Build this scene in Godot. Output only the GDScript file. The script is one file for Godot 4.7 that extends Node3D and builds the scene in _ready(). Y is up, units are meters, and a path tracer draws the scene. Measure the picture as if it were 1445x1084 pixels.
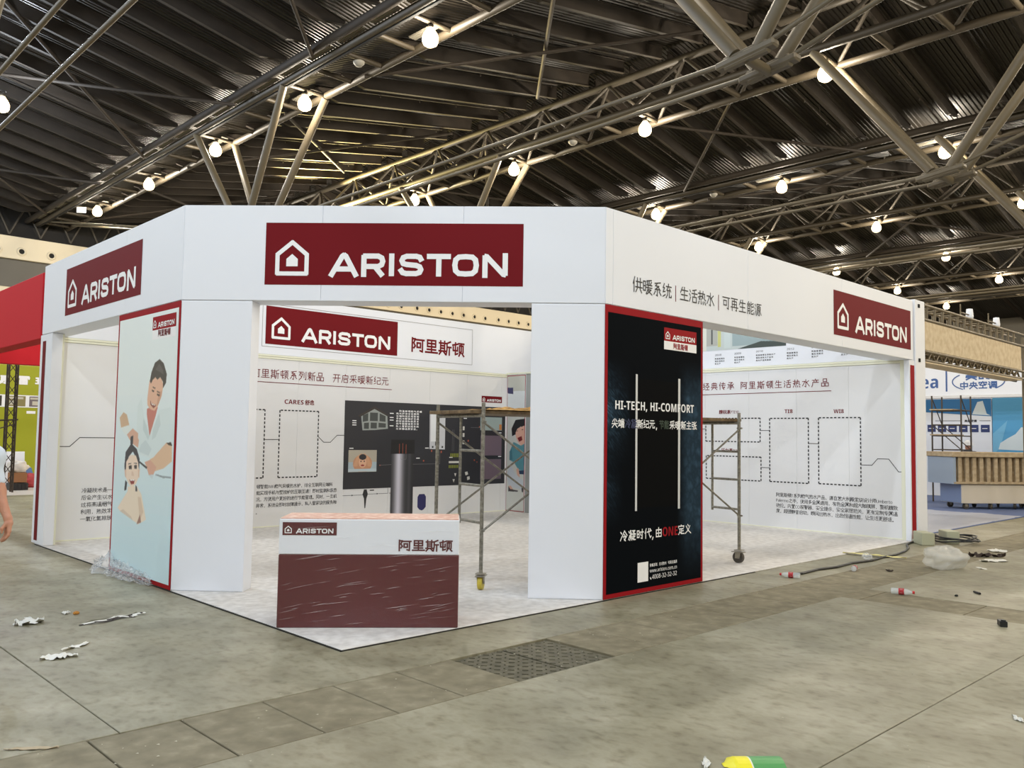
extends Node3D
# An exhibition hall during set-up: a white and dark red corner booth under a folded steel roof.
# x runs along the right side of the booth, -z along its left side; the front corner of its carpet is the origin.

const FASCIA_TOP := 4.0
const FASCIA_LOW := 3.0
const LEFT_LEN := 8.03
const RIGHT_LEN := 11.02
const CUT_L := 3.166
const CUT_R := 3.043
const ROW0 := 0.4          # x of the roof truss over the left aisle; the others follow every 8.7 m
const ROW_STEP := 8.7
const BAY0 := -4.75        # z of one lamp bay; the others follow every 6 m
const LAMP_Y := 11.5
const LAMP_POWER := 12.0

var mats := {}
var used := {}
var rng := RandomNumberGenerator.new()

# ------------------------------------------------------------------ mesh builder
class MB:
	var v := PackedVector3Array()
	var n := PackedVector3Array()
	var t := PackedVector2Array()
	var i := PackedInt32Array()
	func tri(a: Vector3, b: Vector3, c: Vector3) -> void:      # counter-clockwise seen from outside
		var nn := (b - a).cross(c - a).normalized()
		var k := v.size()
		v.append_array([a, b, c]); n.append_array([nn, nn, nn]); t.append_array([Vector2.ZERO, Vector2.ZERO, Vector2.ZERO])
		i.append_array([k, k + 2, k + 1])
	func quad(a: Vector3, b: Vector3, c: Vector3, d: Vector3) -> void:
		var nn := (c - a).cross(d - b).normalized()
		var k := v.size()
		v.append_array([a, b, c, d]); n.append_array([nn, nn, nn, nn])
		t.append_array([Vector2(0, 1), Vector2(1, 1), Vector2(1, 0), Vector2(0, 0)])
		i.append_array([k, k + 2, k + 1, k, k + 3, k + 2])
	func box(lo: Vector3, hi: Vector3, xf := Transform3D()) -> void:
		var p: Array[Vector3] = []
		for k in 8:
			p.append(xf * Vector3(hi.x if k & 1 else lo.x, hi.y if k & 2 else lo.y, hi.z if k & 4 else lo.z))
		quad(p[4], p[5], p[7], p[6]); quad(p[1], p[0], p[2], p[3]); quad(p[5], p[1], p[3], p[7])
		quad(p[0], p[4], p[6], p[2]); quad(p[6], p[7], p[3], p[2]); quad(p[0], p[1], p[5], p[4])
	func cbox(lo: Vector3, hi: Vector3, b: float, xf := Transform3D()) -> void:   # a box with bevelled edges
		var c := (lo + hi) / 2; var h := (hi - lo) / 2
		var g := func(sx: float, sy: float, sz: float, ax: int) -> Vector3:
			var q := Vector3(sx * (h.x - b), sy * (h.y - b), sz * (h.z - b))
			if ax == 0: q.x = sx * h.x
			elif ax == 1: q.y = sy * h.y
			else: q.z = sz * h.z
			return xf * (c + q)
		for s: float in [-1.0, 1.0]:
			var fx: Array = [g.call(s, -1, -1, 0), g.call(s, 1, -1, 0), g.call(s, 1, 1, 0), g.call(s, -1, 1, 0)]
			var fy: Array = [g.call(-1, s, -1, 1), g.call(-1, s, 1, 1), g.call(1, s, 1, 1), g.call(1, s, -1, 1)]
			var fz: Array = [g.call(-1, -1, s, 2), g.call(1, -1, s, 2), g.call(1, 1, s, 2), g.call(-1, 1, s, 2)]
			for f: Array in [fx, fy, fz]:
				if s > 0: quad(f[0], f[1], f[2], f[3])
				else: quad(f[3], f[2], f[1], f[0])
			for s2: float in [-1.0, 1.0]:
				var e := [[g.call(s, s2, -1, 0), g.call(s, s2, 1, 0), g.call(s, s2, 1, 1), g.call(s, s2, -1, 1)],
					[g.call(s, -1, s2, 0), g.call(s, 1, s2, 0), g.call(s, 1, s2, 2), g.call(s, -1, s2, 2)],
					[g.call(-1, s, s2, 1), g.call(1, s, s2, 1), g.call(1, s, s2, 2), g.call(-1, s, s2, 2)]]
				for q: Array in e:
					var m: Vector3 = (q[0] + q[1] + q[2] + q[3]) / 4 - xf * c
					if (q[2] - q[0]).cross(q[3] - q[1]).dot(m) > 0: quad(q[0], q[1], q[2], q[3])
					else: quad(q[3], q[2], q[1], q[0])
				for s3: float in [-1.0, 1.0]:
					var q0: Vector3 = g.call(s, s2, s3, 0); var q1: Vector3 = g.call(s, s2, s3, 1); var q2: Vector3 = g.call(s, s2, s3, 2)
					if (q1 - q0).cross(q2 - q0).dot(q0 - xf * c) > 0: tri(q0, q1, q2)
					else: tri(q2, q1, q0)
	func tube(a: Vector3, b: Vector3, r: float, seg := 10, r2 := -1.0, caps := true) -> void:
		if r2 < 0: r2 = r
		var w := (b - a).normalized()
		var u := w.cross(Vector3.UP if absf(w.y) < 0.9 else Vector3.RIGHT).normalized()
		var q := w.cross(u)
		var k := v.size()
		for s in seg + 1:
			var an := TAU * s / seg
			var dir := u * cos(an) + q * sin(an)
			v.append(a + dir * r); v.append(b + dir * r2)
			n.append(dir); n.append(dir)
			t.append(Vector2(float(s) / seg, 0)); t.append(Vector2(float(s) / seg, 1))
		for s in seg:
			var m := k + s * 2
			i.append_array([m, m + 3, m + 2, m, m + 1, m + 3])
		if caps:
			for s in seg:
				var d0 := u * cos(TAU * s / seg) + q * sin(TAU * s / seg)
				var d1 := u * cos(TAU * (s + 1) / seg) + q * sin(TAU * (s + 1) / seg)
				tri(b, b + d0 * r2, b + d1 * r2)
				tri(a, a + d1 * r, a + d0 * r)
	func path(pts: Array, r: float, seg := 8) -> void:
		for k in pts.size() - 1:
			tube(pts[k], pts[k + 1], r, seg)
			if k: ball(pts[k], r, 6, 4)
	func ball(c: Vector3, r: float, seg := 12, rings := 8, sc := Vector3.ONE) -> void:
		var prof := PackedVector2Array()
		for k in rings + 1:
			prof.append(Vector2(r * sin(PI * k / rings), -r * cos(PI * k / rings)))
		lathe(prof, Transform3D(Basis.from_scale(sc), c), seg)
	func lathe(prof: PackedVector2Array, xf := Transform3D(), seg := 16) -> void:   # (radius, height) from low to high
		var k := v.size()
		var m := prof.size()
		for s in seg + 1:
			var an := TAU * s / seg
			for j in m:
				var p0: Vector2 = prof[maxi(j - 1, 0)]; var p1: Vector2 = prof[mini(j + 1, m - 1)]
				var d := (p1 - p0).normalized()
				v.append(xf * Vector3(prof[j].x * cos(an), prof[j].y, prof[j].x * sin(an)))
				n.append((xf.basis * Vector3(d.y * cos(an), -d.x, d.y * sin(an))).normalized())
				t.append(Vector2(float(s) / seg, float(j) / m))
		for s in seg:
			for j in m - 1:
				var a := k + s * m + j; var b := a + m
				i.append_array([a, b, a + 1, b, b + 1, a + 1])
	func grid(p: Callable, ni: int, nj: int, ring := false) -> void:   # a smooth sheet over points p(i, j)
		var k := v.size()
		for a in ni + 1:
			for b in nj + 1:
				v.append(p.call(a % ni if ring else a, b)); n.append(Vector3.ZERO); t.append(Vector2(float(a) / ni, float(b) / nj))
		for a in ni:
			for b in nj:
				var q := k + a * (nj + 1) + b
				var e := q + nj + 1
				i.append_array([q, e, q + 1, e, e + 1, q + 1])
				var nn := (v[e + 1] - v[q]).cross(v[e] - v[q + 1])
				for c: int in [q, q + 1, e, e + 1]: n[c] += nn
		if ring:
			for b in nj + 1:
				var s := n[k + b] + n[k + ni * (nj + 1) + b]
				n[k + b] = s; n[k + ni * (nj + 1) + b] = s
		for c in range(k, v.size()): n[c] = n[c].normalized() if n[c].length() > 1e-12 else Vector3.UP
	func prism(poly: PackedVector2Array, lo: float, hi: float, xf := Transform3D()) -> void:   # poly in (x, z), raised along y
		var p := poly
		var area := 0.0
		for k in p.size():
			area += p[k].cross(p[(k + 1) % p.size()])
		if area < 0:
			p = p.duplicate(); p.reverse()
		var m := p.size()
		for k in m:
			var a := p[k]; var b := p[(k + 1) % m]
			quad(xf * Vector3(b.x, lo, b.y), xf * Vector3(a.x, lo, a.y), xf * Vector3(a.x, hi, a.y), xf * Vector3(b.x, hi, b.y))
		var ix := Geometry2D.triangulate_polygon(p)
		for k in range(0, ix.size(), 3):
			var a := p[ix[k]]; var b := p[ix[k + 1]]; var c := p[ix[k + 2]]
			if (b - a).cross(c - a) < 0:
				var s := b; b = c; c = s
			tri(xf * Vector3(a.x, hi, a.y), xf * Vector3(c.x, hi, c.y), xf * Vector3(b.x, hi, b.y))
			tri(xf * Vector3(a.x, lo, a.y), xf * Vector3(b.x, lo, b.y), xf * Vector3(c.x, lo, c.y))
	func mesh() -> ArrayMesh:
		var arr := []
		arr.resize(Mesh.ARRAY_MAX)
		arr[Mesh.ARRAY_VERTEX] = v; arr[Mesh.ARRAY_NORMAL] = n; arr[Mesh.ARRAY_TEX_UV] = t; arr[Mesh.ARRAY_INDEX] = i
		var m := ArrayMesh.new()
		m.add_surface_from_arrays(Mesh.PRIMITIVE_TRIANGLES, arr)
		return m

# a flat face that print lies on: origin, right, up, outward
class Face:
	var o: Vector3; var u: Vector3; var n: Vector3
	var layer := 0
	func _init(origin: Vector3, right: Vector3, out: Vector3) -> void:
		o = origin; u = right; n = out
	func p(a: float, b: float, h := 0.002) -> Vector3:
		return o + u * a + Vector3.UP * b + n * h
	func rect(m: MB, a0: float, b0: float, a1: float, b1: float, h := 0.002) -> void:
		m.quad(p(a0, b0, h), p(a1, b0, h), p(a1, b1, h), p(a0, b1, h))
	func slab(m: MB, a0: float, b0: float, a1: float, b1: float, h0: float, h1: float, bevel := 0.0) -> void:
		var xf := Transform3D(Basis(u, Vector3.UP, n), o)
		if bevel > 0: m.cbox(Vector3(a0, b0, h0), Vector3(a1, b1, h1), bevel, xf)
		else: m.box(Vector3(a0, b0, h0), Vector3(a1, b1, h1), xf)
	func poly(m: MB, pts: PackedVector2Array, h := 0.002) -> void:
		var ix := Geometry2D.triangulate_polygon(pts)
		for k in range(0, ix.size(), 3):
			var a := pts[ix[k]]; var b := pts[ix[k + 1]]; var c := pts[ix[k + 2]]
			if (b - a).cross(c - a) < 0:
				var s := b; b = c; c = s
			m.tri(p(a.x, a.y, h), p(b.x, b.y, h), p(c.x, c.y, h))
	func line(m: MB, a: Vector2, b: Vector2, w: float, h := 0.002, ext := 0.0) -> void:
		var d := (b - a).normalized() if a != b else Vector2.RIGHT
		var q := Vector2(-d.y, d.x) * w / 2
		a -= d * ext; b += d * ext
		layer = (layer + 1) % 12
		h += layer * 0.00018          # crossing strokes lie over one another like coats of ink
		m.quad(p(a.x - q.x, a.y - q.y, h), p(b.x - q.x, b.y - q.y, h), p(b.x + q.x, b.y + q.y, h), p(a.x + q.x, a.y + q.y, h))
	func dash(m: MB, a: Vector2, b: Vector2, w: float, on: float, off: float) -> void:
		var len := a.distance_to(b)
		var d := (b - a) / len
		var s := 0.0
		while s < len:
			line(m, a + d * s, a + d * minf(s + on, len), w)
			s += on + off
	func dash_box(m: MB, a0: float, b0: float, a1: float, b1: float) -> void:
		for e: Array in [[a0, b0, a1, b0], [a1, b0, a1, b1], [a1, b1, a0, b1], [a0, b1, a0, b0]]:
			dash(m, Vector2(e[0], e[1]), Vector2(e[2], e[3]), 0.022, 0.045, 0.026)

# ------------------------------------------------------------------ naming and tagging
func numbered(called: String) -> String:
	if not used.has(called):
		used[called] = 0
		return called
	used[called] += 1
	return "%s_%03d" % [called, used[called]]

func thing(called: String, label: String, category: String, at := Vector3.ZERO, turn := 0.0, group := "") -> Node3D:
	var o := Node3D.new()
	o.name = numbered(called)
	add_child(o, true)
	o.position = at
	o.rotation.y = turn
	o.set_meta("label", label); o.set_meta("category", category)
	if group: o.set_meta("group", group)
	return o

func structure(called: String, label := "") -> Node3D:
	var o := Node3D.new()
	o.name = numbered(called)
	add_child(o, true)
	o.set_meta("kind", "structure")
	if label: o.set_meta("label", label)
	return o

func part(parent: Node, called: String, m, mat: Material, xf := Transform3D(), label := "") -> MeshInstance3D:
	var o := MeshInstance3D.new()
	o.name = called
	o.mesh = m.mesh() if m is MB else m
	o.material_override = mat
	o.transform = xf
	parent.add_child(o, true)
	if label: o.set_meta("label", label)
	return o

# ------------------------------------------------------------------ materials
func mat(called: String, c: Color, rough := 0.6, metal := 0.0) -> StandardMaterial3D:
	if mats.has(called): return mats[called]
	var m := StandardMaterial3D.new()
	m.resource_name = called
	m.albedo_color = c
	m.roughness = rough
	m.metallic = metal
	mats[called] = m
	return m

func c8(r: int, g: int, b: int, a := 255) -> Color:
	return Color8(r, g, b, a)

func noise_tex(freq: float, stops: Array, seed_ := 1, octaves := 4, size := 512, normal := 0.0) -> NoiseTexture2D:
	var f := FastNoiseLite.new()
	f.noise_type = FastNoiseLite.TYPE_SIMPLEX_SMOOTH
	f.seed = seed_
	f.frequency = freq
	f.fractal_octaves = octaves
	var t := NoiseTexture2D.new()
	t.width = size; t.height = size
	t.seamless = true
	t.generate_mipmaps = false
	if normal > 0:
		t.as_normal_map = true; t.bump_strength = normal
	else:
		var g := Gradient.new()
		g.offsets = PackedFloat32Array(); g.colors = PackedColorArray()
		var off := PackedFloat32Array(); var col := PackedColorArray()
		for s: Array in stops:
			off.append(s[0]); col.append(s[1])
		g.offsets = off; g.colors = col
		t.color_ramp = g
	t.noise = f
	return t

func textured(called: String, tex: Texture2D, scale: float, rough: float, metal := 0.0) -> StandardMaterial3D:
	if mats.has(called): return mats[called]
	var m := mat(called, Color.WHITE, rough, metal)
	m.albedo_texture = tex
	m.uv1_triplanar = true; m.uv1_world_triplanar = true
	m.uv1_scale = Vector3.ONE * scale
	return m

func glow(called: String, c: Color, e: float) -> StandardMaterial3D:
	var m := mat(called, c, 0.4)
	m.emission_enabled = true; m.emission = c; m.emission_energy_multiplier = e
	return m

func clear(called: String, c: Color, rough: float) -> StandardMaterial3D:
	var m := mat(called, c, rough)
	m.transparency = BaseMaterial3D.TRANSPARENCY_ALPHA
	return m

# ------------------------------------------------------------------ lettering
# Characters drawn stroke by stroke on a 100 x 100 square, y down; a name in front of four numbers sets another character into that box.
const GLYPH := {
"口": [[10,10,90,10,90,90,10,90,10,10]], "日": [[12,5,88,5,88,95,12,95,12,5],[12,50,88,50]],
"目": [[12,3,88,3,88,97,12,97,12,3],[12,34,88,34],[12,66,88,66]], "田": [[8,8,92,8,92,92,8,92,8,8],[8,50,92,50],[50,8,50,92]],
"月": [[20,4,20,70,4,98],[20,4,88,4,88,94,66,90],[20,34,88,34],[20,62,88,62]], "王": [[8,10,92,10],[12,48,88,48],[50,10,50,90],[2,90,98,90]],
"氵": [[30,8,62,22],[12,38,48,50],[12,96,62,62]], "亻": [[72,0,16,46],[48,28,48,100]], "扌": [[8,22,92,22],[54,0,54,95,26,88],[6,68,94,45]],
"讠": [[30,4,58,18],[10,38,56,38,56,92,92,72]], "木": [[0,30,100,30],[50,0,50,100],[48,32,5,80],[52,32,95,80]],
"火": [[50,0,50,40,0,100],[50,40,100,100],[20,25,10,50],[82,25,95,50]], "纟": [[52,0,14,30,58,30,10,62,76,56],[6,94,82,80]],
"阝": [[18,0,18,100],[18,6,84,6,52,36,86,58,54,74]], "辶": [[10,12,24,26],[2,44,22,44,20,80,4,92],[20,80,46,94,100,95]],
"宀": [[50,0,50,26],[4,80,4,34,96,34,92,74]], "艹": [[0,50,100,50],[30,10,30,95],[70,10,70,95]], "攵": [[38,0,6,50],[26,28,98,28],[80,28,6,100],[24,48,98,100]],
"竹": [[22,5,6,60],[14,35,46,35],[28,40,36,80],[66,5,52,60],[60,35,98,35],[74,40,82,80]], "灬": [[12,10,2,95],[36,10,40,90],[62,10,68,90],[86,10,98,95]],
"页": [[0,6,100,6],[50,6,42,22],[16,22,16,74],[16,22,84,22,84,74],[50,34,50,62,8,100],[60,78,98,100]], "斤": [[88,0,16,14],[16,14,16,60,0,100],[16,42,100,42],[66,42,66,100]],
"刂": [[18,14,18,72],[86,0,86,98,54,90]], "寸": [[0,28,100,28],[70,2,70,95,45,88],[20,48,40,70]], "禾": [[80,2,20,12],[0,30,100,30],[50,8,50,98],[48,34,6,80],[54,34,96,70]],
"米": [[0,44,100,44],[50,0,50,100],[14,8,30,34],[88,8,70,34],[46,46,4,92],[54,46,96,92]], "钅": [[50,0,5,40],[35,20,95,20],[20,45,90,45],[10,65,90,65],[52,45,52,95,95,80]],
"阿": [["阝",2,4,36,96],[36,14,99,14],[87,14,87,94,68,88],["口",42,32,74,70]], "里": [[18,8,82,8,82,52,18,52,18,8],[18,30,82,30],[50,8,50,92],[16,72,84,72],[3,92,97,92]],
"斯": [[3,18,57,18],[14,4,14,74],[46,4,46,74],[14,36,46,36],[14,54,46,54],[1,74,58,74],[17,80,4,98],[41,80,55,96],["斤",60,4,99,98]],
"顿": [[4,24,46,14],[9,36,9,62,45,62],[45,36,45,62],[27,6,27,90,48,82],["页",54,4,99,98]],
"供": [["亻",2,2,30,98],[36,30,98,30],[50,6,50,66],[80,6,80,66],[30,66,100,66],[50,74,34,98],[78,74,96,98]],
"暖": [["日",3,14,32,80],[92,4,42,12],[46,18,53,30],[66,16,68,28],[92,16,82,30],[40,38,97,38],[37,55,99,55],[60,38,54,68,36,98],[52,68,88,68,44,98],[58,76,98,98]],
"系": [[84,6,22,16],[46,16,28,32,66,32,26,56,78,54],[64,42,82,60],[50,56,50,98,38,92],[28,68,12,90],[70,66,90,88]],
"统": [["纟",2,4,36,96],[66,2,66,18],[40,20,98,20],[62,22,48,46,88,44],[78,32,92,52],[58,52,56,74,40,96],[76,52,76,90,98,90,98,78]],
"生": [[28,6,8,44],[22,26,90,26],[52,4,52,92],[16,58,86,58],[4,92,96,92]], "活": [["氵",2,6,30,96],[88,4,44,14],[34,34,98,34],[66,12,66,58],["口",38,54,94,99]],
"热": [[4,22,44,22],[26,4,26,66,14,60],[4,50,46,40],[48,22,84,22,84,60,98,66],[64,4,62,34,44,66],[52,38,66,52],["灬",4,76,98,98]],
"水": [[50,4,50,96,36,88],[6,28,40,28,6,84],[88,20,58,44],[56,36,96,88]], "可": [[4,12,96,12],[80,12,80,94,60,88],["口",12,30,58,72]],
"再": [[6,8,94,8],[20,28,20,98],[20,28,80,28,80,96,66,92],[50,8,50,72],[20,50,80,50],[2,72,98,72]],
"能": [[30,4,10,26,46,22],[38,14,48,30],["月",6,34,46,98],[62,4,62,40,96,40,96,30],[94,12,62,24],[62,52,62,94,96,94,96,82],[94,62,62,76]],
"源": [["氵",2,6,28,96],[36,10,98,10],[40,10,40,60,28,98],["日",48,26,92,58],[70,14,62,26],[70,58,70,96,60,92],[54,66,42,90],[84,66,98,88]],
"列": [[4,10,58,10],[30,10,8,48],[20,30,52,30,36,70,8,98],[22,46,34,60],["刂",62,6,98,96]],
"新": [[28,2,32,12],[4,16,54,16],[16,20,22,34],[42,20,36,34],[2,38,56,38],[6,56,54,56],[29,38,29,98],[26,60,6,86],[34,62,52,82],["斤",60,4,99,98]],
"品": [["口",22,2,78,44],["口",2,50,48,99],["口",52,50,98,99]], "开": [[8,12,92,12],[2,50,98,50],[32,12,32,56,8,98],[70,12,70,98]],
"启": [[50,2,56,12],[18,18,90,18,90,46,18,46],[18,18,18,56,4,98],["口",28,56,92,99]], "采": [[86,4,14,16],[20,22,26,38],[48,20,50,36],[84,18,72,38],[4,52,96,52],[50,40,50,98],[46,54,8,92],[54,54,94,90]],
"纪": [["纟",2,4,40,96],[50,14,92,14,92,50,50,50],[50,50,50,90,98,90,98,72]], "元": [[18,10,82,10],[4,38,96,38],[36,38,32,66,6,98],[62,38,62,92,96,92,96,76]],
"经": [["纟",2,4,38,96],[44,10,88,10,40,50],[62,26,96,50],[46,60,94,60],[70,60,70,94],[40,94,98,94]],
"典": [[16,14,16,68],[84,14,84,68],[16,14,84,14],[38,2,38,68],[62,2,62,68],[16,40,84,40],[2,68,98,68],[34,76,10,98],[66,76,92,98]],
"传": [["亻",2,2,30,98],[38,18,92,18],[32,42,98,42],[64,2,50,66,88,66,64,84],[52,78,76,98]],
"承": [[22,8,78,8,52,24],[52,24,52,96,36,90],[34,40,68,40],[32,56,70,56],[28,72,74,72],[4,34,28,34,6,84],[92,28,72,48],[70,40,98,82]],
"产": [[50,2,54,14],[10,18,92,18],[30,24,36,38],[70,24,62,38],[16,44,92,44],[18,44,16,70,4,98]],
"舒": [[26,2,2,32],[26,2,52,30],[14,34,40,34],[4,50,52,50],[27,34,27,66],["口",4,62,52,99],[58,10,94,10,74,28],[66,28,84,40],[54,46,98,46,90,58],[76,46,76,96,60,90]],
"逸": [["辶",0,4,100,98],[52,2,38,18],[46,10,76,10,64,22],[36,24,90,24,90,46,36,46,36,24],[62,24,62,46],[56,46,36,78],[66,46,66,76,94,76,94,64]],
"精": [["米",2,4,40,98],[46,12,96,12],[46,26,96,26],[42,42,100,42],[70,2,70,42],["月",48,50,96,98]],
"锐": [["钅",2,2,38,98],[54,4,60,18],[90,4,82,18],["口",50,20,94,52],[62,50,60,72,44,98],[78,50,78,92,98,92,98,76]],
"压": [[8,8,96,8],[12,8,12,60,2,98],[26,46,92,46],[58,20,58,90],[18,90,98,90],[72,60,84,74]], "力": [[6,30,88,30,84,90,60,84],[46,4,44,40,6,96]],
"尖": [[50,2,50,36],[30,12,14,36],[68,10,88,34],[4,56,96,56],[50,40,48,60,8,98],[52,60,94,98]],
"端": [[20,4,26,16],[2,24,44,24],[10,36,18,70],[38,34,28,72],[2,82,46,70],[54,8,54,32,94,32,94,8],[74,2,74,32],[48,46,100,46],[72,46,66,60],[52,60,52,98],[52,60,96,60,96,96],[67,60,67,92],[81,60,81,92]],
"主": [[46,2,56,14],[10,24,90,24],[16,56,84,56],[50,24,50,92],[2,92,98,92]],
"张": [[6,12,40,12,40,36,8,36,6,60,42,60,38,94,18,90],[92,6,62,34],[48,46,98,46],[58,4,58,94,78,82],[66,46,98,94]],
"冷": [[8,12,22,28],[4,92,24,56],[62,2,34,48],[62,2,98,46],[58,36,70,48],[44,58,88,58,60,92],[56,78,76,98]],
"凝": [[4,12,14,26],[2,92,18,52],[38,6,26,18],[26,4,26,30,46,30],[30,40,24,54],[28,46,48,46],[20,66,50,66],[36,46,34,70,20,98],[38,74,48,92],[56,8,92,8,72,26],[66,18,80,32],[54,40,98,40,92,52],[76,40,76,90],[62,58,60,78,48,98],[76,66,94,66],[62,84,76,96,100,96]],
"时": [["日",4,12,40,84],[46,30,98,30],[80,4,80,94,62,88],[56,46,68,66]], "代": [["亻",2,2,32,98],[36,38,98,26],[58,4,66,60,84,94,98,80],[78,6,90,20]],
"由": [[12,26,88,26,88,94,12,94,12,26],[50,4,50,94],[12,60,88,60]], "定": [["宀",4,2,96,36],[20,42,82,42],[52,42,52,88],[52,64,84,64],[30,56,26,74,6,98],[26,74,50,90,98,94]],
"义": [[46,4,58,20],[20,18,54,66,96,96],[82,18,52,64,4,96]], "美": [[30,2,38,14],[70,2,62,14],[12,18,88,18],[18,34,82,34],[6,50,94,50],[50,18,50,50],[4,68,96,68],[50,54,46,72,6,98],[54,70,94,98]],
"的": [[26,2,16,18],["日",4,18,46,94],[64,2,50,40],[58,24,96,24,92,94,74,88],[62,46,76,64]], "中": [[10,24,90,24,90,66,10,66,10,24],[50,2,50,98]],
"央": [[20,22,80,22,80,54],[20,22,20,54],[4,54,96,54],[50,4,50,56,8,98],[52,56,94,98]], "空": [["宀",4,2,96,32],[38,24,14,46],[62,24,64,40,90,42],[22,54,78,54],[50,54,50,92],[6,92,94,92]],
"调": [["讠",0,4,36,98],[42,8,42,70,32,98],[42,8,96,8,96,94,82,90],[54,24,84,24],[69,14,69,44],[50,44,88,44],["口",54,56,84,82]], "节": [["艹",6,2,94,26],[12,40,86,40,84,74,70,70],[48,40,48,98]],
"雷": [[8,6,92,6],[4,34,4,18,96,18,94,34],[50,6,50,46],[22,28,40,30],[22,40,40,42],[60,28,78,30],[60,40,78,42],["田",16,52,84,98]], "环": [["王",2,8,40,90],[46,12,98,12],[74,12,46,58],[72,34,72,98],[80,40,96,60]],
"技": [["扌",2,2,38,98],[44,22,98,22],[70,2,70,46],[46,46,90,46,44,98],[52,58,96,98]], "术": [["木",4,4,96,98],[70,8,84,20]],
"是": [["日",22,2,78,40],[4,52,96,52],[52,52,52,88],[52,68,84,68],[30,60,6,98],[26,78,50,92,98,94]], "一": [[3,50,97,50]], "后": [[86,4,18,14],[18,14,18,56,4,98],[18,34,96,34],["口",36,54,86,98]],
"会": [[50,2,4,42],[50,2,96,42],[30,44,70,44],[12,64,90,64],[46,64,22,92,78,88],[64,76,88,98]], "以": [[16,14,16,76,42,60],[46,18,58,36],[84,8,76,54,36,98],[70,62,94,96]],
"过": [["辶",0,4,100,98],[36,26,96,26],[76,4,76,76,60,70],[46,40,56,56]], "将": [[14,20,22,40],[30,4,30,98],[4,74,30,56],[60,4,42,30],[56,14,90,14,50,44],["寸",40,48,98,98]],
"高": [[50,0,50,12],[4,14,96,14],["口",28,20,72,42],[10,50,10,98],[10,50,90,50,90,94],["口",30,62,70,86]], "温": [["氵",2,6,28,96],["日",42,6,88,46],[38,56,92,56,92,92],[38,56,38,92],[56,56,56,92],[74,56,74,92],[28,93,100,93]],
"烟": [["火",0,4,38,98],[46,10,96,10,96,96,46,96,46,10],[54,40,88,40],[71,22,71,42,56,74],[72,44,88,74]], "气": [[28,2,6,34],[22,18,92,18],[20,36,84,36],[10,54,76,54,80,90,98,96,98,80]],
"利": [[44,4,12,12],[2,30,56,30],[28,8,28,98],[26,34,4,76],[32,36,54,66],["刂",60,6,98,96]], "用": [[16,8,16,66,4,98],[16,8,88,8,88,96,72,92],[16,36,88,36],[16,64,88,64],[52,8,52,96]],
"效": [[24,2,28,14],[2,18,50,18],[16,26,4,46],[36,26,50,44],[40,46,6,98],[10,56,48,94],["攵",52,2,100,98]], "率": [[50,0,50,10],[8,12,92,12],[54,14,36,32,62,32,34,56,68,54],[10,22,24,34],[90,22,76,34],[4,72,96,72],[50,60,50,98]],
"氧": [[28,2,6,30],[22,14,92,14],[22,26,84,26],[12,38,78,38,82,90,98,96,98,82],[14,58,66,58],[18,72,62,72],[8,86,70,86],[40,46,40,98]], "化": [["亻",2,2,34,98],[88,20,46,56],[56,4,56,90,96,90,96,72]],
"氮": [[28,2,6,30],[22,14,92,14],[22,26,84,26],[12,38,78,38,82,90,98,96,98,82],["火",14,44,66,70],["火",14,70,66,98]], "排": [["扌",2,2,36,98],[56,4,56,98],[76,4,76,98],[40,24,56,24],[40,48,56,48],[38,72,56,72],[76,24,96,24],[76,48,96,48],[76,72,98,72]],
"放": [[24,2,28,14],[2,20,48,20],[20,20,18,60,4,98],[18,46,42,46,40,94,26,90],["攵",50,2,100,98]], "智": [[18,2,6,24],[12,12,46,12],[2,28,50,28],[28,12,26,30,4,52],[30,34,46,50],["口",58,8,94,44],["日",22,58,78,98]],
"燃": [["火",0,4,32,98],[46,4,34,34],[40,16,62,16,36,62],[64,26,98,26],[82,6,80,30,62,62],[82,30,98,60],["灬",34,76,98,98]], "炉": [["火",0,4,42,98],[68,2,76,12],[52,22,92,22,92,50,52,50],[52,22,52,60,42,98]],
"结": [["纟",2,4,38,96],[42,20,98,20],[70,4,70,44],[46,44,94,44],["口",50,58,90,96]], "合": [[50,2,4,44],[50,2,96,44],[30,46,70,46],["口",22,58,78,98]], "互": [[6,8,94,8],[36,8,24,62,70,62],[32,34,74,34,62,92],[2,92,98,92]],
"联": [[2,8,48,8],[10,8,10,80],[38,8,38,98],[10,30,38,30],[10,52,38,52],[0,82,48,72],[60,4,66,18],[90,4,82,18],[52,28,98,28],[48,52,100,52],[74,28,74,54,50,98],[76,54,98,96]],
"网": [[10,6,10,98],[10,6,90,6,90,94,76,90],[22,24,44,70],[44,20,20,76],[56,24,78,70],[78,20,54,76]], "云": [[18,12,82,12],[2,42,98,42],[44,42,18,88,80,84],[64,66,88,98]], "科": [["禾",0,2,48,98],[58,14,68,28],[56,40,66,54],[50,70,100,62],[82,2,82,98]],
"实": [["宀",4,2,96,34],[26,40,40,50],[20,54,36,64],[2,72,98,72],[54,38,52,72,8,98],[58,74,90,98]], "现": [["王",2,8,40,90],[50,8,50,62],[50,8,92,8,92,62],[71,22,71,60,46,98],[76,64,76,92,98,92,98,78]], "手": [[82,4,18,14],[10,34,90,34],[2,58,98,58],[54,10,54,96,36,90]],
"机": [["木",0,2,44,98],[56,8,56,60,44,98],[56,8,84,8,84,90,98,90,98,76]], "与": [[30,4,26,40],[30,20,88,20],[26,40,84,40,80,94,60,88],[2,66,70,66]], "壁": [[8,6,40,6,40,20,8,20],[8,6,8,34,2,52],["口",16,30,40,50],[50,10,96,10],[48,30,98,30],[72,0,72,58],[22,72,78,72],[50,60,50,94],[4,94,96,94]],
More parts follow.
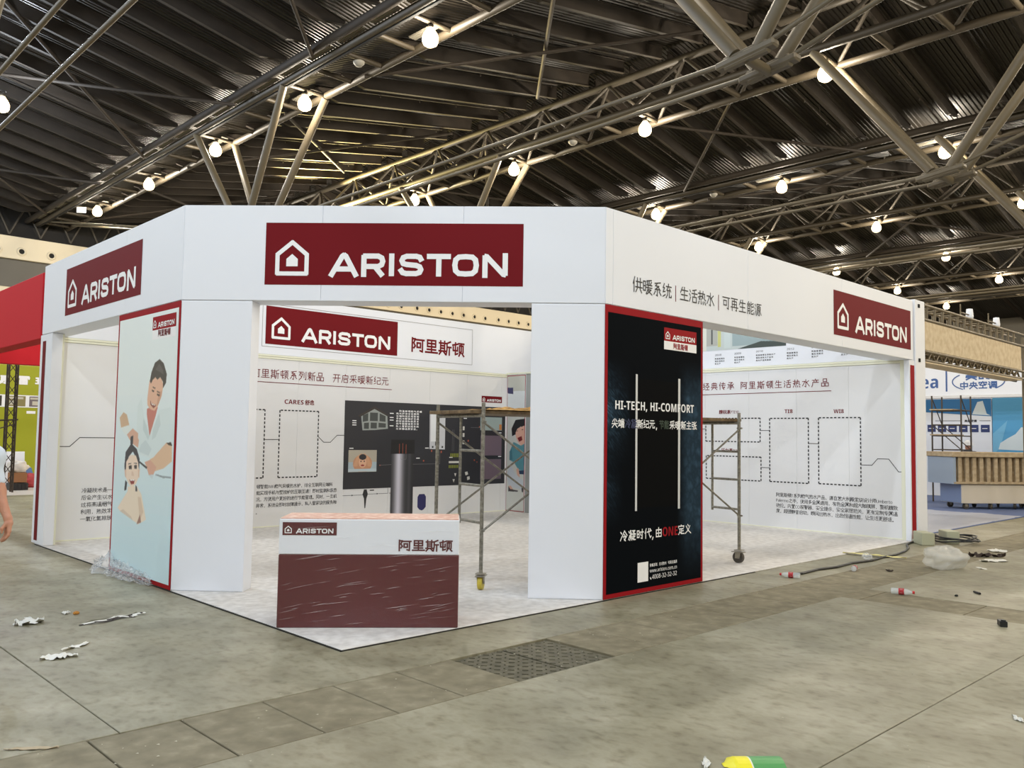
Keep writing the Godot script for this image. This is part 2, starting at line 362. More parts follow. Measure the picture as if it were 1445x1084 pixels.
"挂": [["扌",2,2,38,98],[46,18,94,18],[70,4,70,36],[42,38,98,38],[46,64,94,64],[70,48,70,92],[40,92,98,92]], "通": [["辶",0,4,100,98],[42,6,86,6,68,18],[42,24,42,80],[42,24,90,24,90,78],[42,42,90,42],[42,58,90,58],[66,24,66,80]],
"即": [[8,6,44,6,44,46,8,46],[8,26,44,26],[8,6,8,90,46,76],[58,8,58,98],[58,8,94,8,94,70,78,66]], "监": [[14,6,14,46],[32,2,32,50],[58,4,46,30],[54,18,94,18],[64,30,78,42],[18,58,82,58,82,92],[18,58,18,92],[40,58,40,92],[60,58,60,92],[2,94,98,94]],
"测": [["氵",0,6,26,96],[32,8,32,70],[32,8,62,8,62,70],[47,22,47,60,28,98],[52,72,64,92],["刂",68,6,100,96]], "和": [["禾",0,2,52,98],["口",58,24,96,82]], "获": [["艹",6,0,94,24],[40,26,8,52],[16,34,36,60,30,96,14,90],[34,62,4,84],[42,48,98,48],[70,30,66,60,44,98],[70,56,96,96]],
"悉": [[82,2,18,10],[8,24,92,24],[50,8,50,50],[46,26,8,50],[54,26,92,50],[14,70,6,92],[30,62,30,92,66,92,68,82],[46,58,54,70],[78,64,92,84]], "况": [[8,12,22,28],[4,92,24,56],["口",40,8,90,44],[54,44,50,72,30,98],[74,44,74,92,98,92,98,76]],
"方": [[48,2,54,14],[4,22,96,22],[38,22,34,60,6,98],[36,46,80,46,76,92,56,88]], "便": [["亻",2,2,28,98],[34,10,98,10],["日",42,22,90,58],[66,10,64,66,34,98],[42,68,98,98]], "户": [[50,2,56,12],[20,20,88,20,88,50,20,50],[20,20,20,58,6,98]],
"更": [[6,8,94,8],["日",18,22,82,62],[50,8,48,66,10,98],[22,66,50,86,96,96]], "好": [[24,4,10,56,42,96],[2,30,46,30,36,60,4,96],[52,12,92,12,74,34],[74,34,74,94,58,90],[48,52,100,52]], "进": [["辶",0,4,100,98],[36,28,94,28],[34,52,98,52],[54,6,54,54,42,80],[76,6,76,80]],
"行": [[34,2,6,32],[36,28,4,60],[22,48,22,98],[46,12,94,12],[42,40,98,40],[76,40,76,94,60,90]], "管": [["竹",4,0,96,24],[6,46,6,34,94,34,92,46],[24,46,76,46,76,64,24,64],[24,46,24,98],[24,78,80,78,80,96,24,96]], "理": [["王",2,8,38,90],["日",48,4,94,50],[71,4,71,92],[50,70,92,70],[42,92,100,92]],
"同": [[10,6,10,98],[10,6,90,6,90,94,76,90],[28,26,72,26],["口",30,42,70,78]], "旦": [["日",20,4,80,70],[4,92,96,92]], "异": [[20,6,80,6,80,28,20,28],[20,6,20,46,84,46],[4,66,96,66],[34,50,34,70,14,98],[68,50,68,98]],
"常": [[50,0,50,16],[26,4,34,16],[74,4,66,16],[6,34,6,20,94,20,92,34],["口",30,32,70,50],[18,58,18,90],[18,58,82,58,82,86],[50,50,50,98]], "故": [[2,24,48,24],[25,4,25,50],["口",6,52,44,94],["攵",50,2,100,98]],
"障": [["阝",2,4,32,96],[42,12,94,12],[52,16,56,26],[84,16,78,26],[36,30,100,30],["日",46,38,92,68],[68,68,68,98],[36,80,100,80]], "提": [["扌",2,2,36,98],["日",48,4,90,40],[40,50,98,50],[68,50,68,88],[68,68,92,68],[50,60,38,98],[48,80,64,92,100,94]],
"示": [[22,10,78,10],[4,38,96,38],[50,38,50,94,36,90],[28,54,10,84],[70,54,92,82]], "私": [["禾",0,2,50,98],[72,12,52,84,92,78],[82,52,98,96]], "人": [[50,4,46,40,4,96],[50,30,96,96]], "家": [["宀",4,0,96,30],[20,34,82,34],[56,34,14,56],[38,48,56,66,52,96,40,92],[50,58,10,76],[52,70,6,94],[82,46,60,58],[62,56,96,88]],
"级": [["纟",2,4,38,96],[42,12,88,12,80,40,96,40,42,98],[56,12,54,52,36,96],[54,44,98,98]], "服": [["月",2,4,42,98],[54,6,90,6,88,32,76,30],[54,6,54,98],[56,46,90,46,54,98],[62,56,98,98]], "务": [[40,2,8,32],[32,14,76,14,12,52],[28,22,92,50],[16,64,82,64,78,94,62,90],[48,52,44,68,12,98]],
"触": [[20,2,4,26],[16,12,40,12,30,24],[8,26,8,72,0,98],[8,26,44,26,44,96],[8,48,44,48],[8,68,44,68],[54,26,96,26,96,62,54,62,54,26],[75,6,75,90],[48,92,98,84]], "自": [[50,0,40,16],["目",16,14,84,98]],
"意": [[10,10,90,10],[30,14,34,24],[70,14,64,24],[2,28,98,28],["日",26,34,74,62],[16,72,6,94],[32,68,34,94,66,94,68,84],[80,68,94,88]], "大": [[3,32,97,32],[50,2,50,35,3,97],[50,38,97,97]], "设": [["讠",0,4,36,98],[54,8,50,34,40,44],[54,8,82,8,82,36,98,38],[44,52,86,52,40,98],[50,62,96,98]],
"计": [["讠",0,4,40,98],[42,40,98,40],[70,4,70,98]], "师": [[10,12,10,70],[30,4,30,60,8,98],[42,10,98,10],[48,30,48,82],[48,30,92,30,92,82],[70,10,70,98]], "之": [[48,2,56,14],[14,26,82,26,24,76],[8,80,24,76,50,92,98,94]],
"使": [["亻",2,2,28,98],[34,16,98,16],["口",40,30,92,58],[66,2,64,62,34,98],[42,64,98,98]], "多": [[50,0,16,30],[42,12,78,12,18,52],[40,24,50,34],[60,42,20,72],[52,54,90,54,14,98],[48,66,58,76]], "有": [[4,20,96,20],[44,2,34,40,4,66],["月",30,38,84,98]],
"色": [[36,0,8,30],[28,14,70,14,58,32],[14,34,86,34,86,60,14,60],[50,34,50,60],[14,34,14,92,94,92,94,78]], "金": [[50,0,4,40],[50,0,96,40],[28,42,72,42],[14,62,86,62],[50,42,50,92],[24,70,34,84],[76,70,66,84],[4,94,96,94]],
"属": [[12,4,90,4,90,20,12,20],[12,4,12,60,2,98],[84,26,30,32],["日",34,38,82,58],[22,64,22,98],[22,64,94,64,94,96],[58,30,58,86]], "超": [[8,18,48,18],[28,2,28,86],[2,40,54,40],[28,62,50,62],[12,54,2,98],[8,78,40,92,100,94],[58,8,96,8,92,38,80,36],[76,8,54,42],["口",60,50,94,82]],
"摸": [["扌",2,2,34,98],[40,14,98,14],[56,4,56,24],[82,4,82,24],["日",46,30,92,58],[40,72,98,72],[70,58,66,74,40,98],[72,74,98,98]], "屏": [[12,6,90,6,90,26,12,26],[12,6,12,60,2,98],[26,46,92,46],[20,66,98,66],[44,36,44,70,30,98],[72,36,72,98]],
"整": [[4,8,50,8],[28,0,28,48],["口",8,16,48,34],[60,2,52,26],[58,14,98,14],[86,14,54,50],[64,28,96,50],[8,58,92,58],[50,58,50,94],[50,76,82,76],[26,72,26,94],[4,95,96,95]], "致": [[2,8,50,8],[24,8,10,32,42,28],[36,20,48,36],[6,56,46,56],[26,40,26,84],[0,90,50,80],["攵",52,2,100,98]],
"绝": [["纟",2,4,36,96],[56,2,42,26],[52,14,84,14,74,28],[46,30,94,30,94,56,46,56],[46,30,46,92,98,92,98,78],[70,30,70,56]], "伦": [["亻",2,2,30,98],[64,2,32,42],[64,2,98,40],[90,48,52,66],[52,46,52,92,92,92,92,78]], "内": [[12,22,12,98],[12,22,88,22,88,94,74,90],[50,2,48,44,22,76],[50,44,74,72]],
"置": [[12,4,88,4,88,24,12,24,12,4],[38,4,38,24],[62,4,62,24],[8,36,92,36],["目",28,46,72,88],[6,96,94,96]], "报": [["扌",2,2,36,98],[46,8,46,98],[46,8,90,8,88,36,74,34],[48,50,90,50,48,98],[56,58,98,98]],
"警": [[2,10,52,10],[16,2,16,18],[38,2,38,18],[14,20,48,20,44,46],["口",16,28,36,44],[60,12,98,12],[88,12,54,46],[64,24,98,46],[10,56,90,56],[26,66,74,66],["口",26,76,74,98]], "器": [["口",8,4,42,32],["口",58,4,92,32],[2,48,98,48],[50,34,46,50,4,70],[54,50,98,68],["口",8,66,42,98],["口",58,66,92,98]],
"安": [["宀",4,0,96,32],[44,32,26,66,84,96],[4,56,96,56],[72,56,56,80,8,98]], "全": [[50,0,4,42],[50,0,96,42],[22,48,78,48],[24,70,76,70],[50,48,50,94],[6,94,94,94]], "居": [[12,6,90,6,90,26,12,26],[12,6,12,60,2,98],[26,42,98,42],[60,28,60,62],["口",34,60,88,98]],
"把": [["扌",2,2,38,98],[48,10,92,10,92,46,48,46],[70,10,70,46],[48,10,48,92,98,92,98,74]], "关": [[28,2,36,20],[72,2,64,20],[14,26,86,26],[4,54,96,54],[50,26,48,58,8,98],[52,56,94,98]], "制": [[18,4,6,26],[14,16,58,16],[2,34,62,34],[32,2,32,98],[10,50,10,84],[10,50,54,50,54,82],["刂",68,6,98,96]],
"专": [[16,16,84,16],[4,40,96,40],[46,2,34,62,80,62,54,82],[38,76,66,98]], "度": [[50,0,54,10],[10,14,96,14],[14,14,12,60,2,98],[24,32,94,32],[42,22,42,50],[74,22,74,50],[42,50,74,50],[30,60,82,60,26,98],[38,68,92,98]],
"强": [[4,10,34,10,34,34,6,34,4,58,36,58,32,94,16,90],["口",52,4,92,28],[48,40,96,40,96,64,48,64,48,40],[72,30,72,92],[44,94,94,86]], "静": [[2,12,46,12],[4,24,44,24],[0,38,48,38],[24,2,24,38],["月",6,46,42,98],[58,10,84,10,74,24],[52,28,92,28,92,64,52,64],[48,46,100,46],[72,28,72,94,60,90]],
"音": [[10,12,90,12],[30,18,36,34],[70,18,64,34],[2,40,98,40],["日",22,52,78,98]], "动": [[6,14,46,14],[2,38,50,38],[26,38,8,82,42,74],[34,58,48,88],[54,28,96,28,92,94,74,88],[74,4,72,40,50,98]],
"瞬": [["目",2,10,28,88],[92,2,40,10],[44,16,50,24],[66,16,66,26],[90,14,82,26],[38,44,38,32,98,32,96,42],[44,52,64,52,38,98],[70,52,98,52],[84,42,84,98],[68,74,100,74]], "间": [[10,4,18,16],[10,24,10,98],[34,8,92,8,92,94,76,90],["日",30,30,72,80]], "出": [[50,0,50,94],[16,12,16,46,84,46,84,12],[8,58,8,94,92,94,92,58]],
"恒": [[18,2,18,98],[4,26,2,50],[30,22,38,38],[42,8,98,8],["日",50,24,92,76],[40,92,98,92]], "性": [[18,2,18,98],[4,26,2,50],[30,22,38,38],[54,12,44,44],[50,32,94,32],[72,4,72,92],[48,62,92,62],[38,92,98,92]], "让": [["讠",0,4,40,98],[64,4,64,90],[64,40,92,40],[38,92,98,92]],
"适": [["辶",0,4,100,98],[84,4,46,14],[36,32,98,32],[66,10,66,48],["口",46,48,88,80]], "堂": [[50,0,50,14],[26,4,34,14],[74,4,66,14],[6,32,6,18,94,18,92,30],["口",30,30,70,50],[18,68,82,68],[50,52,50,92],[4,94,96,94]],
"殿": [[8,6,50,6,50,24,8,24],[8,6,8,60,0,98],[22,30,22,66],[40,30,40,66],[12,44,54,44],[10,68,56,68],[22,74,8,96],[40,74,54,94],[62,8,58,34,54,40],[62,8,84,8,84,34,98,36],[58,50,90,50,56,98],[62,60,98,98]],
"，": [[20,80,28,84,20,98]], "。": [[14,82,30,82,30,96,14,96,14,82]], "！": [[24,6,24,66],[24,88,24,94]],
}
# the wide capitals of the booth's name, 100 high
const CAPS := {
"A": [130, [[8,100,58,14,66,8,74,14,122,100],[30,70,100,70]]], "R": [107, [[12,100,12,12,76,12,92,20,97,35,92,50,76,58,12,58],[62,58,98,100]]], "I": [24, [[12,0,12,100]]],
"S": [112, [[102,30,94,16,78,12,36,12,20,18,14,31,20,44,36,48,78,52,94,58,100,70,94,83,78,88,34,88,18,84,8,70]]], "T": [108, [[0,12,108,12],[54,12,54,100]]],
"O": [120, [[60,12,90,14,104,26,108,50,104,74,90,86,60,88,30,86,16,74,12,50,16,26,30,14,60,12]]], "N": [114, [[12,100,12,10,20,12,94,88,102,90,102,0]]],
}

func strokes(m: MB, f: Face, ch: String, a: float, b: float, w: float, h: float, pen: float, lift := 0.002) -> void:   # (a, b) is the lower left corner
	for s: Array in GLYPH.get(ch, []):
		if s[0] is String:
			strokes(m, f, s[0], a + w * s[1] / 100.0, b + h * (100 - s[4]) / 100.0, w * (s[3] - s[1]) / 100.0, h * (s[4] - s[2]) / 100.0, pen, lift)
			continue
		pen_line(m, f, s, a, b, w / 100.0, h / 100.0, 100.0, pen, lift)

func pen_line(m: MB, f: Face, s: Array, a: float, b: float, sx: float, sy: float, tall: float, pen: float, lift: float) -> void:
	for k in range(0, s.size() - 2, 2):
		f.line(m, Vector2(a + s[k] * sx, b + (tall - s[k + 1]) * sy), Vector2(a + s[k + 2] * sx, b + (tall - s[k + 3]) * sy), pen, lift, pen * 0.42)

func write(m: MB, f: Face, text: String, a: float, b: float, size: float, step: float, pen: float, narrow := 1.0, lift := 0.002) -> float:
	for ch in text:
		if GLYPH.has(ch):
			strokes(m, f, ch, a, b, size * narrow, size, pen, lift)
			a += step
		elif ch == " ":
			a += step * 0.5
		else:
			a += latin(m, f, ch, a, b + size * 0.08, size * 0.98, 0.0, false, lift) + step * 0.08
	return a

# print in Latin letters; wide > 0 stretches the whole to that width; returns the width
func latin(m: MB, f: Face, text: String, a: float, b: float, em: float, wide := 0.0, bold := false, lift := 0.002) -> float:
	var font := SystemFont.new()
	font.font_names = PackedStringArray(["Droid Sans"])
	font.font_weight = 700 if bold else 400
	var tm := TextMesh.new()
	tm.font = font
	tm.text = text
	tm.font_size = 64
	tm.pixel_size = em / 64.0
	tm.depth = 0.0
	tm.curve_step = 2.0
	tm.horizontal_alignment = HORIZONTAL_ALIGNMENT_LEFT
	var arr := tm.get_mesh_arrays()
	var vs: PackedVector3Array = arr[Mesh.ARRAY_VERTEX]
	if vs.is_empty(): return em * 0.3
	var lo := Vector3.INF; var hi := -Vector3.INF
	for q in vs:
		lo = lo.min(q); hi = hi.max(q)
	var sx := wide / (hi.x - lo.x) if wide > 0 else 1.0
	# the line's middle lies at y = 0: set the baseline at b
	var drop := -font.get_ascent(64) * 0.5 + font.get_descent(64) * 0.5
	var k := m.v.size()
	for q in vs:
		m.v.append(f.p(a + (q.x - lo.x) * sx, b + q.y - drop * em / 64.0, lift))
		m.n.append(f.n); m.t.append(Vector2.ZERO)
	var idx = arr[Mesh.ARRAY_INDEX]
	if idx == null or idx.is_empty():
		for q in vs.size(): m.i.append(k + q)
	else:
		for q: int in idx: m.i.append(k + q)
	return (hi.x - lo.x) * sx

# the house emblem and the name, as on a panel 2.69 m wide (lower left corner of the panel at a, b)
func emblem(m: MB, f: Face, a: float, b: float, wide: float, lift := 0.004) -> void:
	var k := wide / 2.69
	var x := a + 0.108 * k; var y := b + 0.095 * k
	var out := [[0.022, 0.022], [0.328, 0.022], [0.328, 0.222], [0.175, 0.35], [0.022, 0.222], [0.022, 0.022]]
	for q in 5:
		f.line(m, Vector2(x + out[q][0] * k, y + out[q][1] * k), Vector2(x + out[q + 1][0] * k, y + out[q + 1][1] * k), 0.044 * k, lift, 0.012 * k)
	var inner := PackedVector2Array()
	for q: Array in [[0.115, 0.098], [0.235, 0.098], [0.235, 0.175], [0.175, 0.228], [0.115, 0.175]]:
		inner.append(Vector2(x + q[0] * k, y + q[1] * k))
	f.poly(m, inner, lift)

# both as parts of a sign
func brand(p: Node, f: Face, a: float, b: float, wide: float, lift := 0.004) -> void:
	var m := MB.new(); emblem(m, f, a, b, wide, lift)
	part(p, "house_emblem", m, mats["ink white"])
	m = MB.new()
	var k := wide / 2.69
	capitals(m, f, "ARISTON", a + 0.675 * k, b + 0.097 * k, 1.85 * k, 0.237 * k, lift)
	part(p, "name_lettering", m, mats["ink white"], Transform3D(), "white ARISTON lettering")

func capitals(m: MB, f: Face, text: String, a: float, b: float, wide: float, high: float, lift := 0.004) -> void:
	var gap := {"A": 14.0, "R": 18.0, "I": 20.0, "S": 14.0, "T": 6.0, "O": 15.0, "N": 0.0}
	var total := 0.0
	for ch in text: total += CAPS[ch][0] + gap[ch]
	var s := wide / total
	for ch in text:
		for q: Array in CAPS[ch][1]:
			for k in range(0, q.size() - 2, 2):
				f.line(m, Vector2(a + q[k] * s, b + (100 - q[k + 1]) * high / 100), Vector2(a + q[k + 2] * s, b + (100 - q[k + 3]) * high / 100), 0.23 * high, lift, 0.045 * high if k > 0 or q.size() > 4 and k + 4 < q.size() else 0.0)
		a += (CAPS[ch][0] + gap[ch]) * s

# ------------------------------------------------------------------ painted print
# fills polygons row by row into a picture; corners as shares of width and height
class Canvas:
	var im: Image
	var w: int; var h: int
	func _init(wide: int, high: int, c: Color) -> void:
		w = wide; h = high
		im = Image.create(w, h, false, Image.FORMAT_RGB8)
		im.fill(c)
	func poly(pts: Array, c: Color) -> void:
		var m := pts.size() / 2
		var lo := 1e9; var hi := -1e9
		for k in m:
			lo = minf(lo, pts[2 * k + 1] * h); hi = maxf(hi, pts[2 * k + 1] * h)
		for y in range(maxi(0, int(lo)), mini(h, int(hi) + 1)):
			var cross: Array[float] = []
			for k in m:
				var x0: float = pts[2 * k] * w; var y0: float = pts[2 * k + 1] * h
				var j := (k + 1) % m
				var x1: float = pts[2 * j] * w; var y1: float = pts[2 * j + 1] * h
				var yy := y + 0.5
				if (y0 <= yy) != (y1 <= yy):
					cross.append(x0 + (yy - y0) / (y1 - y0) * (x1 - x0))
			cross.sort()
			for k in range(0, cross.size() - 1, 2):
				var a := maxi(0, roundi(cross[k])); var b := mini(w, roundi(cross[k + 1]))
				if b > a: im.fill_rect(Rect2i(a, y, b - a, 1), c)
	func rect(x0: float, y0: float, x1: float, y1: float, c: Color) -> void:
		im.fill_rect(Rect2i(int(x0 * w), int(y0 * h), maxi(1, int((x1 - x0) * w)), maxi(1, int((y1 - y0) * h))), c)
	func disc(x: float, y: float, rx: float, ry: float, c: Color) -> void:
		var pts := []
		for k in 20: pts.append_array([x + rx * cos(TAU * k / 20), y + ry * sin(TAU * k / 20)])
		poly(pts, c)
	func soften(k: int) -> void:
		im.resize(w / k, h / k, Image.INTERPOLATE_BILINEAR)
		im.resize(w, h, Image.INTERPOLATE_CUBIC)
	func material(called: String, rough: float) -> StandardMaterial3D:
		var m := StandardMaterial3D.new()
		m.resource_name = called
		m.albedo_texture = ImageTexture.create_from_image(im)
		m.roughness = rough
		m.texture_repeat = false
		return m

# ------------------------------------------------------------------ the hall
func _ready() -> void:
	rng.seed = 20240
	var cam := Camera3D.new()
	cam.name = "camera"
	add_child(cam)
	cam.position = Vector3(-3.618, 1.6387, 5.5698)
	cam.rotation = Vector3(0.0607, -0.7662, 0.0148)
	cam.fov = rad_to_deg(2.0 * atan(542.0 / 1202.6))
	cam.near = 0.05
	cam.far = 300.0
	cam.current = true
	var we := WorldEnvironment.new()
	we.name = "world_environment"
	var env := Environment.new()
	env.background_mode = Environment.BG_COLOR
	env.background_color = Color(0, 0, 0)
	env.tonemap_mode = Environment.TONE_MAPPER_LINEAR
	env.tonemap_exposure = 1.06
	env.sdfgi_enabled = true
	env.ssao_enabled = true
	env.ssil_enabled = true
	we.environment = env
	add_child(we)
	make_materials()
	build_floor()
	build_walls()
	build_roof()
	build_lamps()
	build_booth()
	build_counter()
	build_scaffolds()
	build_neighbours()
	build_litter()
	build_people()

func make_materials() -> void:
	var floor_tex := noise_tex(0.012, [[0.0, c8(122, 116, 94)], [0.35, c8(136, 131, 108)], [0.55, c8(144, 139, 116)], [0.75, c8(151, 146, 124)], [1.0, c8(168, 162, 141)]], 3, 6, 1024)
	var fm := textured("polished concrete", floor_tex, 0.11, 0.42)
	fm.detail_enabled = true
	fm.detail_blend_mode = BaseMaterial3D.BLEND_MODE_MUL
	fm.detail_albedo = noise_tex(0.02, [[0.0, c8(192, 188, 178)], [0.3, c8(236, 234, 228)], [0.6, c8(255, 255, 255)], [1.0, c8(240, 238, 230)]], 9, 5, 1024)
	fm.uv2_triplanar = true; fm.uv2_world_triplanar = true
	fm.uv2_scale = Vector3(0.45, 0.45, 0.3)
	fm.detail_uv_layer = BaseMaterial3D.DETAIL_UV_2
	fm.roughness_texture = noise_tex(0.02, [[0.0, Color(0.75, 0.75, 0.75)], [1.0, Color(1, 1, 1)]], 5, 4, 512)
	fm.roughness = 0.55
	var cover := textured("trench cover", noise_tex(0.02, [[0.0, c8(108, 100, 78)], [0.45, c8(122, 114, 90)], [0.7, c8(130, 122, 98)], [1.0, c8(150, 142, 118)]], 12, 6, 512), 0.5, 0.75)
	cover.heightmap_enabled = false
	textured("cover dark", noise_tex(0.03, [[0.0, c8(78, 74, 58)], [0.6, c8(96, 91, 72)], [1.0, c8(118, 112, 92)]], 14, 5, 512), 0.6, 0.7)
	textured("carpet", noise_tex(0.02, [[0.0, c8(190, 186, 180)], [0.5, c8(208, 204, 198)], [1.0, c8(224, 221, 216)]], 21, 6, 1024), 0.35, 0.9)
	mat("joint", c8(34, 32, 26), 0.9)
	mat("booth white", c8(230, 233, 239), 0.55)
	mat("booth inner", c8(222, 222, 222), 0.6)
	mat("trim cream", c8(226, 226, 204), 0.5)
	mat("dark red", c8(112, 24, 30), 0.6).metallic_specular = 0.2
	mat("bright red", c8(150, 22, 30), 0.6).metallic_specular = 0.2
	mat("ink white", c8(240, 240, 240), 0.5)
	mat("ink grey", c8(70, 70, 72), 0.6)
	mat("ink dark", c8(40, 40, 42), 0.6)
	mat("ink black", c8(16, 18, 20), 0.4)
	textured("roof steel", noise_tex(0.02, [[0.0, c8(38, 31, 23)], [1.0, c8(49, 41, 32)]], 31, 4, 256), 0.3, 0.75, 0.0)
	textured("roof deck", noise_tex(0.015, [[0.0, c8(25, 21, 16)], [1.0, c8(34, 29, 23)]], 33, 4, 256), 0.2, 0.45, 0.15)
	mat("truss paint", c8(88, 79, 61), 0.5, 0.0)
	mat("chord paint", c8(54, 47, 35), 0.55)
	mat("truss dark", c8(58, 52, 42), 0.6, 0.0)
	mat("galvanised", c8(150, 144, 130), 0.4, 0.5)
	mat("wall warm", c8(206, 194, 168), 0.7)
	mat("wall dark", c8(26, 24, 22), 0.9)
	mat("wall grey", c8(96, 92, 84), 0.85)

func slab_box(p: Node, called: String, x0: float, x1: float, z0: float, z1: float, m: Material, top := 0.0, gap := 0.004, thick := 0.04) -> void:
	var b := MB.new()
	b.cbox(Vector3(x0 + gap, top - thick, z0 + gap), Vector3(x1 - gap, top, z1 - gap), 0.003)
	part(p, called, b, m)

func build_floor() -> void:
	var fl := structure("floor", "grey green concrete hall floor with trench covers")
	var base := MB.new()
	base.box(Vector3(-26, -0.3, -42), Vector3(78, -0.06, 30))
	part(fl, "base", base, mats["joint"])
	var xs := [[-26.0, -19.85], [-19.85, -13.85], [-13.85, -7.85], [-7.85, -1.85], [-1.85, 5.2], [5.88, 11.85], [11.85, 17.85], [17.85, 23.85], [23.85, 35.85], [35.85, 47.85], [47.85, 62.0], [62.0, 78.0]]
	var zs := [[21.5, 30.0], [15.5, 21.5], [9.5, 15.5], [3.5, 9.5], [1.44, 3.5], [-6.0, 0.71], [-12.0, -6.0], [-18.0, -12.0], [-24.0, -18.0], [-33.0, -24.0], [-42.0, -33.0]]
	for x: Array in xs:
		for z: Array in zs:
			slab_box(fl, "slab", x[0], x[1], z[0], z[1], mats["polished concrete"])
	for z: Array in [[-6.0, 0.71], [-12.0, -6.0], [-18.0, -12.0], [-24.0, -18.0], [-42.0, -24.0]]:
		slab_box(fl, "slab", 5.2, 5.88, z[0], z[1], mats["polished concrete"])
	# the long row of half-metre trench covers, and the short row that runs off it
	var x := -11.02
	while x < 20.0:
		var dark := x > 0.4 and x < 1.2
		var drop := 0.0 if not dark else -0.012
		slab_box(fl, "trench_cover", x, x + 0.5, 0.71, 1.44, mats["cover dark" if dark else "trench cover"], drop - rng.randf() * 0.003, 0.003 + (0.006 if dark else 0.004 * rng.randf()))
		x += 0.5
	for k in 8:
		slab_box(fl, "trench_cover", 5.2, 5.88, 1.64 + k, 2.64 + k, mats["trench cover"], -rng.randf() * 0.003, 0.006)
	slab_box(fl, "slab", 5.2, 5.88, 1.44, 1.64, mats["trench cover"])
	slab_box(fl, "slab", 5.2, 5.88, 9.64, 30.0, mats["polished concrete"])
	slab_box(fl, "slab", -26.0, -11.02, 0.71, 1.44, mats["polished concrete"])
	slab_box(fl, "slab", 19.98, 78.0, 0.71, 1.44, mats["polished concrete"])
	# raised diamonds of the two chequer plates
	var studs := MB.new()
	for i in 14:
		for j in 10:
			var c := Vector3(0.51 + i * 0.07, -0.012, 0.75 + j * 0.07)
			var t := Transform3D(Basis(Vector3.UP, PI / 4 if (i + j) % 2 else -PI / 4), c)
			studs.box(Vector3(-0.022, -0.002, -0.006), Vector3(0.022, 0.004, 0.006), t)
	var o := part(fl, "plate_pattern", studs, mats["cover dark"])
	o.set_meta("kind", "stuff")

func build_walls() -> void:
	var w := structure("wall_back", "dark back wall of the hall with a beige band of air nozzles")
	var b := MB.new(); b.box(Vector3(-26, 8.66, -42.4), Vector3(78, 14.6, -42.0))
	part(w, "upper_wall", b, mats["wall dark"])
	b = MB.new(); b.box(Vector3(-26, 0, -42.4), Vector3(24, 8.66, -42.0))
	part(w, "lower_wall", b, mats["wall warm"])
	b = MB.new(); b.box(Vector3(24, 0, -42.4), Vector3(78, 8.66, -42.0))
	part(w, "lower_wall", b, mats["wall grey"])
	b = MB.new(); b.box(Vector3(-26, 8.66, -42.0), Vector3(78, 10.03, -41.95))
	part(w, "recess_panel", b, mats["wall grey"])
	b = MB.new(); b.cbox(Vector3(-26, 10.03, -42.0), Vector3(78, 11.15, -41.7), 0.02)
	part(w, "nozzle_band", b, mats["wall warm"])
	var ring := MB.new()
	ring.lathe(PackedVector2Array([Vector2(0.13, 0.0), Vector2(0.13, 0.07), Vector2(0.2, 0.07), Vector2(0.23, 0.0)]), Transform3D(Basis(Vector3.RIGHT, PI / 2), Vector3.ZERO), 14)
	var rm := ring.mesh()
	var hole := MB.new()
	hole.lathe(PackedVector2Array([Vector2(0.001, 0.02), Vector2(0.14, 0.02)]), Transform3D(Basis(Vector3.RIGHT, PI / 2), Vector3.ZERO), 14)
	var hm := hole.mesh()
	for g in 7:
		for k in 7:
			var at := Vector3(1.41 + 7.78 * g + 1.07 * k, 10.43 - 0.004 * g * k * 0.3, -41.7)
			var nz := part(w, "air_nozzle", rm, mats["wall warm"], Transform3D(Basis(), at))
			part(nz, "opening", hm, mats["wall dark"])
	for k in 40:
		b = MB.new()
		var x := -4.0 + k * 1.4
		b.tube(Vector3(x, 11.2, -41.5), Vector3(x + 0.7, 12.7, -41.5), 0.05, 6)
		b.tube(Vector3(x + 0.7, 12.7, -41.5), Vector3(x + 1.4, 11.2, -41.5), 0.05, 6)
		part(w, "lattice_bar", b, mats["truss dark"])
	for side: Array in [["left", -26.4, -26.0], ["right", 78.0, 78.4]]:
		var wm: Material = mats["wall warm" if side[0] == "left" else "wall grey"]
		var s := structure("wall_" + side[0])
		b = MB.new(); b.box(Vector3(side[1], 0, -42.4), Vector3(side[2], 14.6, 30.4))
		part(s, "panel", b, wm)
	var f := structure("wall_front")
	b = MB.new(); b.box(Vector3(-26, 0, 30), Vector3(78, 14.6, 30.4))
	part(f, "panel", b, mats["wall warm"])

func row_x(k: int) -> float:
	return ROW0 + ROW_STEP * k

# underside of the purlins: low at the odd rows, high at the even rows
func purlin_y(k: int, x: float) -> float:
	var x0 := row_x(k)
	if posmod(k, 2) == 1: return 11.85 + 0.187 * (x - x0)
	return lerpf(13.42, 11.87, (x - x0) / (ROW_STEP - 1.05))

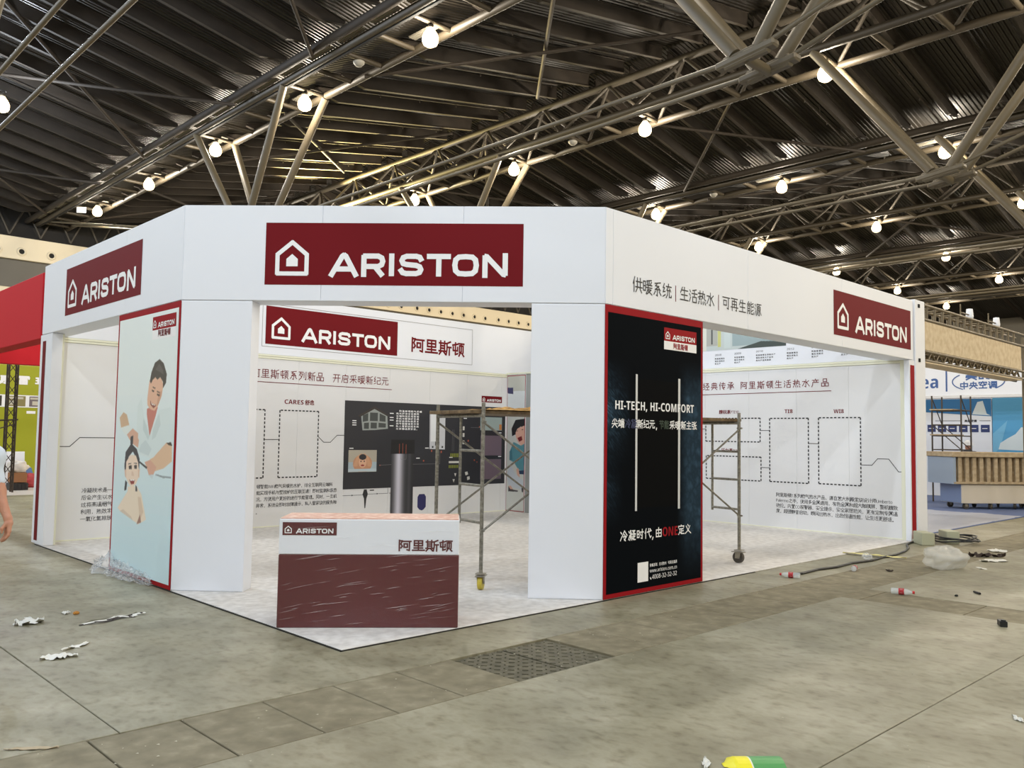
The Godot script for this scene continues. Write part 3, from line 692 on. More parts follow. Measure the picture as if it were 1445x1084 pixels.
func build_roof() -> void:
	var roof := structure("ceiling", "folded steel deck roof on rows of sloping purlins")
	var meshes := {}
	for par in 2:     # the two slopes share their purlins
		var x0 := 0.15 if par == 0 else 0.75
		var x1 := ROW_STEP - 1.05 if par == 0 else ROW_STEP - 0.15
		var y0 := purlin_y(par, row_x(par) + x0); var y1 := purlin_y(par, row_x(par) + x1)
		var b := MB.new()
		var cuts := [0.0, 0.11, 0.5, 1.0] if par == 1 else [0.0, 0.5, 0.89, 1.0]
		for s in 3:
			var f0: float = cuts[s]; var f1: float = cuts[s + 1]
			var a := lerpf(x0, x1, f0); var c := lerpf(x0, x1, f1)
			var ya := lerpf(y0, y1, f0); var yc := lerpf(y0, y1, f1)
			# the web tapers where it meets the low row
			var da := 0.42; var dc := 0.42
			var fa := f0 if par == 1 else 1.0 - f0; var fc := f1 if par == 1 else 1.0 - f1
			da *= clampf(0.25 + fa * 7.0, 0.0, 1.0); dc *= clampf(0.25 + fc * 7.0, 0.0, 1.0)
			var ta := ya + 0.42; var tc := yc + 0.42
			for sz: float in [-1.0, 1.0]:
				var z := 0.012 * sz
				if sz > 0: b.quad(Vector3(a, ta - da, z), Vector3(c, tc - dc, z), Vector3(c, tc, z), Vector3(a, ta, z))
				else: b.quad(Vector3(c, tc - dc, z), Vector3(a, ta - da, z), Vector3(a, ta, z), Vector3(c, tc, z))
			for fl: Array in [[ta - da, tc - dc], [ta - 0.02, tc - 0.02]]:
				var l: float = fl[0]; var r: float = fl[1]; var w := 0.06
				b.quad(Vector3(a, l, -w), Vector3(c, r, -w), Vector3(c, r, w), Vector3(a, l, w))
				b.quad(Vector3(a, l + 0.018, w), Vector3(c, r + 0.018, w), Vector3(c, r + 0.018, -w), Vector3(a, l + 0.018, -w))
				b.quad(Vector3(a, l, w), Vector3(c, r, w), Vector3(c, r + 0.018, w), Vector3(a, l + 0.018, w))
				b.quad(Vector3(c, r, -w), Vector3(a, l, -w), Vector3(a, l + 0.018, -w), Vector3(c, r + 0.018, -w))
		meshes[par] = b.mesh()
	for k in range(-1, 7):
		var z := BAY0 + 0.75 + 3.0
		while z > -41.0:
			part(roof, "purlin", meshes[posmod(k, 2)], mats["roof steel"], Transform3D(Basis(), Vector3(row_x(k) - row_x(posmod(k, 2)) + row_x(posmod(k, 2)), 0, z)))
			z -= 1.5
	# the rest of the purlins, out of view
	for k: int in [-3, -2, -1, 0, 1, 2, 3, 7, 8]:
		var b := MB.new()
		var z := BAY0 + 0.75 + 6.0 if k > -2 and k < 7 else -40.0
		while z < 29.0:
			var x0 := row_x(k) + (0.15 if posmod(k, 2) == 0 else 0.75)
			var x1 := row_x(k + 1) - (1.05 if posmod(k, 2) == 0 else 0.15)
			var ya := purlin_y(k, x0); var yb := purlin_y(k, x1)
			b.quad(Vector3(x0, ya, z), Vector3(x1, yb, z), Vector3(x1, yb + 0.42, z), Vector3(x0, ya + 0.42, z))
			z += 3.0
		var o := part(roof, "distant_purlins", b, mats["roof steel"])
		o.set_meta("kind", "stuff")
	# trapezoid deck sheets, ribs running with the purlins
	for k in range(-3, 9):
		var b := MB.new()
		var x0 := row_x(k) - (0.0 if posmod(k, 2) == 0 else 0.0)
		var x1 := row_x(k + 1)
		var ya := (13.45 if posmod(k, 2) == 0 else 11.85) + 0.45
		var yb := (13.45 if posmod(k, 2) == 1 else 11.85) + 0.45
		var z := -42.0
		while z < 30.0:
			var e := 0.03
			var prof := [[z, e], [z + 0.05, e], [z + 0.07, 0.0], [z + 0.12, 0.0], [z + 0.14, e]]
			for q in 4:
				b.quad(Vector3(x0, ya + prof[q][1], prof[q][0]), Vector3(x1, yb + prof[q][1], prof[q][0]), Vector3(x1, yb + prof[q + 1][1], prof[q + 1][0]), Vector3(x0, ya + prof[q + 1][1], prof[q + 1][0]))
			z += 0.14
		part(roof, "deck_sheet", b, mats["roof deck"])
	var top := MB.new()
	top.box(Vector3(-26.4, 14.6, -42.4), Vector3(78.4, 14.9, 30.4))
	part(roof, "roof_slab", top, mats["wall dark"])
	# diagonal wind bracing under the purlins
	for k in range(-1, 6):
		for z: float in [-7.0, -19.0, -31.0]:
			var xa := row_x(k) + 0.6; var xb := row_x(k + 1) - 1.1
			var ya := purlin_y(k, xa) - 0.06; var yb := purlin_y(k, xb) - 0.06
			var b := MB.new(); b.tube(Vector3(xa, ya, z), Vector3(xb, yb, z - 7.5), 0.055, 8)
			part(roof, "wind_brace", b, mats["roof steel"])
			b = MB.new(); b.tube(Vector3(xa, ya - 0.11, z - 7.5), Vector3(xb, yb - 0.11, z), 0.055, 8)
			part(roof, "wind_brace", b, mats["roof steel"])
	# sprinkler pipes hung under every other purlin
	for k in range(1, 4):
		var z := BAY0 + 0.35
		while z > -30.0:
			var xa := row_x(k) + 1.2; var xb := row_x(k + 1) - 1.3
			var b := MB.new()
			b.tube(Vector3(xa, purlin_y(k, xa) + 0.05, z), Vector3(xb, purlin_y(k, xb) + 0.05, z), 0.03, 6)
			for q in 4:
				var x := lerpf(xa, xb, (q + 0.5) / 4.0)
				b.tube(Vector3(x, purlin_y(k, x) + 0.05, z), Vector3(x, purlin_y(k, x) + 0.44, z), 0.012, 5)
				b.tube(Vector3(x + 0.5, purlin_y(k, x + 0.5) - 0.06, z), Vector3(x + 0.5, purlin_y(k, x + 0.5) + 0.05, z), 0.014, 5)
			part(roof, "sprinkler_pipe", b, mats["roof steel"])
			z -= 3.0
	var ord := ["far left", "first", "second", "third", "fourth", "fifth", "sixth", "seventh"]
	for k in range(-1, 8):
		build_truss(k, ("roof truss row with lamps, %s from the left above the booth" % ord[k]) if k > 0 else ["roof truss row crossing the upper left corner of the view", "roof truss row over the aisle left of the view"][-k], k <= 4)

func build_truss(k: int, label: String, full: bool) -> void:
	var x := row_x(k)
	var ridge := posmod(k, 2) == 0
	var t := thing("roof_truss", label, "truss", Vector3(x, 0, 0), 0.0, "lamp rows of the roof")
	var pm: Material = mats["truss paint"]
	var dm: Material = mats["truss dark"]
	for s: float in [-1.0, 1.0]:
		var b := MB.new(); b.tube(Vector3(0.7 * s, 11.87, -41.6), Vector3(0.7 * s, 11.87, 29.5), 0.11, 12)
		part(t, "bottom_chord", b, mats["chord paint"])
	var rung := MB.new(); rung.tube(Vector3(-0.7, 0, 0), Vector3(0.7, 0, 0), 0.07, 8, -1.0, false)
	var rm := rung.mesh()
	var z := BAY0 + 6.0
	while z > -41.0:
		part(t, "cross_tube", rm, mats["chord paint"], Transform3D(Basis(), Vector3(0, 11.87, z)))
		z -= 1.5
	if ridge:
		var b := MB.new(); b.tube(Vector3(0, 13.32, -41.6), Vector3(0, 13.32, 29.5), 0.12, 10)
		part(t, "top_chord", b, dm)
		for s: float in [-1.0, 1.0]:
			for q: float in [-1.0, 1.0]:
				var d := MB.new(); d.tube(Vector3(0, 13.3, 0), Vector3(0.7 * s, 11.9, 1.5 * q), 0.055, 8, -1.0, false)
				var dmesh := d.mesh()
				z = BAY0 + 4.5
				while z > -40.0:
					part(t, "diagonal", dmesh, dm, Transform3D(Basis(), Vector3(0, 0, z)))
					z -= 3.0
	else:
		var b := MB.new(); b.tube(Vector3(-1.12, 11.98, -41.6), Vector3(-1.12, 11.98, 29.5), 0.12, 12)
		part(t, "side_tube", b, mats["roof steel"])
		# short lengths of bright ribbed cable tray beside the chords
		var tray := MB.new()
		for q in 3:
			tray.cbox(Vector3(-0.11 + q * 0.075, 0, -0.55), Vector3(-0.05 + q * 0.075, 0.03, 0.55), 0.004)
		tray.box(Vector3(-0.12, 0.03, -0.56), Vector3(0.12, 0.04, 0.56))
		var tm := tray.mesh()
		z = BAY0 + 6.0 - 0.75
		var n := 0
		while z > -41.0:
			part(t, "cable_tray", tm, mats["galvanised"], Transform3D(Basis(), Vector3(-0.86, 11.98, z)))
			if n % 4 == 0: part(t, "cable_tray", tm, mats["galvanised"], Transform3D(Basis(), Vector3(0.42, 12.0, z)))
			n += 1
			z -= 1.5
		b = MB.new(); b.box(Vector3(-0.66, 11.74, -41.6), Vector3(-0.58, 11.98, 29.5))
		part(t, "cable_duct", b, mats["wall dark"])
	if not full: return
	# the string of cables below, held off by pairs of struts
	for sz: float in [-1.75, -19.75]:
		for s: float in [-1.0, 1.0]:
			for q: float in [-1.0, 1.0]:
				var b := MB.new(); b.tube(Vector3(0.37 * s, 8.1, sz + 0.22 * q), Vector3(0.7 * s, 11.8, sz + 3.0 * q), 0.115, 12)
				part(t, "strut", b, pm)
			var c := MB.new()
			var kink := 0.12 if sz > -5.0 else -0.12
			c.cbox(Vector3(-0.08, -0.11, -0.42), Vector3(0.08, 0.11, 0.42), 0.03, Transform3D(Basis(Vector3.RIGHT, -kink), Vector3(0.37 * s, 8.02, sz)))
			c.cbox(Vector3(-0.11, -0.07, -0.55), Vector3(0.11, 0.06, 0.55), 0.03, Transform3D(Basis(Vector3.RIGHT, -kink), Vector3(0.37 * s, 8.02, sz)))
			part(t, "saddle", c, pm)
		var br := MB.new(); br.tube(Vector3(-0.37, 7.98, sz), Vector3(0.37, 7.98, sz), 0.09, 10)
		part(t, "saddle_bar", br, pm)
	for s: float in [-1.0, 1.0]:
		var b := MB.new()
		b.path([Vector3(0.5 * s, 11.8, 11.0), Vector3(0.37 * s, 8.0, -1.75), Vector3(0.37 * s, 7.95, -19.75), Vector3(0.5 * s, 11.8, -40.0)], 0.045, 8)
		part(t, "cable", b, pm)

func build_lamps() -> void:
	var bulb := MB.new()
	bulb.lathe(PackedVector2Array([Vector2(0.001, -0.2), Vector2(0.08, -0.19), Vector2(0.14, -0.15), Vector2(0.17, -0.08), Vector2(0.17, 0.0), Vector2(0.14, 0.08), Vector2(0.09, 0.15), Vector2(0.06, 0.2)]), Transform3D(), 16)
	var bm := bulb.mesh()
	var cap := MB.new()
	cap.lathe(PackedVector2Array([Vector2(0.062, 0.19), Vector2(0.075, 0.21), Vector2(0.075, 0.27), Vector2(0.04, 0.3), Vector2(0.001, 0.3)]), Transform3D(), 12)
	var cm := cap.mesh()
	var cord := MB.new()
	cord.path([Vector3(0, 0.29, 0), Vector3(0.02, 0.34, 0.01), Vector3(0, 0.4, 0)], 0.012, 6)
	cord.tube(Vector3(-0.1, 0.4, 0), Vector3(0.1, 0.4, 0), 0.02, 6)
	var om := cord.mesh()
	var lit := glow("lamp glass", Color(1.0, 0.88, 0.66), 9.0)
	var nth := ["first", "second", "third", "fourth", "fifth", "sixth", "seventh", "eighth", "ninth"]
	var spots := []
	for k in range(-2, 8):
		for j in range(-5, 6):
			spots.append([row_x(k), BAY0 - 6.0 * j, k, j])
	added_flood_lamp()
	spots.append([2.71, -23.55, 0, 99])
	for k in 3:
		var dome := thing("ceiling_speaker", "small white round speaker on the %s truss row from the left" % nth[k], "speaker", Vector3(row_x(k + 1) - 0.1, 11.74, -13.75), 0.0, "round speakers on the trusses")
		var dm := MB.new(); dm.lathe(PackedVector2Array([Vector2(0.001, -0.12), Vector2(0.09, -0.1), Vector2(0.15, -0.03), Vector2(0.16, 0.02), Vector2(0.1, 0.06), Vector2(0.001, 0.06)]), Transform3D(), 16)
		part(dome, "shell", dm, mat("speaker grey", c8(116, 112, 102), 0.6))
		dm = MB.new(); dm.tube(Vector3(-0.6, 0.12, 0), Vector3(0.8, 0.12, 0), 0.025, 6); dm.tube(Vector3(0, 0.05, 0), Vector3(0, 0.12, 0), 0.02, 6)
		part(dome, "hanger", dm, mats["truss dark"])
	var sign_ := thing("light_box", "small white light box beside the farthest lamp of the first truss row", "light box", Vector3(8.55, 11.5, -35.2), -0.75)
	var sm := MB.new(); sm.cbox(Vector3(-0.2, -0.13, -0.05), Vector3(0.2, 0.13, 0.0), 0.01)
	part(sign_, "housing", sm, mats["booth white"])
	sm = MB.new(); sm.cbox(Vector3(-0.18, -0.11, 0.0), Vector3(0.18, 0.11, 0.01), 0.003)
	part(sign_, "lamp_face", sm, glow("light box face", Color(1.0, 0.97, 0.9), 1.6))
	sm = MB.new(); sm.tube(Vector3(0, 0.12, -0.02), Vector3(0, 0.3, -0.02), 0.012, 6); sm.tube(Vector3(-0.1, 0.3, -0.02), Vector3(0.25, 0.3, 0.1), 0.015, 6)
	part(sign_, "hanger", sm, mats["truss dark"])
	for s: Array in spots:
		var at := Vector3(s[0], LAMP_Y, s[1])
		var label := "hall lamp hanging from the roof outside the view"
		var group := "hall lamps outside the view"
		# the lamps in view: rows 1 to 7, from the far end towards the camera
		var first_near: int = {1: 1, 2: 0, 3: 0, 4: 0, 5: 1, 6: 1, 7: 2}.get(s[2], 99)
		if s[3] == 99:
			label = "glowing lamp cut by the left edge of the view"
			group = "glowing hall lamps"
		elif s[2] > 0 and s[3] >= first_near and s[3] <= 5:
			label = "glowing pear shaped lamp, %s truss row from the left, %s from the near end" % [nth[s[2] - 1], nth[s[3] - first_near]]
			group = "glowing hall lamps"
		var t := thing("hall_lamp", label, "lamp", at, 0.0, group)
		part(t, "bulb", bm, lit, Transform3D(Basis.from_scale(Vector3.ONE * 1.2), Vector3(0, -0.03, 0)))
		part(t, "cap", cm, mats["truss dark"])
		part(t, "cord", om, mats["wall dark"])
		var l := OmniLight3D.new()
		l.name = "lamp_light"
		l.light_color = Color(1.0, 0.955, 0.88) if s[2] > 0 else Color(0.9, 0.945, 1.0)
		l.light_energy = LAMP_POWER * (1.0 if s[2] > 0 else 1.35)
		l.light_size = 0.16
		l.omni_range = 120.0
		l.omni_attenuation = 2.0
		l.shadow_enabled = true
		t.add_child(l)


# unseen flood lamp, added to light the yellowish patch of roof from below
func added_flood_lamp() -> void:
	var t := thing("added_flood_lamp", "unseen flood lamp added under the second truss row to light the roof", "lamp", Vector3(16.3, 10.6, -30.0))
	var aim := Vector3(-0.1, 2.3, 3.6).normalized()
	var xf := Transform3D(Basis.looking_at(aim, Vector3.UP), Vector3.ZERO)
	var m := MB.new(); m.cbox(Vector3(-0.2, -0.14, 0.02), Vector3(0.2, 0.14, 0.14), 0.02, xf)
	part(t, "housing", m, mats["truss dark"])
	m = MB.new(); m.cbox(Vector3(-0.18, -0.12, 0.0), Vector3(0.18, 0.12, 0.019), 0.004, xf)
	part(t, "lamp_face", m, glow("flood face", Color(1.0, 0.9, 0.62), 8.0))
	m = MB.new(); m.tube(Vector3(0.1, 0.1, 0.0), Vector3(0.72, 1.2, 0.0), 0.02, 8)
	part(t, "bracket", m, mats["truss dark"])
	var l := SpotLight3D.new()
	l.name = "added_flood_light"
	t.add_child(l)
	l.transform = Transform3D(xf.basis, aim * 0.05)
	l.light_color = Color(1.0, 0.9, 0.6)
	l.light_energy = 900.0
	l.light_size = 0.15
	l.spot_angle = 38.0
	l.spot_angle_attenuation = 0.8
	l.spot_range = 60.0
	l.spot_attenuation = 2.0
	l.shadow_enabled = true

# ------------------------------------------------------------------ the booth
# print of the poster with the man and the child: corners as shares of the sheet, then the ink
const ART_MAN := [
	[[0.453,0.322,0.389,0.353,0.386,0.490,1.007,0.485,1.016,0.400,0.927,0.363,0.754,0.373,0.612,0.473,0.513,0.412],208,220,219],
	[[0.408,0.426,0.429,0.541,0.605,0.551,0.691,0.565,0.844,0.507,0.961,0.487,0.996,0.426],206,219,219],
	[[0.499,0.398,0.547,0.427,0.612,0.473,0.589,0.486,0.497,0.446],190,205,205],
	[[0.728,0.399,0.756,0.385,0.783,0.427,0.711,0.474,0.651,0.485,0.665,0.446],192,206,206],
	[[0.440,0.531,0.609,0.545,0.654,0.519,0.548,0.486,0.474,0.504],192,206,208],
	[[0.551,0.365,0.550,0.384,0.612,0.470,0.700,0.392,0.728,0.361],190,112,100],
	[[0.574,0.259,0.549,0.331,0.557,0.353,0.610,0.369,0.677,0.375,0.731,0.356,0.784,0.320,0.801,0.279,0.773,0.255,0.670,0.240,0.610,0.251],217,170,142],
	[[0.738,0.305,0.785,0.301,0.769,0.325,0.734,0.352,0.703,0.357],196,146,120],
	[[0.581,0.260,0.602,0.227,0.654,0.192,0.729,0.181,0.796,0.199,0.850,0.240,0.843,0.272,0.799,0.292,0.795,0.267,0.749,0.249,0.704,0.258,0.671,0.247,0.628,0.256,0.601,0.271],50,46,44],
	[[0.666,0.219,0.724,0.197,0.788,0.222,0.801,0.241,0.749,0.231],78,74,72],
	[[0.632,0.282,0.679,0.289,0.675,0.292,0.633,0.286],50,38,32],
	[[0.705,0.300,0.754,0.307,0.751,0.309,0.706,0.304],50,38,32],
	[[0.618,0.294,0.660,0.299,0.653,0.304,0.623,0.300],40,32,30],
	[[0.707,0.310,0.756,0.316,0.745,0.321,0.708,0.316],40,32,30],
	[[0.600,0.335,0.607,0.351,0.659,0.365,0.702,0.355,0.685,0.351,0.631,0.346],122,52,44],
	[[0.609,0.337,0.631,0.347,0.689,0.352,0.682,0.355,0.628,0.352],240,236,228],
	[[0.069,0.399,0.136,0.377,0.201,0.387,0.256,0.431,0.196,0.442,0.101,0.439],197,164,132],
	[[0.101,0.439,0.255,0.428,0.313,0.456,0.225,0.474,0.140,0.457],214,222,218],
	[[0.217,0.467,0.317,0.442,0.418,0.461,0.418,0.487,0.274,0.488],206,160,138],
	[[0.240,0.465,0.337,0.446,0.435,0.487,0.425,0.517,0.320,0.501,0.257,0.482],206,160,138],
	[[0.283,0.476,0.331,0.470,0.332,0.504,0.289,0.506],40,42,54],
	[[0.689,0.550,0.884,0.493,0.972,0.503,0.981,0.559,0.858,0.587,0.698,0.603,0.621,0.583,0.636,0.558],214,178,146],
	[[0.889,0.494,0.957,0.491,0.977,0.504,0.924,0.501],40,34,32],
	[[0.548,0.570,0.637,0.560,0.744,0.585,0.700,0.615,0.627,0.617,0.582,0.588],208,158,136],
	[[0.451,0.573,0.465,0.569,0.597,0.589,0.583,0.595],36,40,48],
	[[0.738,0.611,0.863,0.616,0.977,0.616,0.978,0.620,0.852,0.622,0.734,0.615],130,142,145],
	[[0.622,0.617,0.700,0.613,0.686,0.632],196,208,210],
	[[0.195,0.591,0.207,0.537,0.302,0.502,0.404,0.522,0.459,0.559,0.461,0.602,0.420,0.564,0.337,0.532,0.265,0.554,0.234,0.591,0.237,0.637,0.210,0.626],38,40,54],
	[[0.225,0.575,0.291,0.547,0.393,0.546,0.440,0.574,0.463,0.626,0.414,0.657,0.353,0.673,0.292,0.663,0.226,0.635],229,205,184],
	[[0.198,0.606,0.231,0.605,0.238,0.640,0.214,0.632],214,180,158],
	[[0.440,0.600,0.471,0.599,0.467,0.634,0.445,0.626],214,180,158],
	[[0.272,0.590,0.326,0.587,0.329,0.601,0.280,0.603],46,40,44],
	[[0.369,0.586,0.416,0.584,0.419,0.598,0.376,0.599],46,40,44],
	[[0.260,0.581,0.319,0.578,0.319,0.581,0.260,0.585],90,80,80],
	[[0.362,0.577,0.420,0.576,0.420,0.579,0.362,0.580],90,80,80],
	[[0.331,0.611,0.357,0.611,0.376,0.627,0.328,0.628],216,186,164],
	[[0.294,0.644,0.395,0.641,0.377,0.658,0.329,0.661],128,40,42],
	[[0.304,0.644,0.390,0.641,0.385,0.646,0.316,0.648],244,238,232],
	[[0.271,0.671,0.431,0.666,0.514,0.693,0.576,0.753,0.607,0.786,0.484,0.809,0.385,0.799,0.147,0.773,0.099,0.762,0.193,0.722,0.270,0.690],228,210,188],
	[[0.455,0.706,0.506,0.705,0.559,0.759,0.507,0.796],212,188,164],
	[[0.453,0.810,0.503,0.770,0.529,0.800],150,110,95],
	[[0.147,0.773,0.385,0.799,0.356,0.786,0.201,0.763],208,190,170],
	[[0.223,0.648,0.209,0.689,0.247,0.686,0.258,0.656],40,42,54],
	[[0.410,0.662,0.409,0.685,0.445,0.685,0.432,0.667],40,42,54],
]
const ART_BOY := [
	[[-0.000,0.120,0.300,0.111,0.717,0.117,0.726,0.267,0.394,0.270,0.007,0.237],216,221,222],
	[[-0.003,0.085,0.179,0.087,0.182,0.134,0.009,0.129],52,52,92],
	[[0.167,0.450,0.147,0.394,0.271,0.329,0.572,0.320,0.577,0.414,0.442,0.376,0.338,0.396,0.277,0.436],34,32,36],
	[[0.276,0.424,0.338,0.392,0.558,0.370,0.574,0.493,0.476,0.525,0.344,0.486,0.287,0.454],217,168,148],
	[[0.342,0.462,0.471,0.448,0.498,0.477,0.398,0.490],120,40,44],
	[[0.297,0.414,0.351,0.406,0.352,0.412],60,45,40],
	[[0.452,0.404,0.518,0.396,0.519,0.404],60,45,40],
	[[0.093,0.566,0.217,0.493,0.450,0.519,0.574,0.503,0.553,0.705,0.377,0.695,0.247,0.645,0.093,0.628],88,142,152],
	[[0.089,0.566,0.156,0.545,0.195,0.625,0.093,0.628],70,120,132],
	[[0.386,0.703,0.553,0.700,0.554,0.728,0.413,0.728],44,66,92],
	[[0.314,0.694,0.385,0.683,0.449,0.771,0.364,0.754],212,164,142],
	[[0.018,0.743,0.099,0.656,0.295,0.726,0.532,0.775,0.561,0.843,0.301,0.835,0.070,0.812],192,198,204],
	[[0.066,0.822,0.218,0.846,0.387,0.851,0.366,0.859,0.069,0.862],60,54,56],
	[[0.066,0.822,0.152,0.818,0.217,0.845,0.132,0.844],208,160,140],
	[[0.490,0.829,0.552,0.828,0.545,0.860,0.504,0.859],50,48,50],
]

func cut_dir() -> Vector3:
	return Vector3(CUT_R, 0, CUT_L).normalized()

func face_front() -> Face:
	var d := cut_dir()
	return Face.new(Vector3(0, 0, -CUT_L), d, Vector3(-d.z, 0, d.x))

func build_booth() -> void:
	var white: Material = mats["booth white"]
	var inner: Material = mats["booth inner"]
	var red: Material = mats["dark red"]
	var d := cut_dir()
	var inw := Vector3(d.z, 0, -d.x)
	var A := Vector3(0, 0, -CUT_L)
	var B := Vector3(CUT_R, 0, 0)
	var th := 0.32
	var ain := Vector2(th, -CUT_L - th * 0.41)
	var bin_ := Vector2(CUT_R + th * 0.42, -th)
	var FL := Face.new(Vector3.ZERO, Vector3(0, 0, 1), Vector3(-1, 0, 0))
	var FR := Face.new(Vector3.ZERO, Vector3(1, 0, 0), Vector3(0, 0, 1))
	var FF := face_front()
	var FA := Face.new(Vector3(0, 0, -7.95), Vector3(1, 0, 0), Vector3(0, 0, 1))
	var FB := Face.new(Vector3(10.95, 0, 0), Vector3(0, 0, 1), Vector3(-1, 0, 0))
	# ---- carpet
	var cp := thing("booth_carpet", "pale grey carpet strips covering the floor of the white booth", "carpet")
	for z: Array in [[-2.67, 0.0], [-4.97, -2.67], [-7.95, -4.97]]:
		var b := MB.new()
		b.cbox(Vector3(0.005, 0.0, z[0] + 0.006), Vector3(10.95, 0.012, z[1] - 0.006), 0.004)
		part(cp, "carpet_strip", b, mats["carpet"])
	var edge := MB.new()
	edge.box(Vector3(-0.012, 0, -7.9), Vector3(0.004, 0.008, 0.012)); edge.box(Vector3(-0.012, 0, 0.0), Vector3(5.95, 0.008, 0.012))
	part(cp, "edge_strip", edge, mats["joint"])
	# ---- fascias
	var run := func(t: Node3D, f: Face, cuts: Array, y0: float, y1: float) -> void:
		for k in cuts.size() - 1:
			var b := MB.new()
			f.slab(b, cuts[k] + 0.002, y0 + 0.003, cuts[k + 1] - 0.002, y1, -0.006, 0.004, 0.002)
			part(t, "panel", b, white)
	var t := thing("booth_fascia", "white front fascia with the large red ARISTON sign, across the booth corner", "fascia", Vector3.ZERO, 0.0, "fascias of the white booth")
	var m := MB.new()
	m.prism(PackedVector2Array([Vector2(A.x, A.z) + Vector2(inw.x, inw.z) * 0.004, Vector2(B.x, B.z) + Vector2(inw.x, inw.z) * 0.004, bin_, ain]), FASCIA_LOW, FASCIA_TOP - 0.002)
	part(t, "core", m, white)
	run.call(t, FF, [0.0, 1.46, 2.93, 4.39], FASCIA_LOW, FASCIA_TOP)
	var r := MB.new(); FF.rect(r, 0.868, 3.167, 3.55, 3.818, 0.006)
	part(t, "sign_panel", r, red, Transform3D(), "dark red sign panel")
	brand(t, FF, 0.868, 3.167, 2.69, 0.008)
	t = thing("booth_fascia", "white left fascia of the booth with a smaller red ARISTON sign", "fascia", Vector3.ZERO, 0.0, "fascias of the white booth")
	m = MB.new()
	m.prism(PackedVector2Array([Vector2(0.004, -LEFT_LEN), Vector2(0.004, -CUT_L), ain, Vector2(th, -LEFT_LEN)]), FASCIA_LOW, FASCIA_TOP - 0.002)
	part(t, "core", m, white)
	run.call(t, FL, [-LEFT_LEN, -6.4, -4.8, -CUT_L], FASCIA_LOW, FASCIA_TOP)
	r = MB.new(); FL.rect(r, -7.015, 3.18, -4.293, 3.822, 0.006)
	part(t, "sign_panel", r, red, Transform3D(), "dark red sign panel")
	brand(t, FL, -7.015, 3.18, 2.72, 0.008)
	t = thing("booth_fascia", "white right fascia of the booth with black Chinese characters and a red sign", "fascia", Vector3.ZERO, 0.0, "fascias of the white booth")
	m = MB.new()
	m.prism(PackedVector2Array([Vector2(CUT_R, -0.004), Vector2(RIGHT_LEN, -0.004), Vector2(RIGHT_LEN, -th - 0.08), bin_]), FASCIA_LOW, FASCIA_TOP - 0.002)
	part(t, "core", m, white)
	run.call(t, FR, [CUT_R, CUT_R + 0.12, 5.8, 8.4, RIGHT_LEN], FASCIA_LOW, FASCIA_TOP)
	r = MB.new(); FR.rect(r, 8.127, 3.16, 10.92, 3.81, 0.006)
	part(t, "sign_panel", r, red, Transform3D(), "dark red sign panel")
	brand(t, FR, 8.127, 3.16, 2.79, 0.008)
	m = MB.new()
	write(m, FR, "供暖系统", 3.485, 3.183, 0.165, 0.177, 0.0135, 1.0, 0.006)
	part(t, "slogan", m, mats["ink dark"], Transform3D(), "thin black characters, first phrase")
	m = MB.new()
	write(m, FR, "生活热水", 4.345, 3.192, 0.165, 0.177, 0.0135, 1.0, 0.006)
	part(t, "slogan", m, mats["ink dark"], Transform3D(), "thin black characters, second phrase")
	m = MB.new()
	write(m, FR, "可再生能源", 5.217, 3.195, 0.165, 0.183, 0.0135, 1.0, 0.006)
	part(t, "slogan", m, mats["ink dark"], Transform3D(), "thin black characters, third phrase")
	m = MB.new()
	FR.line(m, Vector2(4.263, 3.166), Vector2(4.263, 3.348), 0.012, 0.006); FR.line(m, Vector2(5.133, 3.166), Vector2(5.133, 3.352), 0.012, 0.006)
	part(t, "divider", m, red, Transform3D(), "thin red upright strokes")
	# ---- columns
	t = thing("booth_column", "white booth column carrying the poster of a man and a child", "column")
	m = MB.new()
	var a2 := A + d * 0.745
	m.prism(PackedVector2Array([Vector2(0.002, -4.928), Vector2(0.002, -CUT_L), Vector2(a2.x, a2.z), Vector2(a2.x + inw.x * 0.24, a2.z + inw.z * 0.24), Vector2(th, ain.y - 0.06), Vector2(th, -4.928)]), 0.014, FASCIA_LOW - 0.004)
	part(t, "body", m, white)
	m = MB.new(); FF.slab(m, 0.004, 0.02, 0.741, 2.985, 0.0, 0.004, 0.002)
	part(t, "panel", m, white)
	m = MB.new(); FL.slab(m, -4.93, 0.014, -CUT_L, 2.995, 0.0, 0.008, 0.002)
	var fr := part(t, "poster_frame", m, mats["bright red"], Transform3D(), "red poster border")
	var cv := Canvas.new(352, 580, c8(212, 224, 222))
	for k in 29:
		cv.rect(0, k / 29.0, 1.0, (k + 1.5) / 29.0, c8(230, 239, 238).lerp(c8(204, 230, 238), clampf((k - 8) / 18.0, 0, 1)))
	for s: Array in ART_MAN:
		cv.poly(s[0], c8(mini(s[1] + 13, 250), mini(s[2] + 13, 250), mini(s[3] + 13, 250)))
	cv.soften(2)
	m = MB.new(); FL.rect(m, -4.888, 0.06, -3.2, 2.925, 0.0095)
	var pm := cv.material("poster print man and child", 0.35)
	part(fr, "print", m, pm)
	m = MB.new(); FL.rect(m, -3.887, 2.733, -3.258, 2.88, 0.011)
	part(fr, "logo_panel", m, mats["bright red"])
	m = MB.new(); FL.rect(m, -3.887, 2.63, -3.258, 2.733, 0.0105); brand(fr, FL, -3.887, 2.733, 0.629, 0.0125)
	part(fr, "logo_print", m, mats["ink white"])
	m = MB.new(); 
	for k in 4: strokes(m, FL, "阿里斯顿"[k], -3.72 + k * 0.083, 2.655, 0.076, 0.072, 0.009, 0.0125)
	part(fr, "logo_characters", m, mats["dark red"])
	t = thing("booth_column", "white booth column carrying the black HI-TECH, HI-COMFORT poster", "column")
	m = MB.new()
	var b2 := B - d * 0.748
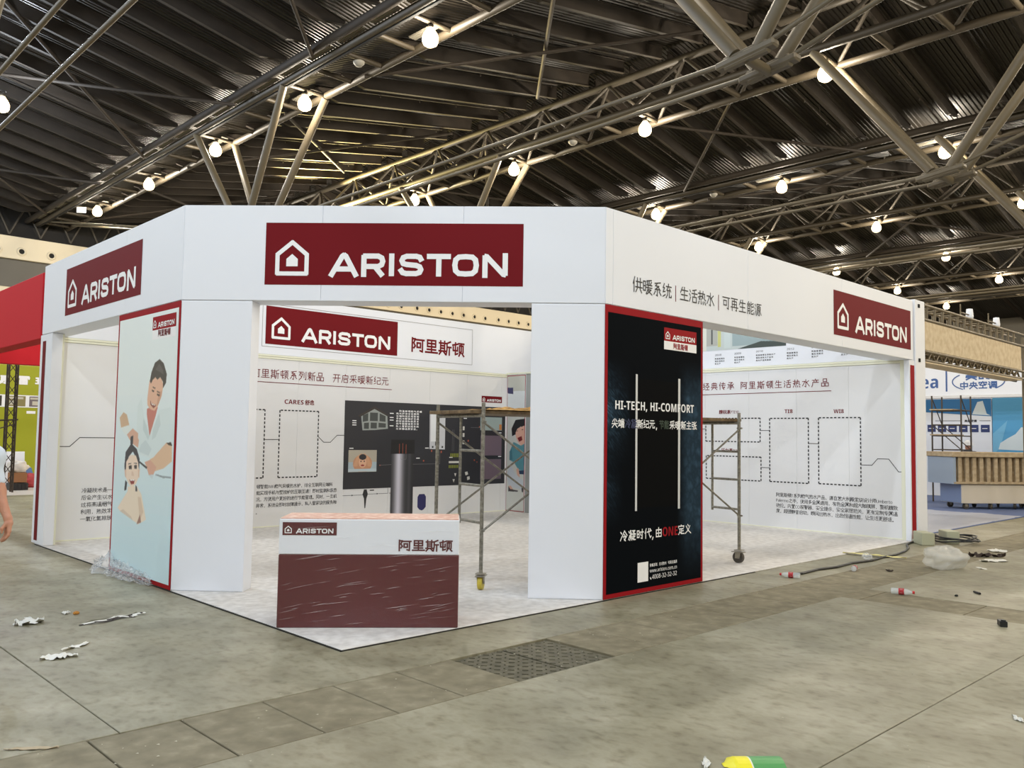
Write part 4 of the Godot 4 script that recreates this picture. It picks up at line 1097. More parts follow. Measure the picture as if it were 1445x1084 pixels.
	m.prism(PackedVector2Array([Vector2(4.798, -0.002), Vector2(CUT_R, -0.002), Vector2(b2.x, b2.z), Vector2(b2.x + inw.x * 0.24, b2.z + inw.z * 0.24), Vector2(bin_.x + 0.06, -th), Vector2(4.798, -th)]), 0.014, FASCIA_LOW - 0.004)
	part(t, "body", m, white)
	m = MB.new(); FF.slab(m, 4.391 - 0.744, 0.02, 4.387, 2.985, 0.0, 0.004, 0.002)
	part(t, "panel", m, white)
	build_black_poster(t, FR)
	# ---- end posts
	t = thing("booth_post", "white booth end post with a red stripe at the left", "post")
	m = MB.new(); m.cbox(Vector3(0.0, 0.013, -8.1), Vector3(0.14, 2.996, -7.56), 0.006)
	part(t, "body", m, white)
	m = MB.new(); FL.rect(m, -7.98, 0.06, -7.83, 2.9, 0.003)
	part(t, "stripe", m, red, Transform3D(), "dark red stripe")
	m = MB.new(); m.box(Vector3(0.141, 0.013, -7.94), Vector3(0.16, 2.99, -7.6)); m.box(Vector3(0.14, 0.013, -7.62), Vector3(0.17, 2.99, -7.58))
	part(t, "profile", m, mats["trim cream"])
	t = thing("booth_post", "white booth end post with a red stripe at the right", "post")
	m = MB.new(); m.cbox(Vector3(11.08, 0.0, -0.3), Vector3(11.5, 4.03, 0.02), 0.01)
	part(t, "body", m, white)
	m = MB.new(); m.cbox(Vector3(10.86, 0.013, -0.09), Vector3(11.078, 2.995, -0.002), 0.005)
	part(t, "stripe_board", m, white)
	m = MB.new(); FR.rect(m, 10.895, 0.05, 11.065, 2.91, 0.001)
	part(t, "stripe", m, mats["bright red"], Transform3D(), "red stripe")
	for y: float in [0.06, 2.98, 3.9]:
		m = MB.new(); m.box(Vector3(11.2, y, 0.02), Vector3(11.26, y + 0.06, 0.035))
		part(t, "clip", m, mats["wall dark"])
	# ---- rear walls
	t = thing("booth_wall", "left rear booth wall with ARISTON header, dark system chart and dashed boxes", "booth wall")
	var cuts := []
	var x := 0.17
	while x < 10.6:
		cuts.append(x); x += 0.99
	cuts.append(11.0)
	for k in cuts.size() - 1:
		var b := MB.new(); b.cbox(Vector3(cuts[k] + 0.001, 0.013, -8.04), Vector3(cuts[k + 1] - 0.001, 2.91, -7.95), 0.0015)
		part(t, "panel", b, inner)
	m = MB.new(); m.cbox(Vector3(0.17, 2.985, -8.04), Vector3(11.0, 4.0, -7.95), 0.004)
	part(t, "header", m, white)
	m = MB.new(); m.cbox(Vector3(0.14, 2.912, -8.03), Vector3(9.24, 2.945, -7.935), 0.003); m.cbox(Vector3(0.14, 2.95, -8.03), Vector3(9.24, 2.983, -7.94), 0.003)
	part(t, "rail", m, mats["trim cream"], Transform3D(), "cream aluminium rails")
	m = MB.new(); m.cbox(Vector3(0.14, 0.0, -8.03), Vector3(9.24, 0.03, -7.935), 0.003)
	part(t, "base_rail", m, mats["trim cream"])
	print_wall_left(t, FA)
	t = thing("booth_wall", "right rear booth wall with timeline header, product boxes and red heading", "booth wall")
	x = -7.9
	cuts = []
	while x < -0.5:
		cuts.append(x); x += 0.975
	cuts.append(-0.11)
	for k in cuts.size() - 1:
		var b := MB.new(); b.cbox(Vector3(10.95, 0.013, cuts[k] + 0.001), Vector3(11.05, 2.95, cuts[k + 1] - 0.001), 0.0015)
		part(t, "panel", b, inner)
	m = MB.new(); m.cbox(Vector3(10.95, 3.03, -7.95), Vector3(11.05, 4.0, -0.1), 0.004)
	part(t, "header", m, white)
	m = MB.new(); m.cbox(Vector3(10.935, 2.952, -7.95), Vector3(11.04, 2.988, -0.11), 0.003); m.cbox(Vector3(10.94, 2.992, -7.95), Vector3(11.04, 3.028, -0.11), 0.003)
	m.cbox(Vector3(10.93, 0.0, -0.18), Vector3(11.04, 3.0, -0.11), 0.004)
	part(t, "rail", m, mats["trim cream"])
	m = MB.new(); m.cbox(Vector3(10.935, 0.0, -7.95), Vector3(11.04, 0.03, -0.1), 0.003)
	part(t, "base_rail", m, mats["trim cream"])
	print_wall_right(t, FB)
	# ---- store room in the rear corner
	t = thing("store_wall", "narrow store room wall with a red framed poster of a laughing boy", "booth wall")
	m = MB.new(); m.cbox(Vector3(9.24, 0.013, -7.95), Vector3(9.32, 2.97, -7.36), 0.002)
	part(t, "panel", m, inner)
	m = MB.new(); m.cbox(Vector3(9.245, 0.013, -7.355), Vector3(9.32, 2.97, -5.95), 0.002)
	part(t, "door", m, mat("door grey", c8(150, 152, 148), 0.6))
	m = MB.new(); m.box(Vector3(9.22, 2.97, -7.95), Vector3(9.33, 3.01, -5.95))
	part(t, "rail", m, mats["trim cream"])
	m = MB.new(); m.box(Vector3(9.33, 0.013, -6.03), Vector3(10.94, 3.0, -5.95))
	part(t, "side_panel", m, inner)
	var FS := Face.new(Vector3(9.24, 0, 0), Vector3(0, 0, 1), Vector3(-1, 0, 0))
	cv = Canvas.new(116, 590, c8(200, 201, 194))
	cv.rect(0, 0, 1, 0.12, c8(190, 190, 180))
	for s: Array in ART_BOY:
		var q := []
		for k in s[0].size(): q.append(s[0][k] / 0.56 if k % 2 == 0 else s[0][k])
		cv.poly(q, c8(s[1], s[2], s[3]))
	cv.soften(2)
	m = MB.new(); FS.slab(m, -7.93, 0.02, -7.37, 2.95, 0.0, 0.004, 0.0)
	fr = part(t, "poster_frame", m, mats["bright red"])
	m = MB.new(); FS.rect(m, -7.918, 0.035, -7.38, 2.935, 0.006)
	part(fr, "print", m, cv.material("poster print boy", 0.4))

func build_black_poster(t: Node3D, f: Face) -> void:
	var m := MB.new(); f.slab(m, CUT_R, 0.014, 4.80, 2.995, 0.0, 0.008, 0.002)
	var fr := part(t, "poster_frame", m, mats["bright red"], Transform3D(), "red poster border")
	# night blue print with a cracked, wiped texture at its left side
	var cv := Canvas.new(320, 560, c8(12, 16, 20))
	var n := FastNoiseLite.new()
	n.seed = 4; n.frequency = 0.02; n.fractal_octaves = 5
	for y in 560:
		for xx in 320:
			var u := xx / 320.0; var v := y / 560.0
			var left := clampf(1.0 - u / 0.24, 0, 1) * clampf(1.0 - absf(v - 0.36) / 0.2, 0, 1) + 0.5 * clampf(1.0 - u / 0.16, 0, 1) * clampf(1.0 - absf(v - 0.64) / 0.14, 0, 1)
			var right := clampf((u - 0.72) / 0.12, 0, 1) * clampf((v - 0.14) / 0.15, 0, 1) * clampf((1.0 - v) / 0.25, 0, 1)
			var st := absf(n.get_noise_2d(xx * 0.9 + y * 0.9, (y - xx) * 4.0))
			var a := left * (0.35 + 1.3 * st) + right * (0.42 + 0.5 * absf(n.get_noise_2d(xx, y)))
			cv.im.set_pixel(xx, y, c8(10, 14, 18).lerp(c8(74, 104, 128), clampf(a, 0, 1)))
	cv.rect(0.285, 0.232, 0.735, 0.71, c8(14, 15, 16))
	m = MB.new(); f.rect(m, CUT_R + 0.04, 0.06, 4.76, 2.92, 0.0095)
	var pm := cv.material("poster print night blue", 0.65)
	pm.metallic_specular = 0.1
	part(fr, "print", m, pm)
	m = MB.new()
	f.rect(m, 3.543, 0.872, 3.576, 2.308, 0.011); f.rect(m, 4.309, 0.86, 4.348, 2.302, 0.011)
	part(fr, "light_bars", m, mat("bar grey", c8(206, 208, 208), 0.4), Transform3D(), "two pale upright bars")
	m = MB.new(); f.rect(m, 4.041, 2.708, 4.664, 2.855, 0.011)
	part(fr, "logo_panel", m, mats["bright red"])
	m = MB.new(); f.rect(m, 4.041, 2.614, 4.664, 2.708, 0.011); brand(fr, f, 4.041, 2.708, 0.623, 0.0125)
	f.rect(m, 3.593, 0.126, 3.775, 0.33, 0.011)
	var k := 0.012
	latin(m, f, "HI-TECH, HI-COMFORT", 3.205, 1.928, 0.125, 1.408, true, k)
	for s: Array in [["尖端", 3.149, 0.104], ["新纪元", 3.572, 0.104], ["采暖新主张", 4.146, 0.106]]:
		for q in s[0].length(): strokes(m, f, s[0][q], s[1] + s[2] * q, 1.738, 0.096, 0.093, 0.0105, k)
	f.line(m, Vector2(3.91, 1.75), Vector2(3.9, 1.722), 0.014, k)
	for s: Array in [["冷凝时代", 3.296, 0.137], ["由", 3.895, 0.12], ["定义", 4.312, 0.13]]:
		for q in s[0].length(): strokes(m, f, s[0][q], s[1] + s[2] * q, 0.574, 0.118, 0.105, 0.0125, k)
	f.line(m, Vector2(3.856, 0.585), Vector2(3.842, 0.552), 0.015, k)
	latin(m, f, "www.ariston.com.cn", 3.80, 0.21, 0.052, 0.49, false, k)
	latin(m, f, "4008-32-32-32", 3.84, 0.138, 0.064, 0.45, false, k)
	f.line(m, Vector2(3.806, 0.16), Vector2(3.824, 0.138), 0.014, k)
	for s: Array in [["供暖系统", 3.80], ["生活热水", 3.965], ["可再生能源", 4.125]]:
		for q in s[0].length(): strokes(m, f, s[0][q], s[1] + 0.034 * q, 0.27, 0.03, 0.034, 0.0035, k)
	part(fr, "lettering", m, mats["ink white"], Transform3D(), "white slogan and address")
	m = MB.new()
	for q in 4: strokes(m, f, "阿里斯顿"[q], 4.215 + q * 0.07, 2.628, 0.062, 0.066, 0.008, 0.0125)
	latin(m, f, "ONE", 4.026, 0.574, 0.136, 0.278, true, k)
	part(fr, "red_lettering", m, mats["bright red"])
	m = MB.new()
	for q in 2: strokes(m, f, "冷凝"[q], 3.366 + 0.1 * q, 1.738, 0.092, 0.093, 0.012, k)
	part(fr, "blue_lettering", m, mat("ink blue", c8(22, 40, 84), 0.4))
	m = MB.new()
	for q in 2: strokes(m, f, "节能"[q], 3.955 + 0.09 * q, 1.738, 0.084, 0.093, 0.012, k)
	part(fr, "green_lettering", m, mat("ink green", c8(16, 50, 38), 0.4))

func print_wall_left(t: Node3D, f: Face) -> void:
	var r := MB.new(); f.rect(r, 3.462, 3.165, 6.263, 3.83, 0.003)
	part(t, "sign_panel", r, mats["dark red"])
	brand(t, f, 3.462, 3.165, 2.8, 0.005)
	var m := MB.new()
	for e: Array in [[3.40, 3.12, 8.208, 3.12], [8.208, 3.12, 8.208, 3.862], [8.208, 3.862, 3.40, 3.862], [3.40, 3.862, 3.40, 3.12]]:
		f.line(m, Vector2(e[0], e[1]), Vector2(e[2], e[3]), 0.009)
	part(t, "sign_outline", m, mat("line grey", c8(150, 148, 148), 0.6))
	m = MB.new()
	for k in 4: strokes(m, f, "阿里斯顿"[k], 6.6 + k * 0.352, 3.275, 0.325, 0.29, 0.037)
	write(m, f, "阿里斯顿系列新品", 3.225, 2.572, 0.16, 0.18, 0.0125)
	write(m, f, "开启采暖新纪元", 4.83, 2.572, 0.16, 0.18, 0.0125)
	f.line(m, Vector2(3.22, 2.503), Vector2(6.156, 2.497), 0.012)
	latin(m, f, "CARES", 3.867, 2.14, 0.105, 0.375, true)
	write(m, f, "舒逸", 4.273, 2.135, 0.088, 0.092, 0.0095)
	part(t, "red_lettering", m, mats["dark red"], Transform3D(), "dark red Chinese headings")
	m = MB.new()
	f.dash_box(m, 3.783, 0.855, 4.553, 2.025); f.dash_box(m, 2.73, 0.855, 3.50, 2.025)
	for q: Array in [[3.50, 1.513, 3.783, 1.513], [4.555, 1.575, 4.673, 1.472, 4.814, 1.472, 4.953, 1.601, 5.104, 1.601], [0.18, 1.386, 0.409, 1.386, 0.542, 1.518, 2.73, 1.518]]:
		for k in range(0, q.size() - 2, 2):
			f.line(m, Vector2(q[k], q[k + 1]), Vector2(q[k + 2], q[k + 3]), 0.011, 0.002, 0.004)
	part(t, "dashed_boxes", m, mats["ink dark"])
	m = MB.new()
	var y := 0.672
	for s: String in ["顿智能WiFi燃气采暖热水炉，结合互联网云端科", "能实现手机与壁挂炉的互联互通！即时监测和获悉", "况，方便用户更好的进行节能管理。同时，一旦机", "异常，系统会即时故障提示，私人管家级的服务触", "。"]:
		write(m, f, s, 3.385, y, 0.07, 0.0725, 0.0065)
		y -= 0.108
	y = 0.702
	for s: String in ["冷凝技术是一", "后会产生以水", "过将高温烟气", "利用，热效率", "一氧化氮排放"]:
		write(m, f, s, 0.6, y, 0.07, 0.074, 0.0065)
		y -= 0.105
	part(t, "small_print", m, mats["ink grey"], Transform3D(), "small grey Chinese paragraphs")
	# the dark chart of a heating system
	m = MB.new(); f.slab(m, 5.104, 0.605, 9.2, 2.25, 0.0, 0.006, 0.001)
	var ch := part(t, "chart_board", m, mat("chart black", c8(36, 36, 42), 0.45), Transform3D(), "dark board with a heating system chart")
	var put := func(called: String, c: Color, shapes: Array, h: float) -> void:
		var b := MB.new()
		for s: Array in shapes:
			var pts := PackedVector2Array()
			for k in range(0, s.size(), 2): pts.append(Vector2(s[k], s[k + 1]))
			f.poly(b, pts, h)
		part(ch, called, b, mat("chart " + called, c, 0.5))
	put.call("house_walls", c8(150, 156, 152), [[5.46, 1.98, 5.76, 2.13, 6.06, 2.0, 6.08, 1.74, 5.78, 1.71, 5.5, 1.70]], 0.008)
	put.call("house_rooms", c8(64, 68, 66), [[5.50, 1.98, 5.62, 2.03, 5.62, 1.88, 5.5, 1.86], [5.66, 2.04, 5.84, 2.04, 5.84, 1.88, 5.66, 1.88], [5.88, 2.03, 6.02, 1.98, 6.02, 1.87, 5.88, 1.88], [5.53, 1.84, 5.64, 1.85, 5.64, 1.73, 5.53, 1.73], [5.68, 1.85, 5.82, 1.85, 5.82, 1.74, 5.68, 1.74], [5.86, 1.85, 6.03, 1.84, 6.03, 1.76, 5.86, 1.76]], 0.0095)
	put.call("house_roof", c8(52, 44, 40), [[5.38, 1.97, 5.76, 2.16, 6.1, 2.0, 6.06, 1.98, 5.76, 2.11, 5.44, 1.95]], 0.0095)
	var b := MB.new()
	y = 2.07
	for row in 8:
		var txt: String = ["阿里斯顿燃气采暖", "热水炉结合互联网", "云端科技实现智能", "手机与壁挂炉互通", "即时监测和获悉系", "统节能管理更方便", "私人管家级服务热", "水采暖温度安全。"][row]
		write(b, f, txt, 6.272 + (0.07 if row == 0 else 0.0), y, 0.037, 0.071, 0.006, 1.5, 0.008)
		y -= 0.0495
	for q: Array in [[5.27, 1.87], [5.27, 1.83], [5.27, 1.79], [6.12, 2.03], [6.12, 1.95], [6.12, 1.9], [6.12, 1.79], [5.22, 1.355], [6.78, 1.16], [7.0, 1.36], [8.0, 1.98], [9.0, 1.69], [9.0, 1.18], [7.63, 1.17]]:
		f.rect(b, q[0], q[1], q[0] + 0.09, q[1] + 0.016, 0.008)
	part(ch, "small_print", b, mats["ink white"])
	# little photograph of a child in the bath
	var cv := Canvas.new(128, 84, c8(176, 168, 152))
	cv.rect(0, 0.55, 1, 1, c8(168, 184, 192)); cv.disc(0.5, 0.62, 0.34, 0.42, c8(196, 142, 108)); cv.rect(0, 0.86, 1, 1, c8(186, 200, 206))
	cv.poly([0.16, 0.75, 0.3, 0.3, 0.46, 0.14, 0.5, 0.25, 0.36, 0.42, 0.32, 0.75], c8(206, 156, 120)); cv.poly([0.84, 0.75, 0.7, 0.3, 0.54, 0.14, 0.5, 0.25, 0.64, 0.42, 0.68, 0.75], c8(206, 156, 120))
	cv.disc(0.5, 0.56, 0.14, 0.26, c8(218, 172, 140)); cv.disc(0.5, 0.32, 0.13, 0.13, c8(44, 40, 44)); cv.disc(0.44, 0.52, 0.02, 0.03, c8(50, 40, 38)); cv.disc(0.56, 0.52, 0.02, 0.03, c8(50, 40, 38)); cv.disc(0.5, 0.7, 0.06, 0.04, c8(150, 60, 56))
	cv.soften(2)
	b = MB.new(); f.rect(b, 5.205, 0.92, 5.835, 1.33, 0.0085)
	part(ch, "photograph", b, cv.material("chart photograph", 0.45))
	# water tank standing over the lower edge of the board, printed as a shaded cylinder
	put.call("tank_top", c8(12, 12, 14), [[6.16, 1.25, 6.735, 1.25, 6.735, 1.53, 6.17, 1.53]], 0.008)
	cv = Canvas.new(96, 16, c8(60, 58, 66))
	for k in 96:
		var u := k / 95.0
		var g := 0.18 + 0.75 * exp(-pow((u - 0.33) / 0.22, 2)) + 0.12 * exp(-pow((u - 0.82) / 0.08, 2))
		cv.im.fill_rect(Rect2i(k, 0, 1, 16), Color(g * 0.86, g * 0.85, g * 0.9))
	b = MB.new(); f.rect(b, 6.18, 0.04, 6.715, 1.255, 0.0085)
	part(ch, "tank", b, cv.material("printed tank", 0.4), Transform3D(), "printed silver water tank")
	put.call("pipes", c8(170, 84, 60), [[6.36, 1.26, 6.37, 1.26, 6.37, 1.45, 6.36, 1.45], [6.44, 1.26, 6.45, 1.26, 6.45, 1.46, 6.44, 1.46], [6.52, 1.26, 6.53, 1.26, 6.53, 1.44, 6.52, 1.44], [5.9, 1.03, 5.93, 1.03, 5.93, 1.05, 5.9, 1.05], [6.95, 1.1, 6.98, 1.1, 6.98, 1.13, 6.95, 1.13], [7.15, 1.29, 7.18, 1.29, 7.18, 1.33, 7.15, 1.33], [7.4, 1.27, 7.43, 1.27, 7.43, 1.31, 7.4, 1.31], [8.43, 1.8, 8.46, 1.8, 8.46, 1.83, 8.43, 1.83], [8.12, 1.5, 8.15, 1.5, 8.15, 1.54, 8.12, 1.54], [8.3, 1.1, 8.33, 1.1, 8.33, 1.13, 8.3, 1.13], [8.38, 1.06, 8.4, 1.06, 8.4, 1.09, 8.38, 1.09]], 0.01)
	put.call("boiler", c8(196, 198, 202), [[7.11, 1.35, 7.508, 1.34, 7.508, 2.117, 7.1, 2.117]], 0.008)
	put.call("boiler_front", c8(226, 228, 230), [[7.14, 1.5, 7.34, 1.5, 7.34, 2.1, 7.13, 2.1]], 0.0095)
	put.call("boiler_dial", c8(40, 42, 46), [[7.25, 1.42, 7.36, 1.42, 7.36, 1.5, 7.25, 1.5], [7.17, 1.37, 7.21, 1.37, 7.21, 1.41, 7.17, 1.41], [7.42, 1.37, 7.46, 1.37, 7.46, 1.41, 7.42, 1.41]], 0.0105)
	var man := []
	for k in 7:
		man.append([7.66 + k * 0.045, 1.18, 7.69 + k * 0.045, 1.18, 7.69 + k * 0.045, 1.26, 7.66 + k * 0.045, 1.26])
		man.append([7.62 + k * 0.045, 0.96, 7.65 + k * 0.045, 0.96, 7.65 + k * 0.045, 1.02, 7.62 + k * 0.045, 1.02])
	put.call("manifold", c8(128, 134, 44), man, 0.008)
	put.call("fittings", c8(206, 204, 196), [[7.62, 1.06, 7.94, 1.06, 7.94, 1.1, 7.62, 1.1], [7.77, 0.85, 7.83, 0.85, 7.8, 0.78], [7.73, 0.73, 7.79, 0.73, 7.76, 0.66], [8.08, 0.8, 8.15, 0.82, 8.13, 0.88, 8.06, 0.87], [8.13, 0.7, 8.2, 0.72, 8.19, 0.78, 8.12, 0.77], [7.98, 1.45, 8.03, 1.45, 8.03, 1.53, 7.98, 1.53], [7.98, 1.6, 8.03, 1.6, 8.03, 1.68, 7.98, 1.68], [7.98, 1.74, 8.03, 1.74, 8.03, 1.82, 7.98, 1.82]], 0.008)
	put.call("mauve_fields", c8(104, 88, 100), [[8.482, 1.21, 9.097, 1.21, 9.097, 1.636, 8.482, 1.636], [8.483, 0.707, 9.092, 0.707, 9.092, 1.133, 8.483, 1.133]], 0.008)
	put.call("room_picture", c8(146, 160, 158), [[8.47, 1.747, 9.098, 1.747, 9.098, 2.03, 8.47, 2.03]], 0.008)
	put.call("room_accent", c8(188, 120, 60), [[9.02, 1.76, 9.09, 1.76, 9.09, 1.88, 9.02, 1.88]], 0.0095)
	b = MB.new()
	for q: Array in [[5.9, 1.04, 6.18, 1.05], [6.7, 1.05, 7.38, 1.05], [7.38, 1.05, 7.38, 1.3], [6.4, 1.15, 6.4, 1.25], [6.4, 1.15, 6.53, 1.15], [6.53, 1.15, 6.53, 1.25], [7.7, 1.3, 7.7, 1.75], [7.74, 1.3, 7.74, 1.75], [8.2, 1.8, 8.45, 1.8]]:
		f.line(b, Vector2(q[0], q[1]), Vector2(q[2], q[3]), 0.006, 0.0105)
	part(ch, "chart_lines", b, mat("chart line", c8(120, 118, 120), 0.5))
	# valve and pressure vessel printed on the wall below the board
	m = MB.new()
	for q: Array in [[5.104, 0.49, 5.55, 0.49], [5.66, 0.5, 6.12, 0.5], [6.12, 0.5, 6.12, 0.6], [6.2, 0.5, 6.15, 0.5]]:
		f.line(m, Vector2(q[0], q[1]), Vector2(q[2], q[3]), 0.007)
	f.poly(m, PackedVector2Array([Vector2(5.57, 0.59), Vector2(5.63, 0.59), Vector2(5.66, 0.5), Vector2(5.63, 0.42), Vector2(5.61, 0.24), Vector2(5.59, 0.24), Vector2(5.575, 0.42), Vector2(5.54, 0.5)]))
	f.poly(m, PackedVector2Array([Vector2(5.3, 0.505), Vector2(5.3, 0.475), Vector2(5.34, 0.49)])); f.poly(m, PackedVector2Array([Vector2(5.86, 0.515), Vector2(5.86, 0.485), Vector2(5.9, 0.5)]))
	f.rect(m, 5.7, 0.56, 5.8, 0.58)
	part(t, "printed_valve", m, mats["ink dark"])
	m = MB.new(); f.poly(m, PackedVector2Array([Vector2(6.84, 0.4), Vector2(6.88, 0.455), Vector2(7.01, 0.455), Vector2(7.05, 0.4), Vector2(7.05, 0.2), Vector2(7.0, 0.15), Vector2(6.95, 0.13), Vector2(6.89, 0.15), Vector2(6.84, 0.2)]))
	part(t, "printed_vessel", m, mat("vessel blue", c8(40, 38, 92), 0.5))
	m = MB.new(); f.rect(m, 8.499, 2.345, 9.095, 2.482, 0.002)
	part(t, "small_sign_panel", m, mats["dark red"])
	brand(t, f, 8.499, 2.345, 0.596, 0.004)

func print_wall_right(t: Node3D, f: Face) -> void:
	var m := MB.new()
	write(m, f, "经典传承", -4.05, 2.602, 0.148, 0.185, 0.0125)
	write(m, f, "阿里斯顿生活热水产品", -3.206, 2.598, 0.148, 0.181, 0.0125)
	f.line(m, Vector2(-4.07, 2.513), Vector2(-1.386, 2.52), 0.012)
	write(m, f, "精锐源PTE10", -3.68, 2.127, 0.078, 0.085, 0.009)
	latin(m, f, "TI8", -2.287, 2.13, 0.095, 0.16, true); latin(m, f, "WI8", -1.347, 2.122, 0.095, 0.186, true)
	write(m, f, "压力源TE10", -3.628, 1.38, 0.078, 0.082, 0.009)
	part(t, "red_lettering", m, mats["dark red"], Transform3D(), "dark red Chinese heading and product names")
	m = MB.new()
	f.dash_box(m, -3.983, 1.59, -2.787, 2.04); f.dash_box(m, -3.972, 0.857, -2.771, 1.305)
	f.dash_box(m, -2.59, 0.86, -1.822, 2.035); f.dash_box(m, -1.63, 0.867, -0.868, 2.042)
	for q: Array in [[-2.78, 1.808, -2.595, 1.808], [-2.775, 1.113, -2.59, 1.113], [-1.824, 1.58, -1.632, 1.58], [-4.2, 1.83, -3.983, 1.83], [-0.866, 1.226, -0.677, 1.226, -0.579, 1.34, -0.391, 1.34, -0.232, 1.133, -0.139, 1.133]]:
		for k in range(0, q.size() - 2, 2):
			f.line(m, Vector2(q[k], q[k + 1]), Vector2(q[k + 2], q[k + 3]), 0.011, 0.002, 0.004)
	part(t, "dashed_boxes", m, mats["ink dark"])
	m = MB.new()
	var y := 0.588
	for s: String in ["阿里斯顿T系列燃气热水产品，源自意大利殿堂级设计师Umberto", "Palermo之手，使用多金属通用，有色金属和超大触摸屏，整机精致", "绝伦。内置CO报警器，安全提示，安全家居把关，更有定制专属温", "度，超强静音启动，瞬间出热水，出色恒温性能，让生活更舒适。"]:
		write(m, f, s, -2.463, y, 0.075, 0.0755, 0.0068)
		y -= 0.098
	# the years of the timeline and their notes
	for s: Array in [["2008", -3.774, 3.276, 2], ["2009", -3.338, 3.28, 2], ["2010", -2.87, 3.296, 3], ["2012", -2.235, 3.30, 2], ["2014", -1.75, 3.305, 2], ["2015", -1.2, 3.31, 2]]:
		latin(m, f, s[0], s[1], s[2], 0.05, 0.145)
		var x: float = s[1]
		for row in 3:
			var n: int = [5, 5, 3][row] if s[3] == 2 else [9, 8, 7][row]
			for k in n: strokes(m, f, "阿里斯顿生活热水产品"[(k + row * 3) % 10], x + k * 0.046, s[2] - 0.072 - row * 0.05, 0.034, 0.03, 0.0045)
	part(t, "small_print", m, mats["ink grey"], Transform3D(), "small grey Chinese paragraph and timeline")
	# strip of historic photographs along the top
	var cv := Canvas.new(560, 128, c8(190, 200, 198))
	cv.rect(0, 0, 0.28, 1, c8(150, 164, 166)); cv.rect(0.3, 0.0, 0.5, 0.5, c8(40, 44, 44)); cv.rect(0.38, 0.3, 0.47, 0.55, c8(120, 134, 138)); cv.rect(0.36, 0.55, 0.49, 0.9, c8(30, 34, 36))
	cv.poly([0.28, 1.0, 0.3, 0.7, 0.33, 0.5, 0.37, 0.48, 0.4, 0.7, 0.41, 1.0], c8(36, 40, 42)); cv.poly([0.31, 0.95, 0.34, 0.55, 0.36, 0.52, 0.33, 0.98], c8(170, 178, 178)); cv.disc(0.34, 0.36, 0.025, 0.12, c8(64, 60, 58))
	cv.rect(0.5, 0, 0.53, 1, c8(216, 218, 206)); cv.rect(0.53, 0.1, 0.6, 0.85, c8(170, 172, 164)); cv.rect(0.56, 0.2, 0.57, 0.8, c8(70, 72, 70)); cv.rect(0.6, 0.3, 0.62, 0.9, c8(196, 196, 120)); cv.rect(0.64, 0.2, 0.68, 0.95, c8(196, 208, 206)); cv.rect(0.69, 0.15, 1.0, 0.9, c8(150, 168, 170)); cv.poly([0.72, 1.0, 0.86, 0.8, 1.0, 0.86, 1.0, 1.0], c8(60, 70, 66)); cv.poly([0.0, 1.0, 0.1, 0.5, 0.2, 0.6, 0.28, 1.0], c8(90, 100, 104))
	m = MB.new(); f.rect(m, -5.9, 3.385, -2.25, 3.985, 0.003)
	part(t, "photo_strip", m, cv.material("historic photographs", 0.45), Transform3D(), "strip of old factory photographs")

